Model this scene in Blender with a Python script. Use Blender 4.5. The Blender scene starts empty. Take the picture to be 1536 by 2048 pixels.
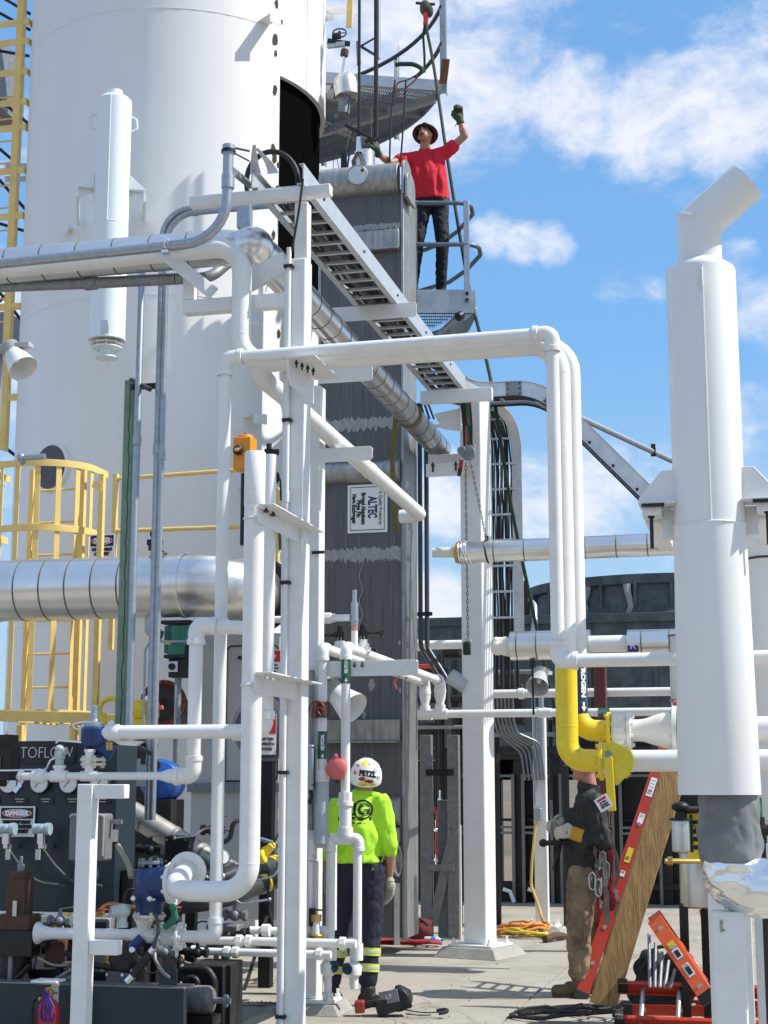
import bpy, bmesh, math, random
from mathutils import Vector as V, Matrix
R=math.radians; random.seed(11)
S=bpy.context.scene
COL=S.collection
# ---------------------------------------------------------------- camera, sky, sun
FP=3150.0; CX=768.0; CY=1024.0; HC=1.65
PIT=math.atan(551.0/FP); YAW=R(13.74)
cd=bpy.data.cameras.new('camera'); cam=bpy.data.objects.new('camera',cd); COL.objects.link(cam)
cd.sensor_fit='VERTICAL'; cd.sensor_height=36; cd.sensor_width=27; cd.lens=36*FP/2048
cd.clip_start=.1; cd.clip_end=3000
cam.location=(0,0,HC); cam.rotation_euler=(R(90)+PIT,0,YAW); S.camera=cam
S.render.resolution_x=768; S.render.resolution_y=1024
S.render.engine='CYCLES'
S.view_settings.view_transform='Standard'; S.view_settings.look='None'
S.view_settings.exposure=0.30; S.view_settings.gamma=1
SUN_AZ=R(85); SUN_EL=R(50)
rgt=V((math.cos(YAW),math.sin(YAW),0)); fwd=V((-math.sin(YAW),math.cos(YAW),0)); ZZ=V((0,0,1))
sh=rgt*math.sin(SUN_AZ)-fwd*math.cos(SUN_AZ)
sdir=(sh*math.cos(SUN_EL)+ZZ*math.sin(SUN_EL)).normalized()
sl=bpy.data.lights.new('sun','SUN'); sl.energy=5.0; sl.angle=R(.5); sl.color=(1,.955,.88)
so=bpy.data.objects.new('sun',sl); COL.objects.link(so); so.rotation_euler=sdir.to_track_quat('Z','Y').to_euler(); so.location=(20,-10,30)

def ray(px,py):
    d=rgt*((px-CX)/FP)+(fwd*math.cos(PIT)+ZZ*math.sin(PIT))+(-fwd*math.sin(PIT)+ZZ*math.cos(PIT))*((CY-py)/FP)
    return d
CAM=V((0,0,HC))
def P(px,py,Y):
    d=ray(px,py); return CAM+d*(Y/d.y)
def PZ(px,py,z=0.0):
    d=ray(px,py); return CAM+d*((z-HC)/d.z)
def PX(px,py,X):
    d=ray(px,py); return CAM+d*(X/d.x)
def PH(px,py,hd):
    d=ray(px,py); return CAM+d*(hd/d.dot(fwd))
def hdist(p): return (p-CAM).dot(fwd)
def mpp(p): # metres per photo pixel at a point
    return (p-CAM).dot(fwd*math.cos(PIT)+ZZ*math.sin(PIT))/FP

w=bpy.data.worlds.new('World'); S.world=w; w.use_nodes=True
def build_world():
    nt=w.node_tree; n=nt.nodes; L=nt.links; n.clear()
    out=n.new('ShaderNodeOutputWorld'); bg=n.new('ShaderNodeBackground'); bg.inputs[1].default_value=.088
    L.new(bg.outputs[0],out.inputs[0])
    sky=n.new('ShaderNodeTexSky'); sky.sky_type='NISHITA'; sky.sun_disc=False
    sky.sun_elevation=SUN_EL; sky.sun_rotation=math.atan2(sdir.x,sdir.y)
    sky.air_density=1.35; sky.dust_density=.25; sky.ozone_density=2.2; sky.altitude=1500
    tc=n.new('ShaderNodeTexCoord')
    def math_(op,a,b=None,c=None):
        m=n.new('ShaderNodeMath'); m.operation=op
        for i,x in enumerate((a,b,c)):
            if x is None: continue
            if isinstance(x,(int,float)): m.inputs[i].default_value=x
            else: L.new(x,m.inputs[i])
        return m.outputs[0]
    # cloud mask: sum of soft lobes round fixed sky directions, broken up by fractal noise
    def noise(scale,detail,rough,loc=(0,0,0),dist=0,st=(1,1,1.6)):
        mp=n.new('ShaderNodeMapping'); L.new(tc.outputs['Generated'],mp.inputs[0]); mp.inputs['Scale'].default_value=st; mp.inputs['Location'].default_value=loc
        t=n.new('ShaderNodeTexNoise'); t.inputs['Scale'].default_value=scale; t.inputs['Detail'].default_value=detail; t.inputs['Roughness'].default_value=rough; t.inputs['Distortion'].default_value=dist
        L.new(mp.outputs[0],t.inputs['Vector']); return t.outputs['Fac']
    n1=noise(9,12,.62,(.3,.1,.7),.5); n2=noise(34,10,.62,(1.3,.4,.2),.3)
    nn=math_('ADD',math_('MULTIPLY',n1,.65),math_('MULTIPLY',n2,.35))
    lobes=[(760,60,420,1.0),(1000,140,200,.55),(1150,210,130,.95),(1290,240,150,.95),(1450,210,160,1.0),(1330,90,160,.42),(1500,110,160,.75),(1420,340,130,.42),
           (990,468,62,.85),(1045,482,62,.85),(1105,485,58,.85),(1225,585,60,.5),(1290,575,50,.45),(1480,525,60,.5),(1520,640,100,.75),
           (920,985,110,.9),(1180,985,140,1.0),(1060,985,110,.75),(1330,960,110,.75),(870,1215,90,1.0),(1520,860,160,.5),(1400,1080,200,.4),
           (-200,700,420,.7),(20,260,110,.7),(10,850,150,.5)]
    tot=None
    for (px,py,rad,amp) in lobes:
        d=ray(px,py).normalized()
        dp=n.new('ShaderNodeVectorMath'); dp.operation='DOT_PRODUCT'; L.new(tc.outputs['Generated'],dp.inputs[0]); dp.inputs[1].default_value=d
        c=math.cos(rad*1.25/FP)
        mr=n.new('ShaderNodeMapRange'); mr.interpolation_type='SMOOTHSTEP'; mr.inputs[1].default_value=c; mr.inputs[2].default_value=1; mr.inputs[3].default_value=0; mr.inputs[4].default_value=amp
        L.new(dp.outputs['Value'],mr.inputs[0])
        tot=mr.outputs[0] if tot is None else math_('MAXIMUM',tot,mr.outputs[0])
    # elsewhere in the sky: unseen broken cloud, added to whiten the fill light
    far=n.new('ShaderNodeVectorMath'); far.operation='DOT_PRODUCT'; L.new(tc.outputs['Generated'],far.inputs[0]); far.inputs[1].default_value=ray(768,1024).normalized()
    mr=n.new('ShaderNodeMapRange'); mr.inputs[1].default_value=.93; mr.inputs[2].default_value=.85; mr.inputs[3].default_value=0; mr.inputs[4].default_value=.66; L.new(far.outputs['Value'],mr.inputs[0])
    tot=math_('MAXIMUM',tot,mr.outputs[0])
    fac=math_('ADD',tot,math_('MULTIPLY',math_('SUBTRACT',nn,.5),2.35))
    rm=n.new('ShaderNodeMapRange'); rm.interpolation_type='SMOOTHSTEP'; rm.inputs[1].default_value=.38; rm.inputs[2].default_value=1.12; L.new(fac,rm.inputs[0])
    cr=n.new('ShaderNodeMapRange'); cr.inputs[1].default_value=.3; cr.inputs[2].default_value=.7; cr.inputs[3].default_value=0; cr.inputs[4].default_value=1; L.new(n2,cr.inputs[0])
    cc=n.new('ShaderNodeMix'); cc.data_type='RGBA'; L.new(cr.outputs[0],cc.inputs[0]); cc.inputs[6].default_value=(7.6,7.9,9.2,1); cc.inputs[7].default_value=(9.3,9.4,9.9,1)
    # clear sky: slightly deepen the blue
    sx=n.new('ShaderNodeSeparateXYZ'); L.new(tc.outputs['Generated'],sx.inputs[0])
    gr=n.new('ShaderNodeValToRGB'); L.new(sx.outputs[2],gr.inputs[0]); e=gr.color_ramp.elements
    e[0].position=0; e[0].color=(.46,.66,.90,1); e[1].position=.55; e[1].color=(.19,.45,.90,1)
    for p_,c_ in ((.12,(.45,.71,1.0)),(.27,(.235,.55,1.02))): q=e.new(p_); q.color=(*c_,1)
    ml=n.new('ShaderNodeMix'); ml.data_type='RGBA'; ml.blend_type='MULTIPLY'; ml.inputs[0].default_value=1; L.new(gr.outputs[0],ml.inputs[6]); ml.inputs[7].default_value=(9.1,9.1,9.1,1); ml.clamp_result=False
    hs=n.new('ShaderNodeMix'); hs.data_type='RGBA'; hs.inputs[0].default_value=.78; L.new(sky.outputs[0],hs.inputs[6]); L.new(ml.outputs[2],hs.inputs[7])
    mx=n.new('ShaderNodeMix'); mx.data_type='RGBA'; L.new(math_('MULTIPLY',rm.outputs[0],.90),mx.inputs[0]); L.new(hs.outputs[2],mx.inputs[6]); L.new(cc.outputs[2],mx.inputs[7])
    L.new(mx.outputs[2],bg.inputs[0])
build_world()

# ---------------------------------------------------------------- materials
MATS={}
def M(name,col,rough=.5,metal=0.0,dirt=None,ds=3.0,da=.35,bump=0.0,bs=60.0,st=(1,1,1),spec=.5,fine=.0,rv=.0,spots=None):
    if name in MATS: return MATS[name]
    m=bpy.data.materials.new(name); m.use_nodes=True; nt=m.node_tree; n=nt.nodes; L=nt.links
    b=n['Principled BSDF']; b.inputs['Roughness'].default_value=rough; b.inputs['Metallic'].default_value=metal; b.inputs['Specular IOR Level'].default_value=spec
    c=(*col,1)
    b.inputs['Base Color'].default_value=c; m.diffuse_color=c
    tc=n.new('ShaderNodeTexCoord'); mp=n.new('ShaderNodeMapping'); L.new(tc.outputs['Object'],mp.inputs[0]); mp.inputs['Scale'].default_value=st
    if dirt is not None:
        t=n.new('ShaderNodeTexNoise'); t.inputs['Scale'].default_value=ds; t.inputs['Detail'].default_value=9; t.inputs['Roughness'].default_value=.65; L.new(mp.outputs[0],t.inputs[0])
        r=n.new('ShaderNodeValToRGB'); r.color_ramp.elements[0].position=.38; r.color_ramp.elements[1].position=.72; r.color_ramp.elements[1].color=(da,da,da,1); r.color_ramp.elements[0].color=(0,0,0,1); L.new(t.outputs['Fac'],r.inputs[0])
        x=n.new('ShaderNodeMix'); x.data_type='RGBA'; x.inputs[6].default_value=c; x.inputs[7].default_value=(*dirt,1); L.new(r.outputs[0],x.inputs[0]); L.new(x.outputs[2],b.inputs['Base Color'])
        if spots:
            t3=n.new('ShaderNodeTexNoise'); t3.inputs['Scale'].default_value=spots[1]; t3.inputs['Detail'].default_value=6; t3.inputs['Roughness'].default_value=.75; L.new(tc.outputs['Object'],t3.inputs[0])
            r3=n.new('ShaderNodeValToRGB'); r3.color_ramp.elements[0].position=spots[2]; r3.color_ramp.elements[1].position=spots[2]+.05; r3.color_ramp.elements[1].color=(.8,.8,.8,1); r3.color_ramp.elements[0].color=(0,0,0,1); L.new(t3.outputs['Fac'],r3.inputs[0])
            x3=n.new('ShaderNodeMix'); x3.data_type='RGBA'; x3.inputs[7].default_value=(*spots[0],1); L.new(r3.outputs[0],x3.inputs[0]); L.new(x.outputs[2],x3.inputs[6]); L.new(x3.outputs[2],b.inputs['Base Color'])
        if rv>0:
            mr=n.new('ShaderNodeMapRange'); mr.inputs[3].default_value=max(0,rough-rv); mr.inputs[4].default_value=min(1,rough+rv); L.new(t.outputs['Fac'],mr.inputs[0]); L.new(mr.outputs[0],b.inputs['Roughness'])
    if bump>0:
        t2=n.new('ShaderNodeTexNoise'); t2.inputs['Scale'].default_value=bs; t2.inputs['Detail'].default_value=5; L.new(mp.outputs[0],t2.inputs[0])
        bp=n.new('ShaderNodeBump'); bp.inputs['Strength'].default_value=bump; bp.inputs['Distance'].default_value=.01; L.new(t2.outputs['Fac'],bp.inputs['Height']); L.new(bp.outputs[0],b.inputs['Normal'])
    MATS[name]=m; return m
WHITE=M('white_pipe_paint',(.76,.765,.755),.34,0,(.54,.52,.47),6,.36,.16,60,rv=.12,spots=((.25,.15,.09),26,.715))
WSTEEL=M('white_steel_paint',(.73,.74,.735),.42,0,(.50,.49,.46),5,.36,.14,80,rv=.1,spots=((.22,.14,.09),24,.715))
TANKW=M('tank_paint',(.78,.785,.775),.45,0,(.64,.63,.59),1.3,.26,.06,9,(1.4,1.4,.2),rv=.1,spots=((.45,.40,.33),16,.74))
STACKW=M('stack_paint',(.74,.75,.745),.40,0,(.60,.62,.62),2.2,.35,.06,25,(1,1,.35))
SIL=M('silencer_paint',(.74,.82,.83),.38,0,(.6,.66,.67),3,.3,.06,30)
YEL=M('yellow_rail_paint',(.84,.60,.20),.45,0,(.50,.34,.08),6,.4,.1,60)
YGAS=M('yellow_pipe_paint',(.82,.62,.02),.28,0,(.55,.38,.03),9,.5,.12,60,rv=.1,spots=((.25,.17,.05),30,.70))
ALU=M('aluminium_cladding',(.80,.80,.79),.30,1,(.56,.56,.55),2.5,.6,.16,7,rv=.10)
ALUS=M('aluminium_sheet_dull',(.66,.67,.66),.42,1,(.42,.42,.42),5,.7,.15,20,rv=.1)
GALV=M('galvanised_steel',(.40,.44,.48),.42,.75,(.26,.29,.33),26,.7,.05,60,rv=.1)
GALVD=M('weathered_galvanised',(.27,.29,.31),.55,.55,(.14,.15,.16),18,.8,.08,50)
DARK=M('black_steel',(.010,.0105,.012),.5,.2,(.028,.025,.023),9,.5,.1,50)
RUBB=M('black_rubber',(.012,.012,.013),.6)
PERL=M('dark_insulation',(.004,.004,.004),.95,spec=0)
EXCH=M('exchanger_skin',(.085,.088,.096),.55,.35,(.24,.24,.245),6,.62,.45,30,(16,16,.22),rv=.12)
EXCS=M('exchanger_scuffed_aluminium',(.40,.41,.40),.5,.75,(.17,.17,.17),6,.8,.2,30,(3,3,.7))
GREENP=M('pale_green_paint',(.20,.30,.21),.5,0,(.10,.15,.11),8,.6,.1,50)
TEAL=M('teal_panel_paint',(.011,.024,.034),.42,0,(.012,.022,.03),3,.7,.06,40)
BLUEV=M('blue_valve_paint',(.008,.03,.13),.38,0,(.01,.03,.09),9,.5,.1,50)
BLUEM=M('blue_motor_paint',(.015,.10,.42),.35,0,(.01,.05,.2),8,.4)
GRNV=M('green_valve_paint',(.015,.20,.13),.35,0,(.008,.06,.04),8,.6)
ORNG=M('orange_actuator_paint',(.80,.30,.015),.38,0,(.5,.18,.02),9,.35,.06,40)
REDD=M('dark_red_paint',(.38,.034,.02),.30,0,(.06,.012,.01),8,.6,.1,30)
REDL=M('ladder_fibreglass_red',(.46,.035,.015),.40,0,(.30,.03,.012),9,.5,.08,60)
ORL=M('ladder_fibreglass_orange',(.82,.13,.03),.40,0,(.5,.08,.02),9,.4,.08,60)
REDS=M('red_plastic',(.55,.05,.045),.4)
PINK=M('faded_red_plastic',(.72,.16,.14),.45,0,(.5,.1,.1),9,.4)
BRASS=M('brass',(.55,.38,.12),.35,.9,(.3,.2,.07),12,.5)
GREY=M('grey_enclosure_paint',(.16,.16,.165),.45,0,(.15,.15,.16),4,.4)
LGREY=M('light_grey_paint',(.42,.43,.42),.45,0,(.3,.3,.29),3,.4)
CABIN=M('cabinet_grey_paint',(.50,.50,.48),.45,0,(.40,.40,.38),3,.4)
WOOD=M('plank_wood',(.40,.245,.095),.75,0,(.15,.08,.03),13,.85,.5,30,(3,3,.35))
CONC=M('footing_concrete',(.34,.33,.30),.85,0,(.2,.2,.18),6,.6,.5,40)
CTOW=M('cooling_tower_skin',(.034,.050,.060),.62,0,(.16,.19,.20),4,.5,.2,30)
RUST=M('rusty_steel',(.10,.05,.03),.75,.2,(.05,.03,.02),12,.8,.3,40)
BROWN=M('brown_steel_paint',(.10,.022,.012),.5,0,(.06,.015,.01),5,.5)
FIBRE=M('fibreglass_insulation',(.62,.36,.05),.9,0,(.4,.2,.03),20,.7,.6,60)
SIGNW=M('sign_white',(.78,.78,.77),.45)
SIGNK=M('sign_black',(.012,.012,.014),.5)
SIGNR=M('sign_red',(.50,.02,.025),.45)
NAVY=M('navy_label',(.012,.05,.13),.4)
GLY=M('green_label',(.005,.10,.055),.4)
CHROME=M('bright_steel',(.75,.76,.77),.22,1)
PIPEG=M('grey_pvc_pipe',(.42,.46,.49),.4,0,(.36,.39,.41),4,.3)

# ---------------------------------------------------------------- mesh builder
class MB:
    def __init__(s): s.v=[]; s.f=[]; s.mi=[]; s.k=0
    def add(s,vs,fs):
        o=len(s.v); s.v+=[V(x) for x in vs]; s.f+=[[i+o for i in f] for f in fs]; s.mi+=[s.k]*len(fs); return s
    def box(s,c,sz,M_=None):
        x,y,z=sz[0]/2,sz[1]/2,sz[2]/2
        vs=[V((a,b,d)) for a in(-x,x) for b in(-y,y) for d in(-z,z)]
        if M_ is not None: vs=[M_@q for q in vs]
        c=V(c); vs=[q+c for q in vs]
        return s.add(vs,[(0,1,3,2),(4,6,7,5),(0,4,5,1),(2,3,7,6),(0,2,6,4),(1,5,7,3)])
    def bb(s,a,b):
        a=V(a);b=V(b); return s.box((a+b)/2,[abs(b[i]-a[i]) for i in range(3)])
    def bar(s,a,b,w,h,up=ZZ):
        a=V(a);b=V(b); d=(b-a); l=d.length; d.normalize(); up=V(up)
        if abs(d.dot(up))>.99: up=V((0,1,0))
        x=d.cross(up).normalized(); u=x.cross(d)
        m=Matrix((x,d,u)).transposed(); return s.box((a+b)/2,(w,l,h),m)
    def sphere(s,c,r,n=12,M_=None):
        r=V((r,r,r)) if isinstance(r,(int,float)) else V(r); c=V(c); vs=[];fs=[]; m=max(6,n//2+2)
        for i in range(1,m):
            t=math.pi*i/m
            for j in range(n):
                a=2*math.pi*j/n; q=V((r.x*math.sin(t)*math.cos(a),r.y*math.sin(t)*math.sin(a),r.z*math.cos(t)))
                vs.append(c+(M_@q if M_ is not None else q))
        for tz in (r.z,-r.z):
            q=V((0,0,tz)); vs.append(c+(M_@q if M_ is not None else q))
        N=len(vs)
        for i in range(m-2):
            for j in range(n): fs.append((i*n+j,(i+1)*n+j,(i+1)*n+(j+1)%n,i*n+(j+1)%n))
        for j in range(n): fs.append((N-2,j,(j+1)%n)); fs.append((N-1,(m-2)*n+(j+1)%n,(m-2)*n+j))
        return s.add(vs,fs)
    def tube(s,pts,r,n=16,bend=0.0,caps=True,flat=None,closed=False):
        pts=[V(p) for p in pts]
        if bend>0 and len(pts)>2: pts=fillet(pts,bend)
        N=len(pts); rs=r if isinstance(r,(list,tuple)) else [r]*N
        if len(rs)!=N: rs=[rs[0]]*N
        T=[]
        for i in range(N):
            if closed: t=pts[(i+1)%N]-pts[i-1]
            else: t=pts[min(i+1,N-1)]-pts[max(i-1,0)]
            T.append(t.normalized() if t.length>1e-9 else V((0,0,1)))
        u=V((0,0,1)) if abs(T[0].z)<.9 else V((0,1,0))
        u=(u-T[0]*u.dot(T[0])).normalized(); vs=[]
        for i in range(N):
            u=(u-T[i]*u.dot(T[i])).normalized(); b=T[i].cross(u)
            sc=1.0
            if 0<i<N-1:
                cosh=(pts[i]-pts[i-1]).normalized().dot(T[i]); sc=1/max(.6,cosh)
            for j in range(n):
                a=2*math.pi*(j+.5)/n if flat else 2*math.pi*j/n
                if flat: vs.append(pts[i]+u*flat[1]*math.cos(a)*1.414+b*flat[0]*math.sin(a)*1.414)
                else: vs.append(pts[i]+(u*math.cos(a)+b*math.sin(a))*rs[i])
        fs=[]
        for i in range(N if closed else N-1):
            for j in range(n): fs.append((i*n+j,i*n+(j+1)%n,((i+1)%N)*n+(j+1)%n,((i+1)%N)*n+j))
        if caps and not closed: fs.append(tuple(range(n-1,-1,-1))); fs.append(tuple((N-1)*n+j for j in range(n)))
        return s.add(vs,fs)
    def strap(s,pts,w,t,bend=0): return s.tube(pts,0,n=4,bend=bend,flat=(w/2,t/2))
    def cyl(s,a,b,r,r2=None,n=20): return s.tube([a,b],[r,r if r2 is None else r2],n)
    def lathe(s,p,axis,prof,n=28,caps=True):
        p=V(p); ax=V(axis).normalized(); u=V((0,0,1)) if abs(ax.z)<.9 else V((0,1,0)); u=(u-ax*u.dot(ax)).normalized(); b=ax.cross(u); vs=[];fs=[]
        for (r,h) in prof:
            for j in range(n):
                a=2*math.pi*j/n; vs.append(p+ax*h+(u*math.cos(a)+b*math.sin(a))*max(r,1e-4))
        K=len(prof)
        for i in range(K-1):
            for j in range(n): fs.append((i*n+j,i*n+(j+1)%n,(i+1)*n+(j+1)%n,(i+1)*n+j))
        if caps: fs.append(tuple(range(n-1,-1,-1))); fs.append(tuple((K-1)*n+j for j in range(n)))
        return s.add(vs,fs)
    def torus(s,c,axis,Rr,r,n=32,k=10):
        c=V(c); ax=V(axis).normalized(); u=V((0,0,1)) if abs(ax.z)<.9 else V((0,1,0)); u=(u-ax*u.dot(ax)).normalized(); b=ax.cross(u)
        return s.tube([c+(u*math.cos(2*math.pi*i/n)+b*math.sin(2*math.pi*i/n))*Rr for i in range(n)],r,k,closed=True)
    def plate(s,poly,t):
        t=V(t); poly=[V(p) for p in poly]; k=len(poly); vs=poly+[p+t for p in poly]
        return s.add(vs,[tuple(range(k-1,-1,-1)),tuple(range(k,2*k))]+[(i,(i+1)%k,k+(i+1)%k,k+i) for i in range(k)])
    def sheet(s,poly): return s.add(poly,[tuple(range(len(poly)))])
def fillet(pts,b,seg=8):
    out=[pts[0]]
    for i in range(1,len(pts)-1):
        p=pts[i]; a=pts[i-1]-p; c=pts[i+1]-p; la,lc=a.length,c.length; a=a/la; c=c/lc
        ang=math.acos(max(-1,min(1,a.dot(c))))
        if ang>3.1: out.append(p); continue
        t=min(b/math.tan(ang/2),la*.49,lc*.49); rr=t*math.tan(ang/2)
        s0=p+a*t; s1=p+c*t; bis=(a+c).normalized(); ctr=p+bis*math.sqrt(rr*rr+t*t)
        v0=s0-ctr; v1=s1-ctr; tot=v0.angle(v1); ax=v0.cross(v1).normalized()
        for k in range(seg+1): out.append(ctr+Matrix.Rotation(tot*k/seg,3,ax)@v0)
    out.append(pts[-1]); return out

def build(mb,name,mats,parent=None,bevel=0.0,smooth=40,segs=2):
    me=bpy.data.meshes.new(name)
    if parent is not None:
        loc=parent.matrix_world.translation.copy() if False else wloc(parent); off=loc
    else:
        xs=[p.x for p in mb.v]; ys=[p.y for p in mb.v]; zs=[p.z for p in mb.v]
        off=V(((min(xs)+max(xs))/2,(min(ys)+max(ys))/2,min(zs)))
    me.from_pydata([tuple(p-off) for p in mb.v],[],[tuple(f) for f in mb.f])
    o=bpy.data.objects.new(name,me); COL.objects.link(o)
    if parent is not None: o.parent=parent; o['woff']=[0,0,0]
    else: o.location=off
    WL[o.name]=off
    for m in (mats if isinstance(mats,(list,tuple)) else [mats]): me.materials.append(m)
    me.polygons.foreach_set('material_index',mb.mi)
    bm=bmesh.new(); bm.from_mesh(me); bmesh.ops.recalc_face_normals(bm,faces=bm.faces); bm.to_mesh(me); bm.free()
    if smooth:
        me.polygons.foreach_set('use_smooth',[True]*len(me.polygons)); me.set_sharp_from_angle(angle=R(smooth))
    if bevel>0:
        bv=o.modifiers.new('bevel','BEVEL'); bv.width=bevel; bv.segments=segs; bv.limit_method='ANGLE'; bv.angle_limit=R(40); bv.harden_normals=False
    if 'woff' in o: del o['woff']
    return o
WL={}
def islands(mb):
    par=list(range(len(mb.v)))
    def f(i):
        while par[i]!=i: par[i]=par[par[i]]; i=par[i]
        return i
    for q in mb.f:
        a=f(q[0])
        for j in q[1:]: par[f(j)]=a
    g={}
    for q,m in zip(mb.f,mb.mi): g.setdefault(f(q[0]),[]).append((q,m))
    out=[]
    for fs in g.values():
        ids=sorted({i for q,_ in fs for i in q}); mp={i:k for k,i in enumerate(ids)}
        n=MB(); n.v=[mb.v[i] for i in ids]; n.f=[[mp[i] for i in q] for q,_ in fs]; n.mi=[m for _,m in fs]; out.append(n)
    return out
def buildeach(mb,name,mat,parent,**k): return [build(x,name,mat,parent,**k) for x in islands(mb)]
def wloc(o): return WL[o.name]
def thing(name,label,cat,loc,group=None):
    o=bpy.data.objects.new(name,None); COL.objects.link(o); o.empty_display_size=.1; o.location=V(loc); WL[o.name]=V(loc)
    o['label']=label; o['category']=cat
    if group: o['group']=group
    return o
def tag(o,label,cat,group=None,kind=None):
    if label: o['label']=label
    if cat: o['category']=cat
    if group: o['group']=group
    if kind: o['kind']=kind
    return o
def one(mb,name,mat,label,cat,group=None,bevel=0.0): return tag(build(mb,name,mat,None,bevel),label,cat,group)
def copytree(o,delta,label=None):
    def rec(q,par):
        c=q.copy(); COL.objects.link(c); c.parent=par; WL[c.name]=WL.get(q.name,V((0,0,0)))+V(delta)
        for ch in list(q.children): rec(ch,c)
        return c
    r=rec(o,None); r.location=o.location+V(delta)
    if label: r['label']=label
    return r
def textmesh(txt,name,mat,parent,center,xdir,ydir,h,ext=.002,spacing=1.0,width=None,bold=0.0):
    """raised lettering: real text geometry laid on a surface, cap height h, reading along xdir"""
    cu=bpy.data.curves.new(name,'FONT'); cu.body=txt; cu.align_x='CENTER'; cu.align_y='CENTER'; cu.size=h/.69; cu.extrude=ext; cu.space_character=spacing; cu.offset=bold; cu.resolution_u=3
    o=bpy.data.objects.new(name,cu); COL.objects.link(o)
    dg=bpy.context.evaluated_depsgraph_get(); me=bpy.data.meshes.new_from_object(o.evaluated_get(dg)); bpy.data.objects.remove(o)
    x=V(xdir).normalized(); y=V(ydir).normalized(); z=x.cross(y).normalized(); y=z.cross(x)
    sx=1.0
    if width:
        xs=[v.co.x for v in me.vertices]; sx=width/max(1e-6,max(xs)-min(xs))
    mb=MB(); mb.v=[V(center)+x*(v.co.x*sx)+y*v.co.y+z*v.co.z for v in me.vertices]; mb.f=[list(p.vertices) for p in me.polygons]; mb.mi=[0]*len(mb.f)
    bpy.data.meshes.remove(me)
    return build(mb,name,mat,parent,smooth=0)

def pp(pts): return [P(*q) for q in pts]
def pipe(pts,wpx,mb=None,bend=1.5,n=20,collar=False,ends=None):
    """pipe through photo-calibrated points (px,py,Y) or Vectors; wpx = pixel diameter at the first point"""
    mb=mb or MB(); q=[p if isinstance(p,V) else P(*p) for p in pts]; r=wpx/2*mpp(q[0])
    mb.tube(q,r,n,bend=bend*r*2 if not collar else r*1.6)
    if collar:
        for i in range(1,len(q)-1):
            a=(q[i-1]-q[i]).normalized(); c=(q[i+1]-q[i]).normalized()
            mb.tube([q[i]+a*r*2.3,q[i],q[i]+c*r*2.3],r*1.2,n,bend=r*1.5)
            for d in (a,c): mb.cyl(q[i]+d*r*2.0,q[i]+d*r*2.9,r*1.32,n=n)
    return mb
def sleeve(mb,a,b,r): mb.cyl(a,b,r); return mb
def bands(mb,a,b,r,step,w=.012,t=.0035,first=.5):
    a=V(a);b=V(b);d=(b-a); L_=d.length; d.normalize(); x=step*first
    while x<L_:
        mb.lathe(a+d*x,d,[(r+.0005,-w/2-.002),(r+t,-w/2),(r+t,w/2),(r+.0005,w/2+.002)],32,caps=False); x+=step
    return mb
def flange(mb,c,ax,r,t,bolts=8,br=None):
    c=V(c);ax=V(ax).normalized(); mb.lathe(c,ax,[(r*.96,-t/2),(r,-t/2+.003),(r,t/2-.003),(r*.96,t/2)],28)
    br=br or r*.10; u=V((0,0,1)) if abs(ax.z)<.9 else V((0,1,0)); u=(u-ax*u.dot(ax)).normalized(); v=ax.cross(u)
    for i in range(bolts):
        a=2*math.pi*(i+.5)/bolts; p=c+(u*math.cos(a)+v*math.sin(a))*r*.82
        mb.tube([p-ax*(t/2+br*1.3),p+ax*(t/2+br*1.3)],br,6)
    return mb
def handwheel(mb,c,ax,r,t=None,spokes=5):
    c=V(c);ax=V(ax).normalized(); t=t or r*.09
    mb.torus(c,ax,r,t,24,8); u=V((0,0,1)) if abs(ax.z)<.9 else V((0,1,0)); u=(u-ax*u.dot(ax)).normalized(); v=ax.cross(u)
    for i in range(spokes):
        a=2*math.pi*i/spokes; mb.tube([c,c+(u*math.cos(a)+v*math.sin(a))*r],t*.8,6)
    mb.cyl(c-ax*t*2,c+ax*t*2,r*.2,n=10); return mb
X_=V((1,0,0)); Y_=V((0,1,0))
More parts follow.
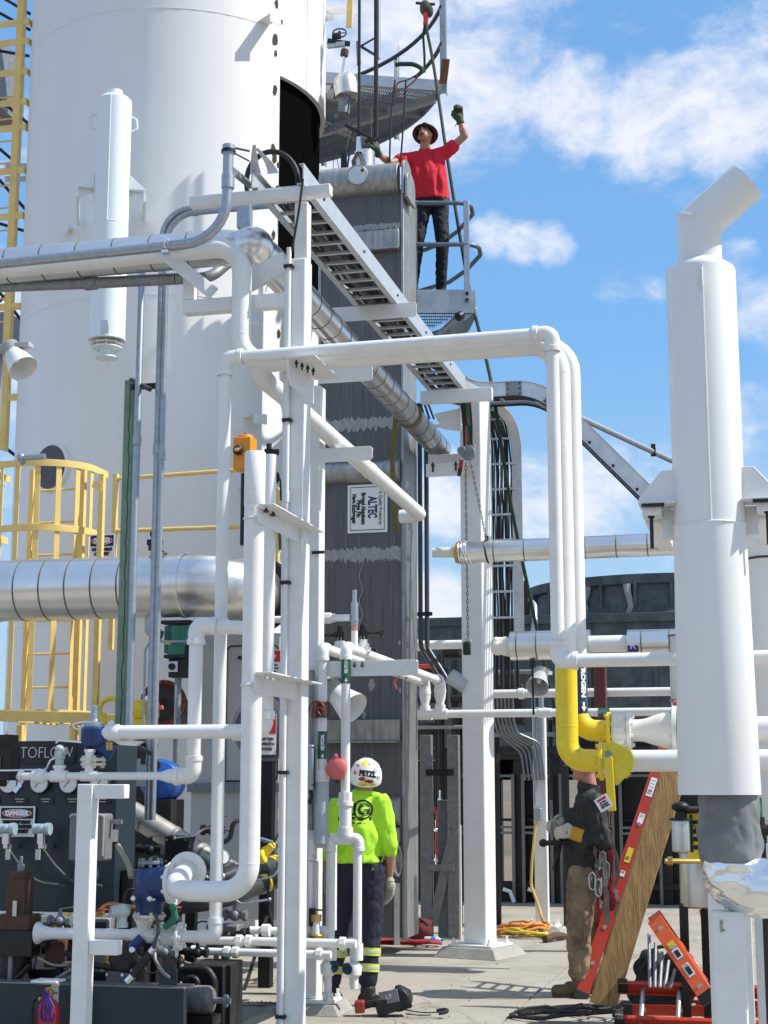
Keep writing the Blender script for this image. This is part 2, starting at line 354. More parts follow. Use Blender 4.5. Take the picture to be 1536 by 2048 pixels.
# ---------------------------------------------------------------- ground
def ground_mat():
    m=bpy.data.materials.new('concrete_slab'); m.use_nodes=True; nt=m.node_tree;n=nt.nodes;L=nt.links;b=n['Principled BSDF']; b.inputs['Roughness'].default_value=.85
    tc=n.new('ShaderNodeTexCoord')
    def nz(sc,d,r): 
        t=n.new('ShaderNodeTexNoise'); t.inputs['Scale'].default_value=sc; t.inputs['Detail'].default_value=d; t.inputs['Roughness'].default_value=r; L.new(tc.outputs['Object'],t.inputs[0]); return t.outputs['Fac']
    def ramp(f,p0,p1,c0,c1):
        r=n.new('ShaderNodeValToRGB'); r.color_ramp.elements[0].position=p0; r.color_ramp.elements[1].position=p1; r.color_ramp.elements[0].color=(*c0,1); r.color_ramp.elements[1].color=(*c1,1); L.new(f,r.inputs[0]); return r.outputs[0]
    base=ramp(nz(.8,8,.6),.35,.7,(.30,.275,.228),(.365,.337,.283))
    stain=ramp(nz(1.7,10,.7),.50,.70,(0,0,0),(1,1,1))
    x=n.new('ShaderNodeMix'); x.data_type='RGBA'; L.new(stain,x.inputs[0]); L.new(base,x.inputs[6]); x.inputs[7].default_value=(.23,.205,.165,1)
    sp=ramp(nz(90,3,.6),.62,.70,(0,0,0),(.5,.5,.5))
    y=n.new('ShaderNodeMix'); y.data_type='RGBA'; L.new(sp,y.inputs[0]); L.new(x.outputs[2],y.inputs[6]); y.inputs[7].default_value=(.20,.18,.155,1)
    vo=n.new('ShaderNodeTexVoronoi'); vo.feature='DISTANCE_TO_EDGE'; vo.inputs['Scale'].default_value=.33
    dm=n.new('ShaderNodeMix'); dm.data_type='RGBA'; dm.blend_type='LINEAR_LIGHT'; dm.inputs[0].default_value=.18; L.new(tc.outputs['Object'],dm.inputs[6])
    t4=n.new('ShaderNodeTexNoise'); t4.inputs['Scale'].default_value=2.2; t4.inputs['Detail'].default_value=6; L.new(tc.outputs['Object'],t4.inputs[0]); L.new(t4.outputs['Color'],dm.inputs[7]); L.new(dm.outputs[2],vo.inputs['Vector'])
    ck=ramp(vo.outputs['Distance'],.001,.003,(1,1,1),(0,0,0))
    z=n.new('ShaderNodeMix'); z.data_type='RGBA'; L.new(ck,z.inputs[0]); L.new(y.outputs[2],z.inputs[6]); z.inputs[7].default_value=(.19,.172,.14,1)
    oil=ramp(nz(.9,4,.5),.62,.70,(0,0,0),(.75,.75,.75))
    o2=n.new('ShaderNodeMix'); o2.data_type='RGBA'; L.new(oil,o2.inputs[0]); L.new(z.outputs[2],o2.inputs[6]); o2.inputs[7].default_value=(.19,.17,.14,1)
    L.new(o2.outputs[2],b.inputs['Base Color'])
    bp=n.new('ShaderNodeBump'); bp.inputs['Strength'].default_value=.25; bp.inputs['Distance'].default_value=.004; L.new(nz(160,4,.6),bp.inputs['Height']); L.new(bp.outputs[0],b.inputs['Normal'])
    return m
def earth_mat():
    return M('dry_earth',(.14,.105,.08),.95,0,(.20,.16,.125),.35,.9,.6,2.5)
g=MB()
g.sheet([(-1500,-600,-.045),(1500,-600,-.045),(1500,2500,-.045),(-1500,2500,-.045)])
tag(build(g,'ground',earth_mat()),None,None,kind='structure')
g=MB(); gap=.012; sl_=3.05
x0=PZ(1010,2040).x-sl_*6; y0=PZ(1010,2040).y-sl_*4-.35
for i in range(14):
    for j in range(8):
        xx=x0+i*sl_; yy=y0+j*sl_
        g.box((xx+sl_/2,yy+sl_/2,-.015),(sl_-gap,sl_-gap,.03))
tag(build(g,'concrete_pavement',ground_mat(),bevel=.004),None,None,kind='structure')
g=MB()
# dry earth bank beyond the plant
K=60
vs=[];fs=[]
for i in range(K+1):
    for j in range(9):
        x=-90+i*3.0; t=j/8
        h=(t**.8)*(3.0+.9*math.sin(i*.35)+.3*math.sin(i*.9+j)) if j>0 else -.2
        if j==8: h*=.8
        vs.append((x,38+j*4.5+math.sin(i*.5)*1.5,h))
for i in range(K):
    for j in range(8): fs.append((i*9+j,(i+1)*9+j,(i+1)*9+j+1,i*9+j+1))
g.add(vs,fs); tag(build(g,'hills',M('hill_earth',(.15,.115,.09),.95,0,(.085,.08,.05),.5,.9,.8,1.2)),None,None,kind='structure')
# ---------------------------------------------------------------- storage tank
TC=PH(326,1575,18.6); TC.z=0; TR=1.835
tdir=(V((0,0,0))-V((TC.x,TC.y,0))).normalized(); tright=V((-tdir.y,tdir.x,0)) # towards camera / to camera's right
def tpt(px,py):
    """where the sight line meets the tank's shell"""
    d=ray(px,py); o=CAM-V((TC.x,TC.y,HC)); a=d.x**2+d.y**2; b=2*(o.x*d.x+o.y*d.y); c=o.x**2+o.y**2-TR**2
    D=b*b-4*a*c
    t=-b/(2*a) if D<0 else (-b-math.sqrt(D))/(2*a)
    return CAM+d*t
def tn(p): return V((p.x-TC.x,p.y-TC.y,0)).normalized()
def tang(p): return math.atan2(p.y-TC.y,p.x-TC.x)
tank=thing('storage_tank','huge white insulated cylindrical tank with a tall opening cut in its side','tank',TC)
pO=tpt(558,300); aO=tang(pO); zT=tpt(558,150).z; zB=tpt(558,614).z
aE=aO+R(70)      # opening runs round to the right/back
ztop=14.0; N=120
def cylpt(a,z,r): return V((TC.x+r*math.cos(a),TC.y+r*math.sin(a),z))
mb=MB(); th=.06
def patch(a0,a1,z0,z1,n,r,flip=False):
    vs=[];fs=[]
    for i in range(n+1):
        a=a0+(a1-a0)*i/n; vs+= [cylpt(a,z0,r),cylpt(a,z1,r)]
    for i in range(n): fs.append((2*i,2*i+2,2*i+3,2*i+1))
    mb.add(vs,fs)
n1=28
def solid_patch(a0,a1,z0,z1,n):
    vs=[];fs=[]
    for i in range(n+1):
        a=a0+(a1-a0)*i/n
        vs+=[cylpt(a,z0,TR),cylpt(a,z1,TR),cylpt(a,z1,TR-th),cylpt(a,z0,TR-th)]
    for i in range(n):
        for k in range(4): fs.append((4*i+k,4*i+(k+1)%4,4*i+4+(k+1)%4,4*i+4+k))
    fs+= [(0,1,2,3),(4*n,4*n+3,4*n+2,4*n+1)]
    mb.add(vs,fs)
solid_patch(aE,aO+2*math.pi,0.02,ztop,96)
solid_patch(aO,aE,zT,ztop,26); solid_patch(aO,aE,.02,zB,26)
mb.lathe((TC.x,TC.y,ztop-.01),(0,0,1),[(TR,0),(TR*.9,.3),(TR*.6,.55),(.01,.66)],64,caps=False)
build(mb,'shell',TANKW,tank)
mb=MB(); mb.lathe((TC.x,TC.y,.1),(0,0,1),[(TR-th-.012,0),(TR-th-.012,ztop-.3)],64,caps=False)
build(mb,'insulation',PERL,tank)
# weld seams
mb=MB(); pS=tpt(614,80); a=tang(pS)
mb.strap([cylpt(a,zT+.01,TR+.001),cylpt(a,ztop-.1,TR+.001)],.012,.008)
for z in (tpt(240,590).z,tpt(240,20).z,tpt(240,1240).z):
    mb.tube([cylpt(aO-2.6+i*.1,z,TR+.001) for i in range(26)],.005,6)
buildeach(mb,'weld_seam',TANKW,tank)
for (px,py,r) in [(550,80,9),(551,108,5),(550,180,7),(553,8,6),(563,44,4),(546,298,8),(549,317,8),(547,470,6),(557,668,6),(555,955,8),(549,1075,7),(556,330,4),(545,1560,7)]:
    p=tpt(px,py); m_=mpp(p); nn_=tn(p); t=V((-nn_.y,nn_.x,0)); mb=MB()
    pts=[]
    for i in range(14):
        b=2*math.pi*i/14; k=r*m_*random.uniform(.75,1.2); q=p+t*math.cos(b)*k*.75+ZZ*math.sin(b)*k*1.5; pts.append(q+ (nn_*.004))
    mb.plate(pts,nn_*.003); build(mb,'weld_scorch',M('burnt_paint',(.018,.012,.009),.85,0,(.12,.06,.03),40,.7),tank,smooth=0)
# lifting and pipe lugs welded on the shell: angle brackets sticking out
def lug(px,py,w,h,out,slope=0):
    p=tpt(px,py); nn_=tn(p); m_=mpp(p); t=V((-nn_.y,nn_.x,0)); mb=MB()
    a=p+t*w*m_/2; b=p-t*w*m_/2
    mb.bar(p-nn_*.01,p+nn_*out,w*m_,.012); mb.box(p+nn_*(out)-ZZ*h*m_/2+nn_*.006,(.001,.001,.001))
    m=Matrix((t,nn_,ZZ)).transposed()
    mb.box(p+nn_*out-ZZ*(h*m_/2-.006),(w*m_,.012,h*m_),m)
    build(mb,'lug',TANKW,tank,bevel=.002)
lug(527,46,26,18,.24); lug(140,460,20,10,.08); lug(500,836,30,20,.22); lug(486,652,26,10,.24); lug(515,735,18,12,.18); lug(486,978,20,8,.1); lug(165,1235,18,12,.12)
# manway cover
p=tpt(105,935); nn_=tn(p); mb=MB(); mb.lathe(p-nn_*.02,nn_,[(.275,0),(.275,.05),(.25,.055)],40); build(mb,'manway_rim',TANKW,tank)
mb=MB(); mb.lathe(p-nn_*.02,nn_,[(.245,0),(.245,.062),(.01,.066)],40); build(mb,'manway_cover',M('dark_grey_cover',(.07,.07,.08),.6,0,(.12,.12,.13),9,.6),tank)
# patch plate, round
p=tpt(545,1660); nn_=tn(p); mb=MB(); flange(mb,p+nn_*.015,nn_,.20,.03,12,.012); build(mb,'blind_cover',WHITE,tank)

# ---------------------------------------------------------------- vent silencer hung against the tank
YS=14.95
top=P(228,200,YS); bot=P(211,682,YS); top.x=bot.x=P(222,420,YS).x-.0; r=36*mpp(top)
sil=thing('vent_silencer','upright white vent silencer with side handles and a flanged funnel outlet','silencer',bot)
mb=MB(); ax=ZZ; L_=top.z-bot.z
mb.lathe(bot,ax,[(r*1.02,0),(r*1.02,.012),(r*.97,.013),(r*.97,L_-.02),(r*.80,L_+.015),(r*.44,L_+.018),(r*.44,L_+.10),(r*.2,L_+.11)],40)
mb.lathe(bot+ZZ*(L_*.47),ax,[(r*.97,-.006),(r*.985,0),(r*.97,.006)],40,caps=False)
vdir=(CAM-bot); vdir.z=0; vdir.normalize(); vr=V((-vdir.y,vdir.x,0))
sp=bot+vdir*r*.96-vr*r*.2
mb.tube([sp+ZZ*L_*.47,sp+ZZ*(L_-.01)],.006,6)
build(mb,'body',SIL,sil)
for s_ in (-1,1):
    c=bot+vr*s_*r+ZZ*(L_*.90); mb=MB(); mb.tube([c-vr*s_*.02+ZZ*.09,c+vr*s_*.05+ZZ*.07,c+vr*s_*.06-ZZ*.05,c-vr*s_*.02-ZZ*.09],.012,8,bend=.04); build(mb,'handle',SIL,sil)
    c=bot+vr*s_*r*.95+ZZ*(L_*.62); mb=MB()
    q=c+vr*s_*.17
    mb.plate([c-ZZ*.0+vdir*.05,q+vdir*.05,q-vdir*.14,c-vdir*.14],ZZ*.012)
    mb.plate([c+vdir*.05+ZZ*.012,q+vdir*.05+ZZ*.012,c+vdir*.05+ZZ*.17],-vdir*.012)
    mb.plate([c-vdir*.02-ZZ*.002,q-ZZ*.002-vdir*.02,q-vdir*.02-ZZ*.13],-vdir*.012)
    build(mb,'support_bracket',SIL,sil,bevel=.002)
    mb=MB(); mb.bar(q-vdir*.0-ZZ*.06,q-vdir*.9-ZZ*.06,.03,.09); build(mb,'wall_bracket',SIL,sil)
mb=MB(); flange(mb,bot-ZZ*.035,ZZ,r*.86,.018,8,.011); build(mb,'flange',M('worn_cream_flange',(.72,.70,.60),.5,0,(.4,.2,.08),14,.5),sil)
mb=MB(); mb.cyl(bot-ZZ*.09,bot-ZZ*.03,r*.55,r*.5); flange(mb,bot-ZZ*.078,ZZ,r*.82,.018,8,.011); mb.lathe(bot-ZZ*.19,ZZ,[(r*.62,.0),(r*.5,.02),(r*.30,.05),(r*.33,.10)],28); mb.cyl(bot-ZZ*.27,bot-ZZ*.17,.012); build(mb,'outlet_funnel',SIL,sil)
mb=MB(); q=P(197,645,YS-.35); mb.box(q+Y_*.16,(.085,.012,.15)); build(mb,'data_plate',ALUS,sil,bevel=.004)

# ---------------------------------------------------------------- far-left yellow ladder with its cage
lad=thing('tank_ladder','yellow vertical ladder cage running up the left side of the tank','ladder',(P(20,1500,16.5)))
YL=16.6
for (x0_,x1_) in ((28,14),(60,36)):
    pass
mb=MB(); a=P(35,-60,YL);b=P(8,900,YL); b.x=a.x=(a.x+b.x)/2+.02; mb.bar(b,a,.09,.025,Y_); build(mb,'cage_strap',YEL,lad,bevel=.003)
mb=MB(); a=P(-40,-60,YL+.2);b=P(-40,900,YL+.2); b.x=a.x; mb.bar(b,a,.09,.025,Y_); build(mb,'cage_strap',YEL,lad,bevel=.003)
mb=MB(); a=P(52,-60,YL+.75);b=P(52,900,YL+.75); b.x=a.x; mb.bar(b,a,.05,.05,Y_); build(mb,'ladder_rail',YEL,lad,bevel=.003)
mb=MB(); b2=V(b)-X_*.5;a2=V(a)-X_*.5; mb.bar(b2,a2,.05,.05,Y_); build(mb,'ladder_rail',YEL,lad,bevel=.003)
for y in (57,95,155,215,265,350,440,530,620,700,800):
    l=P(-60,y,YL); rr=P(58-y*.03,y,YL); back=P(60-y*.028,y-6,YL+.8); mb=MB(); mb.bar(l,V((rr.x,rr.y,l.z)),.012,.085); mb.bar(V((rr.x,rr.y,l.z)),V((rr.x+.02,rr.y+.9,l.z)),.012,.085); build(mb,'cage_hoop',YEL,lad,bevel=.002)
for i in range(26):
    z=3.2+i*.3; mb=MB(); mb.cyl((a2.x,a2.y,z),(a.x,a.y,z),.012,n=8); build(mb,'rung',YEL,lad)
for (y,) in ((332,),(358,)):
    q=P(28,y,YL-.03); mb=MB(); mb.bar(P(10,y,YL-.03),P(70,y,YL+.9),.012,.07); build(mb,'wall_bracket',TANKW,lad,bevel=.002)
# dark stair behind it
st=thing('access_stair','dark steel stair and grated landing behind the yellow ladder cage','stair',P(-20,1500,18.3))
YD=18.4
mb=MB(); mb.bb(P(-90,210,YD),P(52,128,YD+.9)); build(mb,'landing',GALVD,st)
for (x0_,y0_,x1_,y1_) in ((-20,15,60,60),(-20,-20,60,28),(-10,100,58,112),(0,200,60,250),(-10,290,55,345),(-10,350,52,420),(-60,430,50,462),(-20,500,48,525),(-20,560,42,640),(-20,680,36,760),(-10,880,36,915),(-20,620,45,560)):
    mb=MB(); mb.tube([P(x0_,y0_,YD),P(x1_,y1_,YD)],.022,8); build(mb,'stair_rail',DARK,st)
mb=MB(); mb.bb(P(-60,710,YD),P(42,640,YD+.4)); build(mb,'tread_plate',GALVD,st)
for x in (42,-50):
    mb=MB(); mb.bar(PZ(x,1775,0).lerp(PZ(x,1775,0),0)*1.0 if False else V((P(x,900,YD).x,YD,0)),V((P(x,900,YD).x,YD,12)),.08,.08,Y_); build(mb,'stair_post',GALVD,st)

# ---------------------------------------------------------------- lower-left caged ladder and platform rails
YC_=14.2
cg=thing('ladder_cage','low yellow ladder cage with rounded hoops above the big aluminium pipe','ladder',P(100,1700,YC_+.3))
lc=P(70,1090,YC_); lc.y=YC_+.55; lc.x-=.24
def hoop(py,mb,rad=.50,top_=False):
    z=P(70,py,YC_).z; pts=[]
    for i in range(25):
        a=math.pi*(1+i/24); pts.append(V((lc.x+.06+rad*1.12*math.cos(a),lc.y+rad*math.sin(a)*1.0,z)))
    pts=[pts[0]+Y_*.3]+pts+[pts[-1]+Y_*.3]
    mb.strap(pts,.07,.010) if False else mb.tube(pts,0,n=4,flat=(.005,.035)); return pts
for py in (922,1052,1425):
    mb=MB(); hp=hoop(py,mb); build(mb,'cage_hoop',YEL,cg,bevel=.0015)
zt=P(70,922,YC_).z; zb=P(70,1425,YC_).z
for k in (3,6,9,12,15,18,21,24):
    mb=MB(); q=hp[k]; c=V((lc.x+.06,lc.y,0)); dirn=V((q.x-c.x,q.y-c.y,0)).normalized(); t=V((-dirn.y,dirn.x,0))
    m=Matrix((t,dirn,ZZ)).transposed(); mb.box(V((q.x,q.y,(zt+zb)/2))-dirn*.012,(.055,.010,zt-zb),m); build(mb,'cage_strap',YEL,cg,bevel=.0015)
for x in (45,150):
    p0=P(x,1480,YC_+.6); mb=MB(); mb.bar(V((p0.x,p0.y,P(x,1530,YC_+.6).z)),V((p0.x,p0.y,zt+.05)),.05,.06,Y_); build(mb,'ladder_rail',YEL,cg,bevel=.003)
xa=P(45,1480,YC_+.6).x; xb=P(150,1480,YC_+.6).x
for i in range(9):
    z=P(100,1510,YC_+.6).z+i*.34; mb=MB(); mb.cyl((xa,YC_+.6,z),(xb,YC_+.6,z),.012,n=8); build(mb,'rung',YEL,cg)
rail=thing('platform_guardrail','yellow pipe guardrail in front of the tank between the green post and orange actuator','guardrail',P(360,1400,14.6))
YR=14.6
for py0,py1 in ((958,938),(1062,1053)):
    mb=MB(); mb.tube([P(228,py0,YR),P(505,py1,YR)],.022,12); build(mb,'rail',YEL,rail)
for x in (232,500):
    mb=MB(); a=P(x,952,YR); mb.bar(V((a.x,a.y,P(x,1300,YR).z)),V((a.x,a.y,a.z+.02)),.05,.05,Y_); build(mb,'post',YEL,rail,bevel=.004)
po=thing('cage_side_post','square yellow post at the right end of the ladder cage','post',P(205,1400,14.0))
mb=MB(); a=P(205,948,14.0); mb.bar(V((a.x,a.y,P(205,1480,14.).z)),a,.055,.055,Y_); build(mb,'post_body',YEL,po,bevel=.004)
mb=MB(); mb.bar(P(186,968,14.0),P(204,975,13.95),.012,.07); build(mb,'clip',YEL,po)
mb=MB(); mb.tube([P(45,925,14.1),P(50,915,14.0),P(90,913,14.0)],.03,10,bend=.05); mb.sphere(P(42,915,14.1),.045)
one(mb,'handrail_loop',GALV,'grey tube end on the cage hoop in front of the round manway','handrail')
# floor frame of the ladder platform
mb=MB(); mb.bar(P(-30,1430,13.6),P(212,1437,13.6),.02,.10); mb.bar(P(-30,1432,14.8),P(260,1440,14.8),.02,.10)
for x in (0,50,150): mb.bar(P(x,1436,13.6),V((P(x,1436,13.6).x,14.8,P(x,1436,13.6).z)),.05,.05)
pf=thing('ladder_platform_frame','yellow steel platform edge under the ladder cage','platform',P(100,1700,14))
build(mb,'edge_beam',YEL,pf,bevel=.003)
for x in (42,148):
    mb=MB(); a=P(x,1440,14.0); mb.bar(V((a.x,a.y,0)),a-ZZ*.05,.06,.06,Y_); build(mb,'leg',YEL,pf,bevel=.003)
# sign behind the cage
def sign(name,label,c,xdir,ydir,w,h,parts,mat=SIGNW,cat='sign',group=None,thick=.006):
    """parts: ('panel',mat,cx,cy,w,h) or ('text',mat,str,cx,cy,h,width) in board fractions from centre"""
    xdir=V(xdir).normalized(); ydir=V(ydir).normalized(); n_=xdir.cross(ydir).normalized(); c=V(c)
    t=thing(name,label,cat,c-ydir*h/2,group)
    m=Matrix((xdir,ydir,n_)).transposed(); mb=MB(); mb.box(c,(w,h,thick),m); build(mb,'board',mat,t,bevel=.001)
    k=thick/2
    for q in parts:
        if q[0]=='panel':
            k+=.0012; mb=MB(); mb.box(c+xdir*q[2]*w+ydir*q[3]*h+n_*k,(q[4]*w,q[5]*h,.002),m); build(mb,'panel',q[1],t)
        elif q[0]=='oval':
            k+=.0012; mb=MB(); pts=[c+xdir*(q[2]*w+q[4]*w/2*math.cos(2*math.pi*i/32))+ydir*(q[3]*h+q[5]*h/2*math.sin(2*math.pi*i/32))+n_*k for i in range(32)]; mb.plate(pts,n_*.0015); build(mb,'panel',q[1],t,smooth=0)
        else:
            textmesh(q[2],'lettering',q[1],t,c+xdir*q[3]*w+ydir*q[4]*h+n_*(k+.0015),xdir,ydir,q[5]*h,.0012,width=q[6]*w,bold=q[7] if len(q)>7 else 0)
    return t
def danger(name,label,c,w,h,lines,xdir=X_,ydir=ZZ):
    pr=[('panel',SIGNK,0,.27,.90,.36),('oval',SIGNW,0,.27,.82,.27),('oval',SIGNR,0,.27,.78,.235),('text',SIGNW,'DANGER',0,.27,.145,.66,.004)]
    for i,(s_,wd) in enumerate(lines): pr.append(('text',SIGNK,s_,0,-.02-i*.15,.085,wd,.004))
    return sign(name,label,c,xdir,ydir,w,h,pr)
danger('danger_sign','red and black danger sign hung between two yellow posts behind the ladder cage',P(204,1098,14.35),.27,.30,[('CONFINED SPACE',.8),('NO ENTRY',.6)])

# ---------------------------------------------------------------- big aluminium clad pipe
mb=MB(); YB=12.9
pts=[P(-120,1186,YB),P(240,1176,YB),P(452,1170,YB)]; rb=62*mpp(pts[1])
end=pts[2]; pts2=[pts[0],V((end.x-.02,YB,pts[0].z*.35+end.z*.65)),V((end.x+.06,YB+.72,end.z))]
bp_=thing('clad_main_pipe','large aluminium clad pipe crossing left, ending in a big rounded elbow','pipe',(P(200,1186,YB)))
mb.tube(pts2,rb,40,bend=.50); build(mb,'cladding',ALU,bp_)
mb=MB(); bands(mb,pts2[0],pts2[0].lerp(pts2[1],.72),rb,.245,.012,.003); buildeach(mb,'joint_band',M('dark_joint',(.13,.125,.115),.6,.2),bp_)  # plain dark colour of the raised cladding joints
el=fillet(pts2,.50); mb=MB(); q=el[1]; dd=(pts2[1]-pts2[0]).normalized(); mb.lathe(q,dd,[(rb,-.02),(rb+.008,-.016),(rb+.008,.016),(rb,.02)],40,caps=False); build(mb,'elbow_collar',ALU,bp_)
mb=MB(); d=(pts2[2]-pts2[1]).normalized(); flange(mb,pts2[2]-d*.05,d,rb*1.25,.05,12,.016); flange(mb,pts2[2]+d*.03,d,rb*1.25,.05,12,.016); mb.cyl(pts2[2],pts2[2]+d*.25,rb*.8,n=24); build(mb,'end_flange',DARK,bp_)
# ---------------------------------------------------------------- upper pipes: clad pipe, conduits, white gas pipe
Y0=10.1
a=P(-150,527,Y0+.15); b=P(505,490,Y0+.15)
ap=thing('clad_upper_pipe','aluminium clad pipe entering top left, turning at an elbow and running back past the exchanger','pipe',P(300,500,Y0))
Xs=b.x
far=P(905,908,16.2); dY=16.2-Y0
zz=P(620,628,(Y0+.15)*(1550-505)/(1550-620)).z
c_=V((b.x,b.y,a.z*.0+b.z)); f_=V((b.x+.04,15.95,zz)); _s=V((b.x,b.y+1.0,b.z)); f_=_s+(f_-_s)*1.145
pts=[V((a.x,a.y,b.z+.0)),c_,V((b.x,b.y+.9,(b.z*.6+zz*.4))),f_]
ra=37*mpp(c_)
mb=MB(); mb.tube([pts[0],c_,V((b.x,b.y+1.0,b.z)),],ra,32,bend=.28); mb.tube([V((b.x,b.y+1.0,b.z)),f_],ra*.93,32); build(mb,'cladding',ALU,ap)
mb=MB(); bands(mb,pts[0],c_-X_*.3,ra,.285,.010,.003); bands(mb,V((b.x,b.y+1.0,b.z)),f_,ra*.93,.30,.010,.003,.2); buildeach(mb,'joint_band',M('dark_joint',(.13,.125,.115),.6,.2),ap)
mb=MB(); mb.sphere(c_+V((-.02,.04,0)),(ra*1.22,ra*1.22,ra*1.10),24); build(mb,'elbow_cover',ALU,ap)
# strap hanging on the far end
mb=MB(); q=V((b.x,b.y+1.0,b.z)).lerp(f_,.72); dd=(f_-q).normalized(); mb.lathe(q,dd,[(ra*.95,-.03),(ra*1.02,-.025),(ra*1.02,.025),(ra*.95,.03)],28,caps=False); mb.strap([q+V((-ra,0,0)),q+V((-ra*1.3,.02,-.5)),q+V((-ra*1.1,.05,-1.2))],.05,.006); one(mb,'lifting_strap',M('khaki_webbing',(.16,.13,.05),.9,0,(.08,.06,.02),30,.7),'brown webbing strap looped round the far end of the clad pipe','strap')

gp=thing('white_gas_pipe','thick white pipe stepping down past the front column, then across to a yellow bend','pipe',P(485,690,9.9))
YG=9.85
zA=P(485,512,YG)
k=lambda px,py,Y:P(px,py,Y)
A=[P(-150,524,YG),P(485,492,YG),P(487,728,YG),P(1119,697,YG),P(1132,1520,YG),P(1206,1522,YG)]
A[0].z=A[1].z-.02; A[2].x=A[1].x; A[3].z=A[2].z+.0; A[4].x=A[3].x; GA=A
rA=19.5*mpp(A[1])
yel_z=P(1126,1338,YG).z
mb=MB(); f=fillet(A,rA*3.0,8)
# split painted white / yellow at the colour change
up=[];lo=[]
for i,p in enumerate(f):
    (up if not (p.x>A[3].x-.2 and p.z<yel_z) else lo).append(p)
cut=V((A[3].x,A[3].y,yel_z)); up.append(cut); lo.insert(0,cut)
mb.tube(up,rA,24); 
for q in (1,2):
    pass
build(mb,'white_run',WHITE,gp)
mb=MB(); mb.tube(lo,rA*1.03,24); build(mb,'yellow_run',YGAS,gp)
mb=MB()
for i in range(1,len(A)-2):
    for s_ in (-1,1):
        d=(A[i+s_]-A[i]).normalized(); q=A[i]+d*rA*3.05; mb.lathe(q,d,[(rA,-.006),(rA*1.03,0),(rA,.006)],24,caps=False)
buildeach(mb,'weld_bead',WHITE,gp)
mb=MB(); d=(A[4]-A[3]).normalized(); q=A[4]-d*rA*3.05; mb.lathe(q,d,[(rA*1.03,-.006),(rA*1.06,0),(rA*1.03,.006)],24,caps=False); build(mb,'weld_bead',YGAS,gp)
# branch running back along the depth axis
X0=P(520,748,YG+.02); endd=P(872,1030,YG*(1550-520)/(1550-872)); 
d1=V((X0.x,YG+.1,A[2].z-.03)); d2=V((X0.x,endd.y,endd.z)); d3=V((P(800,1032,endd.y).x,endd.y,endd.z))
mb=MB(); mb.tube([V((X0.x,YG,A[2].z)),d1+ZZ*0-V((0,0,.06)),V((X0.x,YG+.5,(d1.z-.06))),V((d2.x,d2.y,endd.z)),d3],rA*.98,24,bend=rA*2.2)
dp=thing('white_return_pipe','white pipe running away from the front column to an elbow at the dark exchanger','pipe',d1); build(mb,'pipe_run',WHITE,dp)
q=V((X0.x,YG+.5,d1.z-.06)).lerp(d2,.55); dd=(d2-q).normalized()
mb=MB(); mb.lathe(q,dd,[(rA,-.02),(rA*1.06,-.016),(rA*1.06,.016),(rA,.02)],24,caps=False); build(mb,'pipe_clamp',WHITE,dp)

mb=MB(); B_=[P(1040,712,YG+.22),P(1140,704,YG+.22),P(1146,1462,YG+.22),P(1232,1448,YG+.22)]
B_[2].x=B_[1].x; B_[0].z=B_[1].z; B_[1].z=A[2].z+.055; B_[0]=V((A[2].x+.6,YG+.22,B_[1].z)); B_[3].z=B_[2].z
yz=P(1150,1432,YG+.22).z; bz0=P(1150,1310,YG+.22).z
f=fillet(B_,rA*3.0,8); up=[p for p in f if p.z>yz]; lo=[p for p in f if p.z<=yz]; cut=V((B_[1].x,B_[1].y,yz)); up.append(cut); lo.insert(0,cut)
npipe=thing('nitrogen_pipe','white pipe behind the yellow one, with a blue nitrogen band and yellow lower bend','pipe',V((B_[1].x,B_[1].y,yz)))
mb.tube(up,rA*.97,24); build(mb,'white_run',WHITE,npipe); mb=MB(); mb.tube(lo,rA,24); build(mb,'yellow_run',YGAS,npipe)
mb=MB(); mb.tube([V((B_[1].x,B_[1].y,yz+.003)),V((B_[1].x,B_[1].y,bz0))],rA*.985,24); lb=build(mb,'name_band',NAVY,npipe)
vd=(CAM-cut); vd.z=0; vd.normalize(); vr=V((-vd.y,vd.x,0))
# lettering runs down the band on the visible right flank
nd=(vd*.82+vr*.57).normalized(); xr=V((0,0,-1)); yr=nd.cross(xr)
textmesh('NITROGEN','lettering',SIGNW,npipe,V((B_[1].x,B_[1].y,(yz+bz0)/2+.055))+nd*(rA*1.0+.001),xr,yr,.030,.001,width=.27,bold=.003)
mb=MB(); cc=V((B_[1].x,B_[1].y,yz+.055))+nd*(rA*1.0+.003); mb.plate([cc+ZZ*.03+yr*.008,cc+ZZ*.03-yr*.008,cc-yr*.008,cc-yr*.02,cc-ZZ*.03,cc+yr*.02,cc+yr*.008],nd*.001); build(mb,'arrow_mark',SIGNW,npipe,smooth=0)
# thin pipe in front
mb=MB(); YT=YG-.165
T_=[P(427,1868,YT),P(455,716,YT),P(1104,678,YT),P(1122,1322,YT),P(1760,1334,YT)]
T_[1].x=T_[0].x=P(441,1290,YT).x; T_[2].z=T_[1].z+.02; T_[3].x=T_[2].x; T_[4].z=T_[3].z
T_[0]=V((T_[0].x,T_[0].y,P(427,1862,YT).z))
tp=thing('white_threaded_pipe','slim white pipe with screwed elbows, crossing overhead in front of the thick white pipe','pipe',T_[0])
r=12.5*mpp(T_[1]); mb.tube(T_,r,18,bend=r*1.6); build(mb,'pipe_run',WHITE,tp)
for i in (1,2,3):
    mb=MB(); a=(T_[i-1]-T_[i]).normalized(); c=(T_[i+1]-T_[i]).normalized()
    mb.tube([T_[i]+a*r*2.4,T_[i],T_[i]+c*r*2.4],r*1.2,18,bend=r*1.7)
    for d in (a,c): mb.lathe(T_[i]+d*r*2.2,d,[(r*1.15,-.006),(r*1.36,0),(r*1.36,r*.7),(r*1.1,r*.75)],18,caps=False)
    build(mb,'elbow',WHITE,tp)
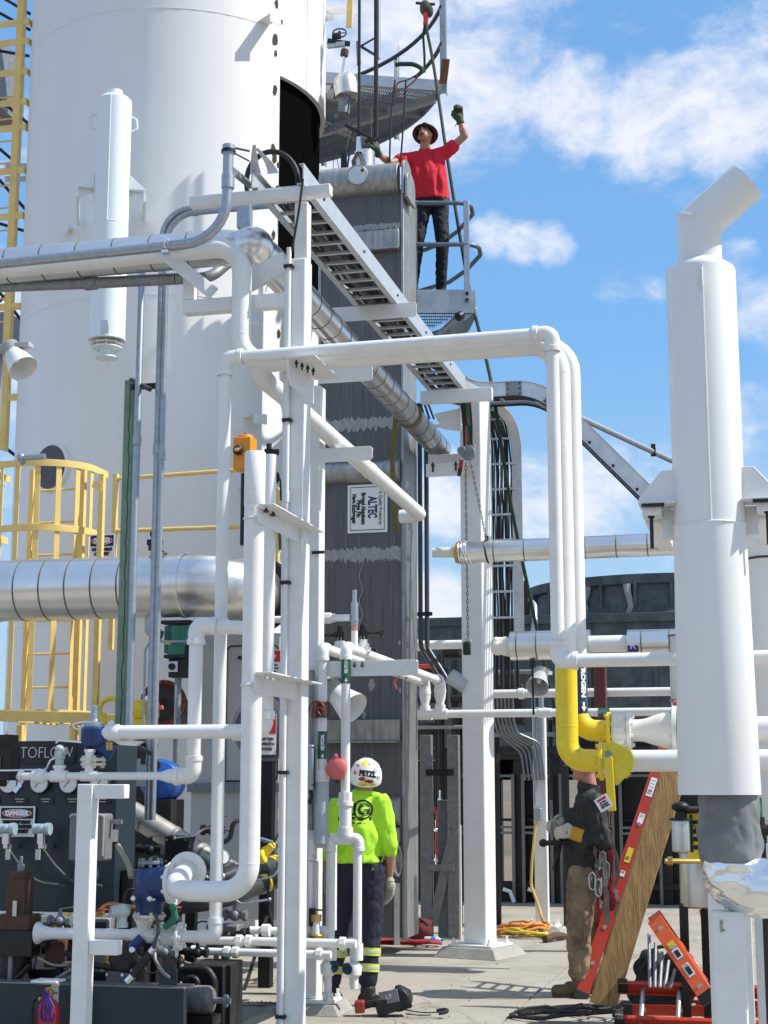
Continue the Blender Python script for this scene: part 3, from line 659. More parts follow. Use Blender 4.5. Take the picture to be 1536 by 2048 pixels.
# tank-side rigid conduit and dark lower tube on the left
mb=MB(); YK=9.55
g1=[P(-150,524,YK),P(395,488,YK),P(455,440,YK),P(458,300,YK)]
g1[0].z=g1[1].z-.03
cg1=thing('grey_conduit','thick grey conduit sweeping up from the left to a dark fitting beside the tray end','conduit',g1[1])
rg=10.5*mpp(g1[1]); mb.tube([g1[0],V((P(452,480,YK).x,YK,g1[1].z+.01)),V((P(457,300,YK).x,YK,g1[3].z))],rg,18,bend=.30); build(mb,'conduit_run',GALV,cg1)
xq=P(457,300,YK).x
mb=MB(); mb.lathe((xq,YK,P(457,378,YK).z),ZZ,[(rg*1.0,0),(rg*1.25,.005),(rg*1.25,.10),(rg,.105)],18,caps=False); mb.lathe((xq,YK,P(457,308,YK).z),ZZ,[(rg*1.0,0),(rg*1.2,.005),(rg*1.2,.06),(rg*1.2,.062)],18); buildeach(mb,'coupling',GALV,cg1)
mb=MB(); mb.lathe((xq,YK,P(457,306,YK).z),ZZ,[(rg*1.4,0),(rg*1.4,.02),(rg*.8,.04),(rg*.5,.05)],14); build(mb,'end_bushing',DARK,cg1)
mb=MB(); q=P(333,489,YK); mb.torus(q+ZZ*.0,(1,0,.0),rg*1.15,.006,18,6); mb.box(q-ZZ*(rg+.02),(.05,.06,.02)); build(mb,'clamp',CHROME,cg1)
mb=MB(); mb.tube([P(-150,579,10.35),P(170,567,10.35),P(352,558,10.35)],.042,16); mb.lathe(P(182,566.5,10.35),X_,[(.043,-.05),(.052,-.045),(.052,.045),(.043,.05)],16,caps=False); mb.tube([P(352,558,10.35),P(420,556,10.4),P(462,520,10.6)],.042,16,bend=.15)
one(mb,'lower_conduit',GALVD,'dull grey conduit running beneath the upper aluminium clad pipe','conduit')
# ---------------------------------------------------------------- white support columns
YF=9.9
fc=thing('pipe_support_column','tall white square column in front with a crossarm and a slim conduit strapped on it','column',V((P(580,2048,YF).x,YF+.07,0)))
cx0=P(563,1000,YF).x; cw=.155; ztp=P(590,516,YF).z
mb=MB(); mb.bb((cx0,YF,0),(cx0+cw,YF+cw,ztp)); build(mb,'post',WSTEEL,fc,bevel=.012,segs=3)
ux=P(586,450,YF).x; zar=P(520,408,YF).z
mb=MB(); mb.bb((ux,YF+.03,ztp-.02),(ux+.095,YF+.125,zar)); build(mb,'upper_post',WSTEEL,fc,bevel=.008,segs=3)
mb=MB(); za=P(520,396,YF).z; mb.bb((P(384,400,YF).x,YF-.06,za-.038),(P(664,385,YF).x,YF+.02,za+.038)); build(mb,'crossarm',WSTEEL,fc,bevel=.006)
mb=MB(); q=P(583,500,YF); mb.cyl((q.x-.012,YF-.018,P(583,497,YF).z),(q.x-.012,YF-.018,0),.017,n=14); cdt=build(mb,'conduit',WSTEEL,fc)
for y in (535,842,1166,1545,2033):
    q2=P(577,y,YF); mb=MB(); mb.box((q.x-.012,YF-.02,q2.z),(.062,.045,.022)); mb.tube([(q.x-.045,YF-.008,q2.z),(q.x-.012,YF-.046,q2.z),(q.x+.022,YF-.008,q2.z)],.006,6); build(mb,'clamp',DARK,cdt)
for y in (995,1410):
    q2=P(577,y,YF); mb=MB(); mb.cyl((q.x-.012,YF-.018,q2.z-.035),(q.x-.012,YF-.018,q2.z+.035),.022,n=14); build(mb,'coupling',WSTEEL,cdt)
def angle_y(parent,px0,py0,Ya,Yb,h,wf,name='pipe_bracket',hang=True,mat=WSTEEL):
    """steel angle running back along the depth axis: upright leg plus a top flange towards +X"""
    p=P(px0,py0,Ya); mb=MB(); c=.35*h
    mb.plate([p,V((p.x,Yb,p.z)),V((p.x,Yb,p.z-h)),V((p.x,Ya+c,p.z-h)),V((p.x,Ya,p.z-h*.55))],X_*.009)
    mb.plate([p+X_*.0095,p+V((wf,0,0)),V((p.x+wf,Yb,p.z)),V((p.x+.0095,Yb,p.z))],ZZ*.009)
    return build(mb,name,mat,parent,bevel=.002)
def bolts(parent,pts,L_=.05,r=.006,mat=DARK,ax=ZZ):
    for p in pts:
        mb=MB(); mb.cyl(p-V(ax)*L_,p+V(ax)*.01,r,n=8); mb.cyl(p-V(ax)*.012,p-V(ax)*.028,r*2,n=6); build(mb,'bolt',mat,parent)
b1=angle_y(fc,574,715,9.52,10.12,.17,.19); p0=P(574,715,9.52)
bolts(fc,[V((p0.x+.04+.018*i,9.60+.07*i,p0.z)) for i in range(4)])
b2=angle_y(fc,513,1011,9.02,10.12,.10,.115); p0=P(513,1011,9.02); bolts(fc,[V((p0.x+.03,9.12,p0.z)),V((p0.x+.03,9.26,p0.z))],.02,.008,RUST)
mb=MB(); q=V((p0.x-.058,9.17,p0.z-.055)); mb.torus(q,(0,0,1),.070,.006,24,8); build(mb,'pipe_clip',WSTEEL,fc)
b3=angle_y(fc,507,1347,9.02,10.12,.115,.115); p0=P(507,1347,9.02); bolts(fc,[V((p0.x+.05,9.12,p0.z)),V((p0.x+.05,9.24,p0.z))],.02,.008,CHROME)
mb=MB(); q=V((p0.x-.058,9.17,p0.z-.06)); mb.torus(q,(0,0,1),.070,.006,24,8); build(mb,'pipe_clip',WSTEEL,fc)
# cantilever frame on the column's left
zc=P(450,606,YF).z; mb=MB(); mb.bb((P(364,606,YF).x,YF+.01,zc-.048),(cx0+.01,YF+.10,zc+.048)); build(mb,'side_arm',WSTEEL,fc,bevel=.004)
mb=MB(); xl=P(364,590,YF).x; mb.bb((xl,YF+.012,zc+.05),(xl+.085,YF+.098,P(370,548,YF).z)); build(mb,'side_arm',WSTEEL,fc,bevel=.004)
mb=MB(); a=P(322,502,YF-.12); b=P(428,588,YF+.02); mb.bar(a,b,.10,.012,(0.2,-.9,.3)); mb.bar(P(322,502,YF-.12)-ZZ*.004,P(368,505,YF-.10),.10,.012); build(mb,'brace',WSTEEL,fc,bevel=.003)
mb=MB(); a=P(500,560,YF+.15);b=P(572,522,YF+.05); mb.bar(P(472,576,YF+.15),P(572,524,YF+.06),.05,.15); build(mb,'side_arm',WSTEEL,fc,bevel=.004)

YRr=11.7
rx1=P(640,1000,YRr).x
rc=thing('rear_support_column','white square column just behind the front column, standing on a concrete footing','column',V((rx1-.07,YRr+.07,0)))
ztr=P(640,770,YRr).z
mb=MB(); mb.bb((rx1-.150,YRr,.10),(rx1,YRr+.15,ztr)); build(mb,'post',WSTEEL,rc,bevel=.010,segs=3)
def footing(c,w,h=.075,parent=None,rot=0,mat=CONC,wb=1.28):
    mb=MB(); vs=[]
    m=Matrix.Rotation(rot,3,'Z')
    for (k,z) in ((wb,0),(1,h)):
        for (sx,sy) in ((-1,-1),(1,-1),(1,1),(-1,1)): vs.append(V(c)+m@V((sx*w/2*k,sy*w/2*k,z)))
    mb.add(vs,[(0,1,2,3),(4,5,6,7),(0,1,5,4),(1,2,6,5),(2,3,7,6),(3,0,4,7)]); build(mb,'footing',mat,parent,bevel=.006)
    mb=MB(); mb.box(V(c)+ZZ*(h+.012),(w*.86,w*.86,.022),m); build(mb,'base_plate',WSTEEL,parent,bevel=.003)
    for (sx,sy) in ((-1,-1),(1,-1),(1,1),(-1,1)):
        q=V(c)+m@V((sx*w*.35,sy*w*.35,h+.023)); mb=MB(); mb.cyl(q,q+ZZ*.06,.012,n=8); mb.cyl(q,q+ZZ*.025,.022,n=6); build(mb,'anchor_bolt',WSTEEL,parent)
footing((rx1-.01,YRr+.05,0),.36,.075,rc)
def angle_x(parent,px0,px1,py,Y,h,wf=.09,name='pipe_bracket',mat=WSTEEL):
    a=P(px0,py,Y); b=P(px1,py,Y); b.z=a.z; mb=MB(); c=.018
    mb.plate([a,b-X_*c,b-ZZ*c,b-ZZ*(h-c),b-ZZ*h-X_*c,a-ZZ*h],Y_*.009)
    mb.plate([a+Y_*.0095,b+Y_*.0095-X_*c,b+V((-c,wf,0)),a+Y_*wf],-ZZ*.009)
    return build(mb,name,mat,parent,bevel=.002),a,b
o,a,b=angle_x(rc,636,745,737,YRr,.125); bolts(rc,[V((P(674,737,YRr).x,YRr+.05,a.z)),V((P(732,737,YRr).x,YRr+.05,a.z))],.075,.008)
o,a,b=angle_x(rc,638,745,897,YRr,.115); bolts(rc,[V((P(687,737,YRr).x,YRr+.05,a.z)),V((P(718,737,YRr).x,YRr+.05,a.z))],.04,.006)
o,a,b=angle_x(rc,630,836,1323,YRr-.03,.118); bolts(rc,[V((P(712,1323,YRr).x,YRr-.04,a.z-.02)),V((P(727,1323,YRr).x,YRr-.04,a.z-.02))],.03,.006,RUST)
mb=MB(); mb.box((rx1+.001-.01,YRr-.012,P(640,1105,YRr).z),(.10,.02,.022)); build(mb,'clamp',DARK,rc)
# tray support post hidden mostly behind the front column
tpst=thing('tray_support_post','white post behind the front column carrying a level angle under the cable tray','post',V((P(588,1900,12.7).x,12.7,0)))
mb=MB(); x=P(588,1500,12.7).x; mb.bb((x-.06,12.64,.0),(x+.06,12.76,P(600,640,12.7).z)); build(mb,'post',WSTEEL,tpst,bevel=.006)
o,a,b=angle_x(tpst,580,833,622,12.6,.13); bolts(tpst,[V((P(722,622,12.6).x,12.65,a.z)),V((P(818,622,12.6).x,12.65,a.z))],.03,.008)

# right column (turned a little so two faces show), on its own footing
YQ=15.95
qc=thing('right_support_column','thick white square column standing alone on a grey footing right of the exchanger','column',V((P(957,1900,YQ).x,YQ,0)))
c=P(957,1500,YQ); c.z=0; zt_=P(960,795,YQ).z; m=Matrix.Rotation(YAW+R(-31)+R(0),3,'Z'); wq=.245
mb=MB(); mb.box((c.x,c.y,zt_/2+.06),(wq,wq,zt_-.12),m); build(mb,'post',WSTEEL,qc,bevel=.016,segs=3)
footing((c.x,c.y,0),.56,.10,qc,YAW+R(-31),CONC,1.25)
# arms under the tray
mb=MB(); a=P(842,787,15.3);b=P(1000,795,15.3); b.z=a.z; mb.bar(V((a.x,15.3,a.z-.05)),V((P(985,795,15.3).x,15.3,a.z-.05)),.08,.13); build(mb,'tray_arm',WSTEEL,qc,bevel=.004)
mb=MB(); z=P(890,845,15.6).z; xk=P(922,845,15.6).x
mb.plate([V((P(868,838,15.6).x,15.6,P(868,828,15.6).z)),V((xk,15.6,P(922,815,15.6).z)),V((xk,15.6,P(922,862,15.6).z)),V((P(884,858,15.6).x,15.6,P(884,858,15.6).z))],Y_*.012); mb.bar(V((P(860,850,15.6).x,15.66,z-.02)),V((xk,15.66,z-.02)),.11,.012); build(mb,'gusset',WSTEEL,qc,bevel=.003)
o,a,b=angle_x(qc,852,932,928,15.75,.14); bolts(qc,[V((P(866,928,15.75).x,15.74,a.z-.0)),V((P(912,928,15.75).x,15.74,a.z))],.09,.010)
mb=MB(); mb.bb((P(858,916,16.2).x,16.15,P(858,935,16.2).z),(P(925,935,16.2).x,16.25,P(858,912,16.2).z)); build(mb,'tray_arm',WSTEEL,qc,bevel=.003)

# ---------------------------------------------------------------- long ladder cable tray over the columns
YT0=9.82; YT1=15.75
tl=P(500,352,YT0); tr_=P(607,340,YT0); zt0=za+.042
xL=P(503,368,YT0).x; xR=P(606,368,YT0).x
hR=.15
tray=thing('cable_tray','long grey-white ladder cable tray running from the front column back to the right column','cable tray',V((xR,YT0,zt0)))
for (x,s_) in ((xL,1),(xR,-1)):
    mb=MB(); mb.bb((x-.004,YT0,zt0),(x+.004,YT1,zt0+hR)); mb.bb((x+.0045*s_ if s_>0 else x-.045,YT0,zt0+.001),(x+.045 if s_>0 else x-.0045,YT1,zt0+.007)); mb.bb((x+.0045*s_ if s_>0 else x-.03,YT0,zt0+hR-.007),(x+.03 if s_>0 else x-.0045,YT1,zt0+hR-.001)); build(mb,'side_rail',M('tray_galvanised',(.56,.58,.59),.42,.45,(.40,.42,.43),8,.6,.06,40),tray)
i=0
while YT0+.10+i*.229<YT1:
    y=YT0+.10+i*.229; mb=MB(); mb.bb((xL+.006,y,zt0+.012),(xR-.006,y+.03,zt0+.034)); build(mb,'rung',MATS['tray_galvanised'],tray,bevel=.002); i+=1
for j in range(5):
    mb=MB(); mb.cyl((xR+.003,YT0+.5+j*1.15,zt0+hR*.5),(xR+.014,YT0+.5+j*1.15,zt0+hR*.5),.012,n=8); build(mb,'bolt',DARK,tray)
# curled end flaps of cut tray
for (px,py,w,h,bend_) in ((500,322,22,48,.05),(535,322,22,44,-.06)):
    a=P(px,py+26,YT0+.02); m_=mpp(a); mb=MB(); vs=[];fs=[]
    for i in range(9):
        t=i/8; wv=w*m_*(1-.75*t)+.004; o_=V((bend_*t*t,-.10*t*t,h*m_*t)); vs+=[a+o_,a+o_+X_*wv,a+o_+X_*wv+Y_*.003,a+o_+Y_*.003]
    for i in range(8):
        for k_ in range(4): fs.append((4*i+k_,4*i+(k_+1)%4,4*i+4+(k_+1)%4,4*i+4+k_))
    fs+=[(0,1,2,3),(32,35,34,33)]; mb.add(vs,fs); build(mb,'end_flap',MATS['tray_galvanised'],tray)
# cables lying in the tray: each its own run
rnd=random.Random(5)
CABM=[RUBB,M('black_cable',(.02,.02,.022),.45),M('grey_cable',(.10,.10,.11),.5)]
for k_ in range(24):
    xx=xL+.028+(xR-xL-.056)*k_/23; zz=zt0+.05+rnd.uniform(0,.035); pts=[]
    for i in range(24):
        y=YT0+.25+(YT1-YT0-.1)*i/23; pts.append(V((xx+rnd.uniform(-.022,.022),y,zz+rnd.uniform(-.006,.02))))
    mb=MB(); mb.tube(fillet(pts,.3,2),rnd.choice([.009,.012,.015]),7)
    one(mb,'tray_cable',rnd.choice(CABM),'dark cable lying on the rungs of the long cable tray','cable','cables lying in the long tray')
# big black loop of cable at the near end
mb=MB(); pts=[]
for i in range(22):
    a=math.pi*(1.12-1.05*i/21); q=P(545+math.cos(a)*52,365-math.sin(a)*62,YT0+.35); pts.append(q)
pts=[P(490,400,YT0+.45)]+pts+[P(600,420,YT0+.5)]
mb.tube(fillet(pts,.1,3),.019,10); one(mb,'cable_loop',RUBB,'thick black cable looping over the near end of the tray','cable')
mb=MB(); mb.tube([P(457,297,YK),P(470,296,YK+.05),P(498,302,YT0)],.008,8,bend=.03); mb.tube([P(457,300,YK),P(498,322,YT0)],.006,6)
one(mb,'grounding_wire',DARK,'two thin dark wires from the grey conduit top to the tray end','wire')
mb=MB(); a=P(458,336,YK+.06); b=P(502,372,YK+.45); mb.bar(a,b,.035,.04); mb.bar(P(452,347,YK-.02),P(470,350,YK+.1),.02,.03)
one(mb,'strut_channel',GALVD,'short dark channel strut clamping the grey conduit beside the tray','strut',bevel=.003)
mb=MB(); mb.tube([P(606,358,YF-.10),P(598,420,YF-.10),P(584,500,YF-.08)],.009,8,bend=.2); one(mb,'drop_cable',RUBB,'thin black cable dropping from the tray into the conduit on the front column','cable')
# second galvanised conduits crossing behind the arm
g2=MB(); q0=P(292,600,10.95)
for k_,(dx,dy) in enumerate(((0,0),(14,9))):
    mb=MB(); a=P(293+dx*.7,1720,10.95); b=P(293+dx*.7,420+dy,10.95); b=V((a.x,10.95,P(300,424+dy*1.0,10.95).z)); e=P(566,409+dy*1.2,10.95); e.z=b.z+.02*0
    mb.tube([V((a.x,10.95,P(293,1640,10.95).z)),b,V((e.x,e.y,b.z))],.024,14,bend=.22)
    mb.lathe(V((P(390,420,10.95).x,10.95,b.z)),X_,[(.024,-.03),(.029,-.028),(.029,.028),(.024,.03)],14,caps=False)
    mb.lathe(V((a.x,10.95,P(293,900+k_*12,10.95).z)),ZZ,[(.024,-.04),(.030,-.038),(.030,.038),(.024,.04)],14,caps=False)
    one(mb,'galvanised_conduit',GALV,'galvanised conduit turning over at the top towards the tray, %s of a pair'%('upper' if k_==0 else 'lower'),'conduit')
mb=MB(); a=P(282,600,10.9); mb.tube([V((a.x,10.9,P(282,1700,10.9).z)),V((a.x,10.9,P(282,560,10.9).z)),P(284,500,11.0)],.026,14); mb.lathe(V((a.x,10.9,P(282,880,10.9).z)),ZZ,[(.026,-.04),(.032,-.038),(.032,.038),(.026,.04)],14,caps=False)
one(mb,'galvanised_conduit',GALV,'straight galvanised conduit beside the pale green post, leftmost of the upright three','conduit')
mb=MB(); q=P(486,430,10.8); mb.bb((P(473,450,10.8).x,10.8,P(480,450,10.8).z-.02),(P(500,420,10.8).x,10.87,P(485,405,10.8).z)); one(mb,'strut_post',GALV,'short grey strut standing on the clad elbow under the crossarm','strut',bevel=.003)
# pale green post with dark strut clamp
gpost=thing('green_post','tall pale green steel channel post standing before the big clad pipe','post',V((P(250,1640,11.1).x,11.1,0)))
mb=MB(); a=P(250,760,11.1); x=P(250,1200,11.1).x; zt__=a.z
mb.bb((x-.055,11.1,0),(x+.02,11.108,zt__)); mb.bb((x-.055,11.1085,0),(x-.047,11.17,zt__)); mb.bb((x+.0205,11.1,0),(x+.055,11.16,zt__)); build(mb,'channel',GREENP,gpost,bevel=.003)
mb=MB(); rn=random.Random(3)
pts=[V((x-.005+rn.uniform(-.008,.008),11.0985,zt__-.03-i*.06)) for i in range(55)]; mb.tube(pts,.0035,5); build(mb,'weld_run',M('dark_green',(.02,.05,.02),.6),gpost)
for y in (765,1492):
    q=P(285,y,10.95); mb=MB(); mb.bb((P(262,y,11.05).x,11.05,q.z-.02),(P(312,y,11.05).x,11.09,q.z+.02)); mb.bar(P(262,y-6,11.05),P(300,y+14,10.8),.03,.03); build(mb,'strut_clamp',DARK,gpost,bevel=.002)
# ---------------------------------------------------------------- dark plate-fin heat exchanger hung by the crane
YE=15.9; exL=P(640,1000,YE).x; exR=P(803,1000,YE).x; exD=.62; zb_=P(805,1876,YE).z; zt_e=P(740,384,YE).z
zb_=max(.04,zb_)
ex=thing('heat_exchanger','tall dark ribbed plate-fin heat exchanger block hanging upright in slings','heat exchanger',V(((exL+exR)/2,YE+exD/2,zb_)))
mb=MB(); mb.bb((exL,YE,zb_),(exR,YE+exD,zt_e)); build(mb,'core',EXCH,ex,bevel=.004)
# light side bars on the right flank
mb=MB(); mb.bb((exR+.001,YE-.012,zb_-.01),(exR+.03,YE+exD,zt_e+.05)); build(mb,'side_sheet',EXCS,ex,bevel=.004)
mb=MB(); mb.bb((exL-.03,YE-.012,zb_-.01),(exL-.001,YE+exD,zt_e+.05)); build(mb,'side_sheet',EXCS,ex,bevel=.004)
def zE(py): return P(740,py,YE).z
# half-round headers across the face
def header(py0,py1,rr,x0=exL,x1=None,caps=True):
    x1=x1 if x1 is not None else exR-.01
    z0,z1=zE(py1),zE(py0); r=(z1-z0)/2; c=(z0+z1)/2; vs=[]; mb=MB(); n=16
    prof=[(YE+.005-rr*math.sin(math.pi*i/n),c-r*math.cos(math.pi*i/n)) for i in range(n+1)]
    for x in (x0,x1): vs+=[(x,y,z) for (y,z) in prof]
    fs=[(i,i+1,n+2+i,n+1+i) for i in range(n)]+[tuple(range(n,-1,-1)),tuple(range(n+1,2*n+2)),(0,n+1,2*n+1,n)]
    mb.add(vs,fs); return build(mb,'header',EXCS,ex,bevel=.004)
header(332,392,.16); header(922,966,.12); header(1592,1652,.17)
for (py0,py1,dd) in ((466,502,.07),(1440,1482,.07),(1655,1682,.14)):
    mb=MB(); mb.bb((exL,YE-dd,zE(py1)),(exR-.012,YE+.004,zE(py0))); build(mb,'header_bar',EXCS,ex,bevel=.006)
    mb=MB(); mb.bb((exL,YE-dd-.025,zE(py1)-.02),(exR-.018,YE-.01,zE(py1)-.002)); build(mb,'header_lip',EXCS,ex,bevel=.004)
# rounded end plates seen at the top right
for k_,(dx,py0,py1) in enumerate(((0.036,326,402),(.075,352,408))):
    z0,z1=zE(py1),zE(py0); mb=MB(); pts=[(exR+dx,YE-.14,z0)]+[(exR+dx,YE+.06-.20*math.cos(math.pi*i/12),z1-.13+.13*math.sin(math.pi*i/12)) for i in range(13)]+[(exR+dx,YE+.26,z0)]
    mb.plate(pts,X_*.028); build(mb,'end_plate',EXCS,ex,bevel=.003)
# braze splash bands with ragged edges
rn=random.Random(8)
for py in (846,1108,455):
    z=zE(py); top_=[];bot_=[]; n=54
    for i in range(n+1):
        x=exL+.006+(exR-exL-.012)*i/n; top_.append(V((x,YE-.003,z+rn.uniform(.035,.085)*(1 if py!=455 else .5)))); bot_.append(V((x,YE-.003,z-rn.uniform(.03,.10)*(1 if py!=455 else .5))))
    mb=MB()
    for i in range(n): mb.add([bot_[i],bot_[i+1],top_[i+1],top_[i]],[(0,1,2,3)])
    build(mb,'braze_band',M('braze_splash',(.36,.37,.37),.7,.1,(.20,.20,.205),30,.7,.4,60),ex,smooth=0)
for (px,py,w,h) in ((743,1370,14,28),(722,1405,16,20),(713,1425,8,26),(728,1430,9,16),(799,1285,6,10),(800,1380,6,12)):
    c=P(px,py,YE-.004); m_=mpp(c); mb=MB(); mb.plate([c+V((math.cos(a)*w*m_/2*rn.uniform(.7,1.1),0,math.sin(a)*h*m_/2*rn.uniform(.75,1.1))) for a in [2*math.pi*i/14 for i in range(14)]],Y_*.003); build(mb,'grey_patch',MATS['braze_splash'],ex,smooth=0)
mb=MB(); z=zE(1115); mb.tube([V((P(722,1110,YE).x+.02*math.sin(i*1.3),YE-.006,z-i*.055)) for i in range(20)],.006,5); build(mb,'drip_mark',MATS['braze_splash'],ex)
# stub nozzles on top and the round capped manhole
def stub(px,py0,py1,r,Y=YE+.25,name='nozzle'):
    a=P(px,py1,Y);b=P(px,py0,Y); mb=MB(); mb.lathe(V((a.x,Y,a.z)),ZZ,[(r,0),(r,b.z-a.z),(r*.86,b.z-a.z),(r*.86,.02)],24); return build(mb,name,ALUS,ex)
stub(729,305,345,.115)
mb=MB(); c=P(715,351,YE-.16); mb.lathe(c,(0.15,-1,-.12),[(.10,-.15),(.10,0),(.112,.001),(.112,.018),(.095,.02),(.01,.016)],32); cn_=build(mb,'capped_nozzle',ALUS,ex); mb=MB(); ax_=V((.15,-1,-.12)).normalized(); mb.torus(c+ax_*.014,ax_,.105,.010,32,8); build(mb,'rim',EXCS,cn_); mb=MB(); mb.cyl(c+ax_*.012+V((.055,0,.05)),c+ax_*.03+V((.055,0,.05)),.016,n=10); build(mb,'plug',DARK,cn_)
mb=MB(); c=P(688,315,YE+.2); mb.bb(c-V((.03,.03,.14)),c+V((.03,.03,.05))); build(mb,'lifting_lug',DARK,ex,bevel=.004)
# lower side nozzles with rusty open ends
for (px,py,Y) in ((797,1722,YE-.20),(820,1720,YE+.25)):
    c=P(px,py,Y); mb=MB(); mb.lathe(c,X_,[(.135,-.22),(.135,-.05),(.155,-.02),(.155,0),(.12,.001),(.12,-.18)],28,caps=False); build(mb,'side_nozzle',ALUS,ex)
    mb=MB(); mb.lathe(c-X_*.09,X_,[(.119,0),(.01,.01)],24,caps=False); build(mb,'nozzle_bore',RUST,ex)
mb=MB(); mb.bb((P(790,1780,YE-.06).x,YE-.1,.10),(P(800,1780,YE-.06).x,YE-.06,P(795,1765,YE).z)); build(mb,'drain_leg',ALUS,ex)
# maker's board, lettering turned a quarter clockwise
c=P(735,1017,YE-.012); m_=mpp(c)
sg=sign('maker_board','white maker board with lettering turned sideways on the dark exchanger face',c,-ZZ,X_,98*m_,82*m_,[
 ('panel',SIGNK,0,0,.90,.86),('panel',SIGNW,0,0,.87,.83),
 ('text',SIGNK,'A Quality Product by',0,.33,.085,.70,.001),('text',M('sign_navy',(.02,.03,.12),.4),'ALTEC',-.02,.12,.21,.46,.006),
 ('text',SIGNK,'Brazed Aluminum',0,-.10,.10,.66,.004),('text',SIGNK,'Plate Fin',0,-.22,.10,.36,.004),('text',SIGNK,'Heat Exchanger',0,-.335,.10,.62,.004)])
# slings and hoist ropes
m_=mpp(P(718,300,YE))
def rope(pts,r,label,mat=DARK,name='crane_rope',cat='rope',bend=0,group=None):
    mb=MB(); mb.tube([p if isinstance(p,V) else P(*p) for p in pts],r,8,bend=bend); return one(mb,name,mat,label,cat,group)
YRp=YE+.1
a=P(718,285,YRp); top_=P(721,-80,YRp); top_.x=a.x
rope([top_,a],.017,'dark wire rope running straight down to the shackle over the round capped nozzle',name='hoist_rope')
mb=MB(); mb.cyl(a-ZZ*.12,a+ZZ*.06,.035,.028,12); sk=thing('sling_socket','bright rope socket with a black sling above the capped nozzle','sling',a-ZZ*.2); build(mb,'socket',CHROME,sk)
mb=MB(); mb.strap([a-ZZ*.10+X_*.0,P(707,322,YE-.02),P(711,345,YE-.14)],.05,.012); mb.strap([a-ZZ*.10,P(727,325,YE-.02),P(724,345,YE-.14)],.05,.012); build(mb,'sling_leg',RUBB,sk)
a=P(752,278,YRp+.1); top_=P(754,-80,YRp+.1); top_.x=a.x
rope([top_,a],.026,'thicker dark rope hanging down to the gloved hand of the man in red',name='hoist_rope')
a2=P(757,300,YRp+.16);t2=P(760,-60,YRp+.16); t2.x=P(757,130,YRp+.16).x; a2.x=t2.x
mb=MB(); mb.cyl(V((t2.x,t2.y,P(757,118,YRp+.16).z)),t2,.022,n=10); one(mb,'steel_tube',GALV,'upright grey steel tube behind the hoist ropes at the platform','tube')
rope([P(752,282,YRp),P(735,272,YRp),P(690,250,YRp)],.018,'short dark pry bar held against the rope above the exchanger',DARK,'pry_bar','bar')
for k_,(pts,lb) in enumerate((([(779,255,16.5),(783,205,16.4),(782,300,16.5)],''),)): pass
rope([(790,160,16.6),(782,230,16.6),(780,290,16.6),(779,330,16.6)],.011,'thin dark cord hanging from the platform, left of two beside the red shirt',RUBB,'rope_line','cord',.3)
rope([(812,160,16.6),(808,230,16.6),(803,300,16.6),(801,318,16.6)],.011,'thin dark cord hanging from the platform, right of two beside the red shirt',RUBB,'rope_line','cord',.3)
rope([(706,262,16.7),(700,300,16.7),(694,340,16.7)],.011,'thin dark line dropping from under the platform to the exchanger top',RUBB,'rope_line','cord',.3)
rope([(668,250,16.9),(668,300,16.9),(666,345,16.9)],.004,'very thin wire beside the tank opening under the platform',RUBB,'thin_wire','wire',.3)
rope([(676,262,16.9),(672,310,16.9),(680,345,16.9)],.004,'very thin bowed wire under the platform by the tank edge',RUBB,'thin_wire','wire',.5)

rope([(742,215,16.9),(741,250,16.8),(744,300,16.7),(741,338,16.6)],.008,'thin black cable hanging between the two hoist ropes',RUBB,'thin_line','cord',.3)
rope([(700,190,17.2),(694,235,17.2),(699,262,17.2),(692,300,17.1)],.009,'thin dark cable drooping below the silver relief valve',RUBB,'thin_line','cord',.3)
# ---------------------------------------------------------------- platforms by the tank
def around(ang,r,z):
    """point round the tank axis; ang measured from the camera's right, turning away from the camera"""
    a=R(ang); return V((TC.x,TC.y,0))+rgt*r*math.cos(a)+fwd*r*math.sin(a)+ZZ*z
zU=PH(880,165,19.1).z
up_=thing('upper_platform','curved galvanised grating platform high on the tank, seen from below','platform',around(30,2.6,zU))
def arc(a0,a1,r,z,n=18): return [around(a0+(a1-a0)*i/n,r,z) for i in range(n+1)]
A0,A1=9,78; RI,RO=1.95,3.36
def ringplate(mb,a0,a1,r0,r1,z0,z1,n=20):
    vs=[];fs=[]
    for i in range(n+1):
        a=a0+(a1-a0)*i/n; vs+=[around(a,r0,z0),around(a,r1,z0),around(a,r1,z1),around(a,r0,z1)]
    for i in range(n):
        for k in range(4): fs.append((4*i+k,4*i+(k+1)%4,4*i+4+(k+1)%4,4*i+4+k))
    fs+=[(3,2,1,0),(4*n,4*n+1,4*n+2,4*n+3)]; mb.add(vs,fs)
GRAT=M('grating_steel',(.20,.21,.22),.55,.5,(.10,.10,.11),14,.8,.1,40)
# bar grating: bearing bars and cross bars with real gaps
mb=MB(); u0=around(A0,RI,zU); 
for i in range(46):
    r=RI+.02+(RO-RI-.04)*i/45; pts=arc(A0,A1,r,zU,14); mb.tube(pts,0,n=4,flat=(.0025,.016))
for i in range(34):
    a=A0+(A1-A0)*i/33; mb.tube([around(a,RI,zU+.012),around(a,RO,zU+.012)],.006,4)
g_=build(mb,'grating',GRAT,up_); g_['kind']='stuff'
for (r0,r1,z0,z1) in ((RO,RO+.012,-.10,.09),(RI-.012,RI,-.08,.04)):
    mb=MB(); ringplate(mb,A0,A1,r0,r1,zU+z0,zU+z1); build(mb,'edge_plate',GALV,up_)
mb=MB(); mb.bar(around(A0,RI-.1,zU-.03),around(A0,RO,zU-.03),.012,.15); mb.bar(around(A0,RI-.1,zU-.10)+fwd*.03,around(A0,RO,zU-.10)+fwd*.03,.06,.01); build(mb,'end_channel',GALV,up_,bevel=.002)
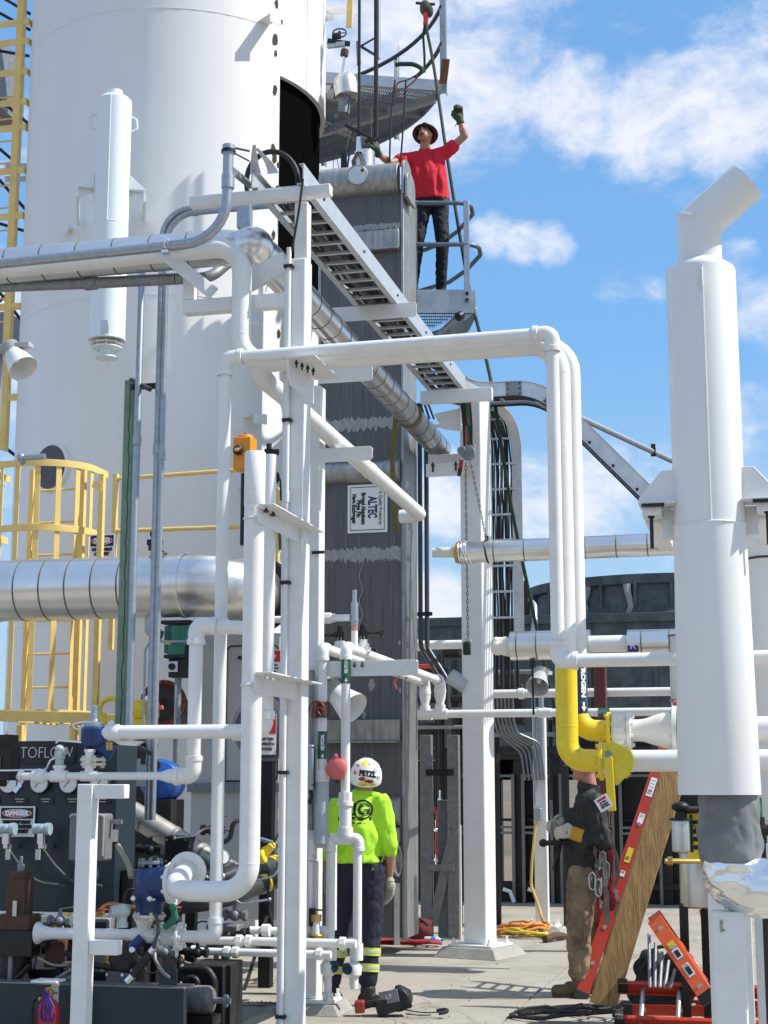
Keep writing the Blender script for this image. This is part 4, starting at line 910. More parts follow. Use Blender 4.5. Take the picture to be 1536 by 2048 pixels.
mb=MB(); a=around(12,RO-.05,zU-.12); b=around(66,RI+.55,zU-.12); mb.bar(a,b,.012,.13); mb.bar(a-ZZ*.06,b-ZZ*.06,.07,.012); build(mb,'support_beam',GALV,up_,bevel=.003)
for a_ in (24,44): 
    mb=MB(); mb.bar(around(a_,RI-.05,zU-.06),around(a_,RO,zU-.06),.06,.09); build(mb,'support_beam',GALVD,up_,bevel=.003)
for h in (1.07,.55):
    mb=MB(); mb.tube(arc(A0,A1+6,RO,zU+h,24),.028,10); build(mb,'handrail',M('dark_rail',(.035,.04,.055),.45,.3,(.08,.08,.09),12,.5),up_)
for a_,w in ((A0,.085),(36,.05),(60,.05)):
    q=around(a_,RO+.02,zU-.14); mb=MB(); mb.bar(q,q+ZZ*1.5 if a_==A0 else q+ZZ*1.22,w,.012,Y_); mb.bar(q+fwd*.03+rgt*.04,q+fwd*.03+rgt*.04+ZZ*1.4,.012,w*.8,Y_); build(mb,'post',GALV,up_,bevel=.002)
mb=MB(); q=PH(889,142,19.0); mb.bar(q-ZZ*.17-rgt*.02,q+ZZ*.16+rgt*.02,.10,.03,Y_); one(mb,'wood_block',M('rusty_wood',(.16,.07,.03),.8,0,(.05,.03,.02),12,.7),'small reddish brown board at the outer corner of the upper platform','board',bevel=.002)
for (p_,q_,w_) in (((716,85),(718,128),.05),((724,94),(757,114),.035),((722,92),(760,70),.02)):
    mb=MB(); mb.bar(PH(p_[0],p_[1],19.9),PH(q_[0],q_[1],19.6),w_,w_); build(mb,'brace',MATS['dark_rail'],up_)
# relief valve hanging by the tank
rv=thing('relief_valve','silver insulated relief valve hanging under the upper platform at the tank edge','valve',PH(690,215,18.3))
c=PH(692,172,18.2); mb=MB(); mb.lathe(c,(-.12,0,1),[(.10,-.16),(.145,-.14),(.15,.02),(.13,.10),(.09,.15),(.03,.17)],28); build(mb,'insulation_jacket',ALUS,rv)
mb=MB(); mb.cyl(PH(687,228,18.2),PH(690,190,18.2),.075,.07); build(mb,'outlet',GALVD,rv)
mb=MB(); mb.tube([PH(682,155,18.2),PH(688,118,18.2),PH(688,92,18.2)],.02,10); build(mb,'inlet_pipe',CHROME,rv)
mb=MB(); mb.cyl(PH(688,112,18.2),PH(690,100,18.2),.05,n=10); build(mb,'fitting',RUST,rv)
mb=MB(); mb.box(PH(672,90,18.2),(.22,.05,.06)); mb.cyl(PH(655,88,18.3),PH(692,88,18.2),.03,n=10); build(mb,'bracket',GALV,rv,bevel=.003)
mb=MB(); handwheel(mb,PH(679,66,18.2),(.2,-1,.5),.085,.010,4); build(mb,'handwheel',DARK,rv)
mb=MB(); mb.bar(PH(655,82,18.2),PH(700,88,18.2),.05,.05); mb.cyl(PH(664,72,18.2),PH(682,72,18.2),.04,n=10); build(mb,'yoke',DARK,rv)
mb=MB(); mb.bar(PH(668,235,18.3),PH(712,200,18.3),.05,.04); mb.bar(PH(662,190,18.4),PH(676,190,18.3),.12,.12); build(mb,'mount',GALVD,rv,bevel=.003)
yb=thing('ladder_stub','yellow ladder rail end held off the tank by a white bracket at the top','ladder',PH(698,55,18.3))
mb=MB(); mb.bar(PH(698,55,18.3),PH(703,-60,18.3),.075,.03,Y_); build(mb,'rail',YEL,yb,bevel=.003)
mb=MB(); mb.bar(PH(655,20,18.6),PH(695,22,18.3),.012,.085); mb.bar(PH(641,38,18.55),PH(668,33,18.5),.012,.09); build(mb,'bracket',TANKW,yb,bevel=.002)
mb=MB(); q=PH(850,16,18.9); mb.sphere(q,(.07,.07,.11),14); mb.sphere(q+V((.05,0,-.05)),(.06,.06,.09),12); mb.tube([q-rgt*.12+ZZ*.07,q+rgt*.13+ZZ*.05],.02,8)
one(mb,'rope_bundle',M('dark_canvas',(.04,.045,.04),.9,0,(.10,.08,.03),20,.6),'dark tied rope bundle hung on the upper handrail above a red strap','rope bundle')
mb=MB(); mb.strap([PH(849,26,18.85),PH(852,36,18.85),PH(851,50,18.85)],.06,.03); one(mb,'red_strap',REDS,'short red strap under the dark bundle on the upper handrail','strap')
GRNR=M('dark_green_rope',(.012,.035,.022),.8,0,(.03,.05,.035),40,.6)
mb=MB(); mb.tube([PH(850,48,18.85),PH(846,70,18.85),PH(849,110,18.85),PH(849,145,18.9)],.016,8,bend=.3); one(mb,'hung_rope',GRNR,'short dark green rope hanging from the red strap to the platform','rope')
tl_=[PH(851,48,18.85),PH(862,100,18.8),PH(872,160,18.6),PH(889,280,18.0),PH(916,450,17.5),PH(940,590,17.4),PH(958,660,17.2),PH(978,740,17.0),PH(990,806,16.6),PH(1004,900,16.5),PH(1020,1000,16.6),PH(1042,1110,16.8),PH(1072,1250,17.0),PH(1098,1370,17.2),PH(1116,1440,17.3)]
mb=MB(); mb.tube(fillet(tl_,3,3),.020,8); one(mb,'tag_line',GRNR,'long dark green rope running from the upper platform down past the second platform','rope')
mb=MB(); mb.tube(fillet([PH(790,130,18.4),PH(800,128,18.4),PH(828,128,18.4),PH(845,138,18.4),PH(843,145,18.4)],.2),.03,8); one(mb,'hose_end',GRNR,'bent dark hose lying on the upper platform edge','hose')
mb=MB(); mb.tube(fillet([PH(790,200,18.2),PH(792,165,18.2),PH(815,160,18.2),PH(836,148,18.2),PH(832,160,18.2),PH(812,175,18.2),PH(806,200,18.2)],.15),.009,6); one(mb,'thin_rope',M('maroon_cord',(.13,.012,.03),.8),'thin dark red cord tied below the upper platform','rope')

# second platform with the man in red
zL=PH(890,583,17.0).z
lp=thing('lower_platform','small galvanised platform with looping pipe handrails under the man in red','platform',PH(890,583,17.2))
F0=PH(815,583,17.0);F1=PH(948,583,17.0);F0.z=F1.z=zL
bk=PH(948,583,17.0)+fwd*0
def lpp(px,hd,z): 
    q=PH(px,583,hd); q.z=z; return q
outl=[lpp(800,17.0,zL),lpp(948,17.0,zL),lpp(950,17.25,zL),lpp(936,17.8,zL),lpp(900,18.4,zL),lpp(830,18.9,zL),lpp(770,18.9,zL)]
mb=MB()
for i in range(40):
    t=i/39; a=outl[0].lerp(outl[1],t)
    # bars run back until the outline
    d=fwd; L_=.2
    best=.25+1.65*(1-t)**.6*(1 if t<.98 else .3)
    mb.bar(a-ZZ*.016,a+fwd*best-ZZ*.016,.005,.032)
for i in range(15):
    y=.1+i*.12
    tmax=1-max(0,((y-.25)/1.65))**(1/.6) if y>.25 else 1
    a=outl[0]+fwd*y; mb.bar(a-ZZ*.006,a.lerp(outl[1]+fwd*y,max(.05,min(1,tmax)))-ZZ*.006,.006,.012)
g_=build(mb,'grating',GRAT,lp); g_['kind']='stuff'
mb=MB(); z0=PH(890,626,17.0).z; mb.bb((0,0,0),(0,0,0)) if False else None
m=Matrix((rgt,fwd,ZZ)).transposed(); cc=(F0+F1)/2
mb.box(V((cc.x,cc.y,(z0+zL)/2+.01)),((F1-F0).length,.012,zL-z0+.02),m); build(mb,'front_plate',M('stained_galvanised',(.33,.37,.41),.45,.6,(.52,.55,.57),6,.8,.05,30),lp,bevel=.002)
mb=MB(); pts=[outl[1],outl[2],outl[3],outl[4],outl[5]]
for i in range(4): mb.bar(pts[i]-ZZ*.10+rgt*.003,pts[i+1]-ZZ*.10,.012,.24)
build(mb,'edge_plate',GALVD,lp)
mb=MB(); mb.bar(PH(920,630,17.05),PH(878,668,18.2),.05,.05); mb.bar(PH(946,610,17.03),PH(922,632,17.03),.012,.14); build(mb,'knee_brace',GALV,lp,bevel=.003)
mb=MB(); mb.cyl(PH(916,634,16.98),PH(922,630,17.02),.05,n=10); build(mb,'bolt',DARK,lp)
for (pf_,pb_,x1,xb) in ((404,455,943,898),(487,524,958,936)):
    y=pf_; zf=PH(880,pf_+2,17.0).z
    pts=[lpp(790,17.0,zf),lpp(x1,17.0,zf),lpp(x1+4,17.35,zf),lpp(x1-25,17.9,zf),lpp(x1-60,18.35,zf),lpp(828,18.75,zf),lpp(740,18.9,zf)]
    mb=MB(); mb.tube(fillet(pts,.18),.026,10); build(mb,'handrail',M('blue_grey_rail',(.13,.17,.22),.45,.4,(.07,.09,.12),14,.6),lp)
zf=PH(880,402,17.0).z
q=lpp(934,16.985,0); mb=MB(); mb.bar(V((q.x,q.y,PH(934,606,17).z)),V((q.x,q.y,zf)),.065,.012,fwd); build(mb,'post',GALV,lp,bevel=.003)
q=lpp(830,16.985,0); mb=MB(); mb.bar(V((q.x,q.y,z0)),V((q.x,q.y,zf)),.05,.012,fwd); build(mb,'post',GALVD,lp,bevel=.003)
q=lpp(828,18.75,0); mb=MB(); mb.bar(V((q.x,q.y,zL-.1)),V((q.x,q.y,zf)),.05,.012,fwd); build(mb,'post',GALVD,lp,bevel=.003)
for py in (586,599):
    mb=MB(); q=PH(934,py,16.96); mb.cyl(q,q+fwd*.03,.02,n=8); build(mb,'bolt',DARK,lp)

# ---------------------------------------------------------------- people
from mathutils import noise as NZ
from mathutils.bvhtree import BVHTree
def capsule(mb,a,ra,b,rb_,n=12):
    a=V(a);b=V(b); mb.sphere(a,ra,n); mb.sphere(b,rb_,n); mb.cyl(a,b,ra,rb_,n)
def chain(mb,pts,rs):
    for i in range(len(pts)-1): capsule(mb,pts[i],rs[i],pts[i+1],rs[i+1])
def remeshed(mb,name,mats,parent,vox=.012,smooth=4,wr=0.0,ws=14.0,wst=(1,1,1),seed=0,wmask=None):
    me=bpy.data.meshes.new('tmp'); me.from_pydata([tuple(p) for p in mb.v],[],[tuple(f) for f in mb.f])
    bm=bmesh.new(); bm.from_mesh(me); bmesh.ops.recalc_face_normals(bm,faces=bm.faces); bm.to_mesh(me); bm.free()
    o=bpy.data.objects.new('tmp',me); COL.objects.link(o)
    r=o.modifiers.new('r','REMESH'); r.mode='VOXEL'; r.voxel_size=vox
    if smooth: s_=o.modifiers.new('s','SMOOTH'); s_.iterations=smooth; s_.factor=.5
    dg=bpy.context.evaluated_depsgraph_get(); m2=bpy.data.meshes.new_from_object(o.evaluated_get(dg)); bpy.data.objects.remove(o); bpy.data.meshes.remove(me)
    out=MB(); nm=[v.normal.copy() for v in m2.vertices]
    for v,n_ in zip(m2.vertices,nm):
        p=v.co.copy()
        if wr:
            q=V((p.x*wst[0],p.y*wst[1],p.z*wst[2]))*ws+V((seed,0,0))
            d=NZ.noise(q)+.5*NZ.noise(q*2.1); d=abs(d)*1.4-.35
            p+=n_*wr*d*(wmask(p) if wmask else 1)
        out.v.append(p)
    out.f=[list(p.vertices) for p in m2.polygons]; out.mi=[0]*len(out.f); bpy.data.meshes.remove(m2)
    ob=build(out,name,mats,parent,smooth=180)
    return ob,out
SKIN=M('skin',(.42,.21,.135),.5,0,(.34,.15,.10),12,.5,.05,60)
SKINR=M('reddened_skin',(.45,.19,.13),.5,0,(.36,.13,.09),12,.5,.05,60)
def hand(mb,wrist,palm,fdir,side,s=1.0,curl=1.0,grip=None):
    """closed hand: palm block, four unequal curled fingers, thumb off the palm's side.
    palm: centre of palm; fdir: direction knuckles point; side: thumb side; grip: direction fingers curl to"""
    w=V(wrist);p=V(palm);f=V(fdir).normalized();sd=V(side).normalized(); g=V(grip).normalized() if grip else f.cross(sd).normalized()
    capsule(mb,w,.030*s,p-f*.02*s,.036*s,10)
    for k in range(4): 
        o=p+sd*(.030-.020*k)*s
        capsule(mb,p-f*.03*s+sd*(.022-.016*k)*s,.017*s,o+f*.035*s,.0145*s,8)
        L_=[.042,.048,.045,.036][k]*s; r=[.0115,.012,.0115,.010][k]*s
        k0=o+f*.038*s; c1=.55*curl
        k1=k0+(f*math.cos(c1*1.2)+g*math.sin(c1*1.2))*L_; k2=k1+(f*math.cos(c1*3.0)+g*math.sin(c1*3.0))*L_*.72; k3=k2+(f*math.cos(c1*4.3)+g*math.sin(c1*4.3))*L_*.55
        chain(mb,[k0,k1,k2,k3],[r*1.15,r*1.05,r,r*.9])
    t0=p-f*.022*s+sd*.03*s; t1=t0+(sd*.6+f*.5+g*.35)*.040*s; t2=t1+(f*.75+g*.6-sd*.15)*.034*s
    chain(mb,[t0,t1,t2],[.016*s,.0135*s,.011*s])
def wring(mb,c,ax,rx,t,h,n=24):
    mb.lathe(c,ax,[(rx,-h/2),(rx+t,-h/2+.001),(rx+t,h/2-.001),(rx,h/2)],n,caps=False)

# --- man in red on the lower platform
HM=17.35
def h_(px,py,d=0): return PH(px,py,HM+d)
dz=(zL-h_(880,585).z)
pm=thing('person','man in red T-shirt and dark hard hat on the small platform, one fist raised','person',V((h_(865,583).x,h_(865,583).y,zL)))
hc=h_(850,270,-.02); nk=h_(850,300,.03)
facev=(-fwd*.78-rgt*.32+ZZ*.55).normalized()     # face tilted up and to the left
fup=(ZZ*.85+fwd*.50+rgt*.1); fup=(fup-facev*fup.dot(facev)).normalized(); fr=fup.cross(facev).normalized()
def hp(x,y,z): return hc+fr*x+facev*y+fup*z
mb=MB()
mh=Matrix((fr,facev,fup)).transposed()
mb.sphere(hc+facev*-.005+fup*.01,(.078,.098,.108),16,mh); mb.sphere(hp(0,.03,-.055),(.058,.068,.07),14,mh); mb.sphere(hp(0,.072,-.098),(.030,.026,.024),12,mh)
capsule(mb,hp(0,.092,.012),.010,hp(0,.112,-.022),.014,8); mb.sphere(hp(.016,.100,-.026),.010,8); mb.sphere(hp(-.016,.100,-.026),.010,8)
mb.sphere(hp(0,.094,-.056),(.026,.012,.008),8,mh); mb.sphere(hp(0,.092,-.068),(.022,.012,.008),8,mh)
for s_ in (-1,1): mb.sphere(hp(s_*.080,-.005,-.015),(.012,.022,.034),10,mh)
capsule(mb,hc-ZZ*.05-facev*.01,.056,nk-ZZ*.02,.066); capsule(mb,nk-ZZ*.02,.066,h_(850,330,.05),.06)
Ls=h_(812,318,-.02);Rs=h_(893,304,.02)
Le=h_(781,326,-.16);Lw=h_(757,309,-.38);Lp=h_(752,296,-.45)
Re=h_(929,272,-.05);Rw=h_(921,245,-.07);Rp=h_(917,232,-.08)
capsule(mb,h_(850,330,.05),.06,Ls,.045); capsule(mb,h_(850,330,.05),.06,Rs,.045)
chain(mb,[Ls,Le,Le.lerp(Lw,.4),Lw,Lp],[.052,.043,.043,.030,.03]); chain(mb,[Rs,Re,Re.lerp(Rw,.4),Rw,Rp],[.052,.045,.045,.030,.03])
chain(mb,[h_(850,330,.05),h_(855,370,.04),h_(864,405,.04)],[.06,.06,.06])
body,_=remeshed(mb,'body',SKIN,pm,.009,2)
mb=MB()
for s_ in (-1,1): mb.sphere(hp(s_*.032,.088,.018),(.030,.016,.020),12,mh); mb.tube([hp(s_*.055,.08,.02),hp(s_*.083,.0,.015)],.004,6)
mb.tube([hp(-.02,.103,.020),hp(.02,.103,.020)],.004,6); build(mb,'sunglasses',M('dark_lens',(.01,.01,.012),.12),pm)
mb=MB(); mb.sphere(hp(0,.088,-.098),(.034,.022,.026),12,mh)
for s_ in (-1,1): capsule(mb,hp(s_*.030,.086,-.055),.008,hp(s_*.026,.086,-.09),.011,8)
mb.sphere(hp(0,.098,-.044),(.028,.008,.007),8,mh); remeshed(mb,'beard',M('beard_hair',(.10,.065,.045),.8,0,(.2,.15,.11),60,.5),pm,.005,1)
hat=MB(); hat.lathe(hp(0,-.012,.035),fup,[(.004,.125),(.05,.118),(.092,.085),(.108,.04),(.112,.0),(.113,-.012)],32,caps=False); HATM=M('maroon_hard_hat',(.075,.018,.018),.4,0,(.03,.02,.02),14,.6)
ho=build(hat,'hard_hat',HATM,pm)
mb=MB(); mb.lathe(hp(0,-.005,.026),fup,[(.10,.0),(.148,-.012),(.152,-.009),(.148,-.004),(.11,.012)],36,caps=False); build(mb,'brim',HATM,ho)
mb=MB(); mb.box(hp(0,.07,.13),(.04,.03,.02)); mb.tube([hp(-.025,.06,.145),hp(0,.075,.135),hp(.025,.06,.15)],.006,6); build(mb,'lamp_clip',DARK,ho)
REDSH=M('red_cotton',(.60,.012,.03),.85,0,(.42,.006,.018),7,.4,.9,15,(1,1,.6))
mb=MB()
for s_,sh_ in ((-1,Ls),(1,Rs)):
    pass
chain(mb,[h_(832,322,.04),h_(838,360,.02),h_(845,398,.04)],[.105,.115,.11]); chain(mb,[h_(872,316,.04),h_(876,358,.02),h_(880,396,.04)],[.105,.115,.11])
capsule(mb,h_(850,306,.04),.085,h_(858,350,.03),.145); capsule(mb,h_(858,350,.03),.145,h_(862,398,.03),.14); capsule(mb,h_(848,404,.03),.125,h_(877,404,.03),.125)
mb.v=[V((p.x,p.y,max(p.z,h_(860,399,.0).z))) for p in mb.v]
capsule(mb,h_(838,315,.03),.075,Ls,.078); capsule(mb,h_(868,310,.03),.075,Rs,.080)
chain(mb,[Ls,Ls.lerp(Le,.42)],[.078,.076]); chain(mb,[Rs,Rs.lerp(Re,.34)],[.082,.080])
remeshed(mb,'shirt',REDSH,pm,.010,5,.014,10,(1,1,.4),3)
mb=MB(); capsule(mb,h_(846,404,.04),.115,h_(880,404,.04),.115)
HL=h_(846,412,.03);HR=h_(879,412,.05); KL=h_(836,478,-.02);KR=h_(885,486,.0);AL=h_(826,574,.10);AR=h_(882,576,.12)
chain(mb,[HL,KL,AL],[.105,.078,.058]); chain(mb,[HR,KR,AR],[.108,.080,.062])
JEAN=M('dark_denim',(.005,.006,.013),.8,0,(.010,.014,.034),12,.6,.3,90)
remeshed(mb,'jeans',JEAN,pm,.010,4,.010,11,(1,1,1.0),9)
mb=MB(); mb.tube([h_(832,404,-.075),h_(850,408,-.10),h_(880,407,-.09),h_(897,402,-.05)],.016,8,flat=(.006,.02)); build(mb,'belt',M('belt_leather',(.03,.03,.035),.5),pm)
for a_ in (AL,AR):
    f_=V((a_.x,a_.y,zL+.045)); mb=MB(); capsule(mb,a_,.062,f_,.058); capsule(mb,f_,.05,f_-fwd*.18-ZZ*.008,.042); remeshed(mb,'boot',RUBB,pm,.010,3)
GLOVE=M('green_black_glove',(.03,.045,.025),.8,0,(.10,.13,.06),24,.8,.2,90)
mb=MB(); hand(mb,Lw,h_(752,294,-.45),ZZ*.75+(h_(745,285,-.5)-h_(757,305,-.45)).normalized()*.3,-rgt*.6-fwd*.5,1.25,1.1,-rgt); wring(mb,Lw,(Lp-Lw),.036,.010,.03); remeshed(mb,'glove',GLOVE,pm,.007,1)
mb=MB(); hand(mb,Rw,h_(917,231,-.08),ZZ+rgt*-.05,-rgt,1.35,1.15,-fwd); wring(mb,Rw,(Rp-Rw),.036,.010,.03); mb.strap([Rw-rgt*.03,Rw-rgt*.07-ZZ*.05],.02,.008); remeshed(mb,'glove',GLOVE,pm,.007,1)

# --- man in hi-vis green, seen from behind
HG=12.55
def gq(px,py,d=0): return PH(px,py,HG+d)
gm=thing('person','man in a lime green shirt and white stickered helmet, standing with his back turned','person',PZ(715,1985))
hv=M('hivis_green',(.42,.80,.03),.75,0,(.30,.64,.02),5,.4,.9,14,(1,1,.6))
mb=MB(); hc=gq(731,1551,.02); nk=gq(729,1585,.03)
mb.sphere(hc-ZZ*.02,(.078,.095,.115),16); mb.sphere(hc-ZZ*.075+fwd*.03,(.06,.07,.06),12); capsule(mb,hc-ZZ*.06,.058,nk-ZZ*.03,.068); mb.sphere(hc+fwd*.10-ZZ*.03,.018,8)
for s_ in (-1,1): mb.sphere(hc+rgt*s_*.08-ZZ*.03,(.014,.022,.034),8)
Ls=gq(677,1614,.03);Rs=gq(764,1606,0); Le=gq(654,1690,-.02);Lw=gq(657,1745,.14);Lp=gq(660,1765,.18); Re=gq(780,1688,0);Rw=gq(778,1752,.10);Rp=gq(778,1775,.12)
ch=gq(722,1630,.05)
capsule(mb,nk-ZZ*.03,.066,ch,.06); capsule(mb,ch,.06,Ls,.045); capsule(mb,ch,.06,Rs,.045); chain(mb,[ch,gq(722,1680,.04),gq(718,1730,.04)],[.06,.06,.06])
chain(mb,[Ls,Le,Le.lerp(Lw,.35),Lw,Lp],[.055,.045,.044,.031,.03]); chain(mb,[Rs,Re,Re.lerp(Rw,.35),Rw,Rp],[.055,.046,.045,.032,.03])
remeshed(mb,'body',SKIN,gm,.009,2)
mb=MB()
chain(mb,[gq(692,1622,.05),gq(695,1670,.05),gq(696,1716,.04)],[.10,.115,.105]); chain(mb,[gq(748,1618,.04),gq(744,1670,.04),gq(738,1716,.04)],[.10,.115,.105])
capsule(mb,gq(722,1600,.04),.10,gq(720,1660,.02),.155); capsule(mb,gq(720,1660,.02),.155,gq(718,1718,.03),.15); capsule(mb,gq(695,1726,.04),.135,gq(736,1726,.04),.132); capsule(mb,gq(716,1690,.03),.15,gq(716,1740,.03),.15)
mb.v=[V((p.x,p.y,max(p.z,gq(716,1727,-.1).z))) for p in mb.v]
capsule(mb,gq(712,1600,.05),.06,Ls,.074); capsule(mb,gq(742,1598,.04),.06,Rs,.074)
chain(mb,[Ls,Le,Le.lerp(Lw,.30)],[.078,.066,.056]); chain(mb,[Rs,Re,Re.lerp(Rw,.22)],[.078,.066,.058])
sh_o,sh_m=remeshed(mb,'shirt',hv,gm,.009,4,.018,8,(1,1,.6),5)
mb=MB(); wring(mb,gq(729,1588,.04),ZZ+fwd*.15,.075,.012,.03); build(mb,'collar',hv,gm)
# back print, laid onto the shirt
bvh=BVHTree.FromPolygons([tuple(v) for v in sh_m.v],[tuple(f) for f in sh_m.f])
def printed(txt,px,py,h,wd,name='back_print',bold=.006,mat=SIGNK):
    c=gq(px,py,-.6); bd=(c-CAM); bd.z=0; bd.normalize()
    o=textmesh(txt,name,mat,gm,c,rgt,ZZ,h,.001,width=wd,bold=bold); lay(o,bvh,bd,gm)
def lay(o,bvh,dirn,par,gap=.004):
    me=o.data; off=wloc(o)
    bm=bmesh.new(); bm.from_mesh(me); bmesh.ops.triangulate(bm,faces=bm.faces); 
    for _ in range(2):
        ed=[e for e in bm.edges if e.calc_length()>.02]
        if not ed: break
        bmesh.ops.subdivide_edges(bm,edges=ed,cuts=1)
    bm.to_mesh(me); bm.free()
    for v in me.vertices:
        p=v.co+off; hit=bvh.ray_cast(p-dirn*.5,dirn,3)
        if hit[0] is not None: v.co=hit[0]-dirn*gap-off
WL_=WL
for t_,px,py,h,wd in (('A!G',711,1622,.085,.235),):
    printed(t_,px,py,h,wd,bold=.005)
mb=MB(); c=gq(724,1621,-.6); ring=[c+rgt*(.072*math.cos(2*math.pi*i/40))+ZZ*(.070*math.sin(2*math.pi*i/40)) for i in range(30,73)]
mb.tube(ring,.006,6); o=build(mb,'back_print',SIGNK,gm); lay(o,bvh,fwd,gm)
mb=MB(); c=gq(707,1640,-.6); mb.box(c,(.26,.001,.026),Matrix((rgt,fwd,ZZ)).transposed()); o=build(mb,'back_print',SIGNK,gm,smooth=0); lay(o,bvh,fwd,gm)
mb=MB(); c=gq(702,1649,-.6); mb.box(c,(.20,.001,.012),Matrix((rgt,fwd,ZZ)).transposed()); o=build(mb,'back_print',M('print_green',(.06,.16,.02),.6),gm,smooth=0); lay(o,bvh,fwd,gm)
# helmet with stickers
HEL=M('white_helmet',(.80,.80,.79),.25)
mb=MB(); hcc=gq(732,1551,.0); tilt=(ZZ*.93+rgt*.05+fwd*-.35).normalized()
mb.lathe(hcc-ZZ*.01,tilt,[(.002,.148),(.05,.140),(.095,.105),(.120,.055),(.126,.0),(.122,-.04),(.118,-.045)],36,caps=False); he=build(mb,'helmet',HEL,gm)
hb=BVHTree.FromPolygons([tuple(v) for v in mb.v],[tuple(f) for f in mb.f])
def sticker(px,py,w,h,mat,name='sticker'):
    c=gq(px,py,-.6); m_=mpp(c); mb=MB(); mb.plate([c+rgt*w*m_/2*math.cos(2*math.pi*i/20)+ZZ*h*m_/2*math.sin(2*math.pi*i/20) for i in range(20)],fwd*.0005); o=build(mb,name,mat,he,smooth=0); lay(o,hb,(gq(px,py,.3)-c).normalized(),he,.002)
YS_=M('sticker_yellow',(.75,.75,.05),.4); GS=M('sticker_grey',(.45,.45,.5),.4)
for a_ in ((730,1526,13,13,YS_),(749,1530,14,11,GS),(751,1541,10,10,GS),(741,1527,9,7,GS),(724,1558,14,8,REDS),(738,1563,20,7,REDD),(727,1568,22,9,YS_),(710,1545,6,9,PINK),(757,1556,8,9,GS),(716,1531,8,6,PINK),(745,1569,14,6,YS_)): sticker(*a_)
c=gq(734,1547,-.6); o=textmesh('PETZL','lettering',SIGNK,he,c,rgt-ZZ*.12,ZZ+rgt*.12,.040,.0005,width=.135,bold=.004); lay(o,hb,fwd,he,.003)
# trousers with reflective bands
TRO=M('navy_work_trousers',(.008,.010,.022),.8,0,(.010,.013,.05),6,.7,.25,80)
HL=gq(692,1738,.05);HR=gq(741,1738,.03);KL=gq(678,1850,.10);KR=gq(742,1850,.03);AL=gq(664,1960,.12);AR=gq(736,1958,.0)
mb=MB(); capsule(mb,gq(695,1730,.04),.118,gq(740,1730,.04),.115); chain(mb,[HL,KL,AL],[.120,.086,.072]); chain(mb,[HR,KR,AR],[.120,.088,.074])
remeshed(mb,'trousers',TRO,gm,.010,4,.012,10,(1,1,.9),2)
for (K_,A_) in ((KL,AL),(KR,AR)):
    for py in (1903,1935):
        t=(py-1850)/108; q=K_.lerp(A_,t); mb=MB(); rr=.087*(1-t)+.075*t
        wring(mb,q,(A_-K_),rr,.006,.06); b_=build(mb,'reflective_band',M('hivis_tape',(.55,.62,.06),.5),gm)
        mb=MB(); wring(mb,q,(A_-K_),rr+.006,.002,.022); build(mb,'silver_stripe',M('silver_tape',(.55,.55,.53),.35,.3),b_)
mb=MB(); mb.box(gq(748,1735,-.11),(.02,.01,.03)); mb.box(gq(757,1728,-.02),(.05,.06,.12)); build(mb,'belt_pouch',RUBB,gm,bevel=.008)
textmesh('A','pocket_mark',M('pocket_yellow',(.5,.42,.1),.6),gm,gq(746,1738,-.135),rgt,ZZ,.026,.001)
for a_,d_ in ((AL,-rgt*.4-fwd*.1),(AR,rgt*.85-fwd*.45)):
    d_=d_.normalized(); f_=V((a_.x,a_.y,.05)); mb=MB(); capsule(mb,V((a_.x,a_.y,.12)),.062,f_,.055); capsule(mb,f_-d_*.04,.047,f_+d_*.15-ZZ*.006,.040); mb.v=[V((p.x,p.y,max(p.z,.012))) for p in mb.v]
    sho,_=remeshed(mb,'shoe',RUBB,gm,.009,2)
    mb=MB(); mb.tube([f_-d_*.085-ZZ*.040,f_+d_*.178-ZZ*.040],0,n=4,flat=(.043,.009)); build(mb,'sole',M('pale_sole',(.45,.43,.38),.7),sho,bevel=.006)
GLW=M('leather_glove',(.50,.47,.38),.85,0,(.22,.20,.16),22,.7,.2,80)
mb=MB(); hand(mb,Rw-ZZ*.02,gq(779,1778,.11),-ZZ*.95-rgt*.15,fwd*.5-rgt*.7,1.15,.5,-rgt); wring(mb,Rw-ZZ*.01,-ZZ,.040,.012,.05); remeshed(mb,'glove',GLW,gm,.007,1)
mb=MB(); hand(mb,Lw,Lp,-ZZ*.8+fwd*.4,rgt,1.15,.6,fwd); remeshed(mb,'glove',GLW,gm,.007,1)

# --- man at right, side on, head behind the yellow bend
HQ=13.15
def rq(px,py,d=0): return PH(px,py,HQ+d)
rm=thing('person','man in dark jacket and muddy tan trousers, head hidden by the yellow bend','person',PZ(1160,1968))
lf=-rgt
mb=MB(); hc=rq(1170,1532,.0); nk=rq(1178,1572,.0)
mb.sphere(hc,(.098,.078,.115),16,Matrix((rgt,fwd,ZZ)).transposed()); mb.sphere(hc+lf*.03-ZZ*.07,(.07,.058,.06),12); mb.sphere(hc+lf*.105-ZZ*.02,(.02,.014,.022),8); mb.sphere(hc+lf*.09-ZZ*.065,(.016,.024,.012),8); mb.sphere(hc+lf*.085-ZZ*.095,(.022,.026,.02),8); mb.sphere(hc-fwd*.08-ZZ*.02,(.022,.014,.034),8)
capsule(mb,hc-ZZ*.07-lf*.02,.06,nk,.066)
Sn=rq(1190,1606,-.19);Sf=rq(1178,1606,.17); En=rq(1203,1682,-.22);Wn=rq(1152,1668,-.14);Pn=rq(1136,1664,-.12); Ef=rq(1160,1672,.24);Wf=rq(1125,1655,.10);Pf=rq(1116,1648,.06)
ct=rq(1180,1630); capsule(mb,nk,.066,ct,.07); capsule(mb,ct,.06,Sn,.045); capsule(mb,ct,.06,Sf,.045); chain(mb,[ct,rq(1172,1740)],[.07,.07])
chain(mb,[Sn,En,Wn,Pn],[.055,.046,.032,.03]); chain(mb,[Sf,Ef,Wf,Pf],[.055,.046,.032,.03])
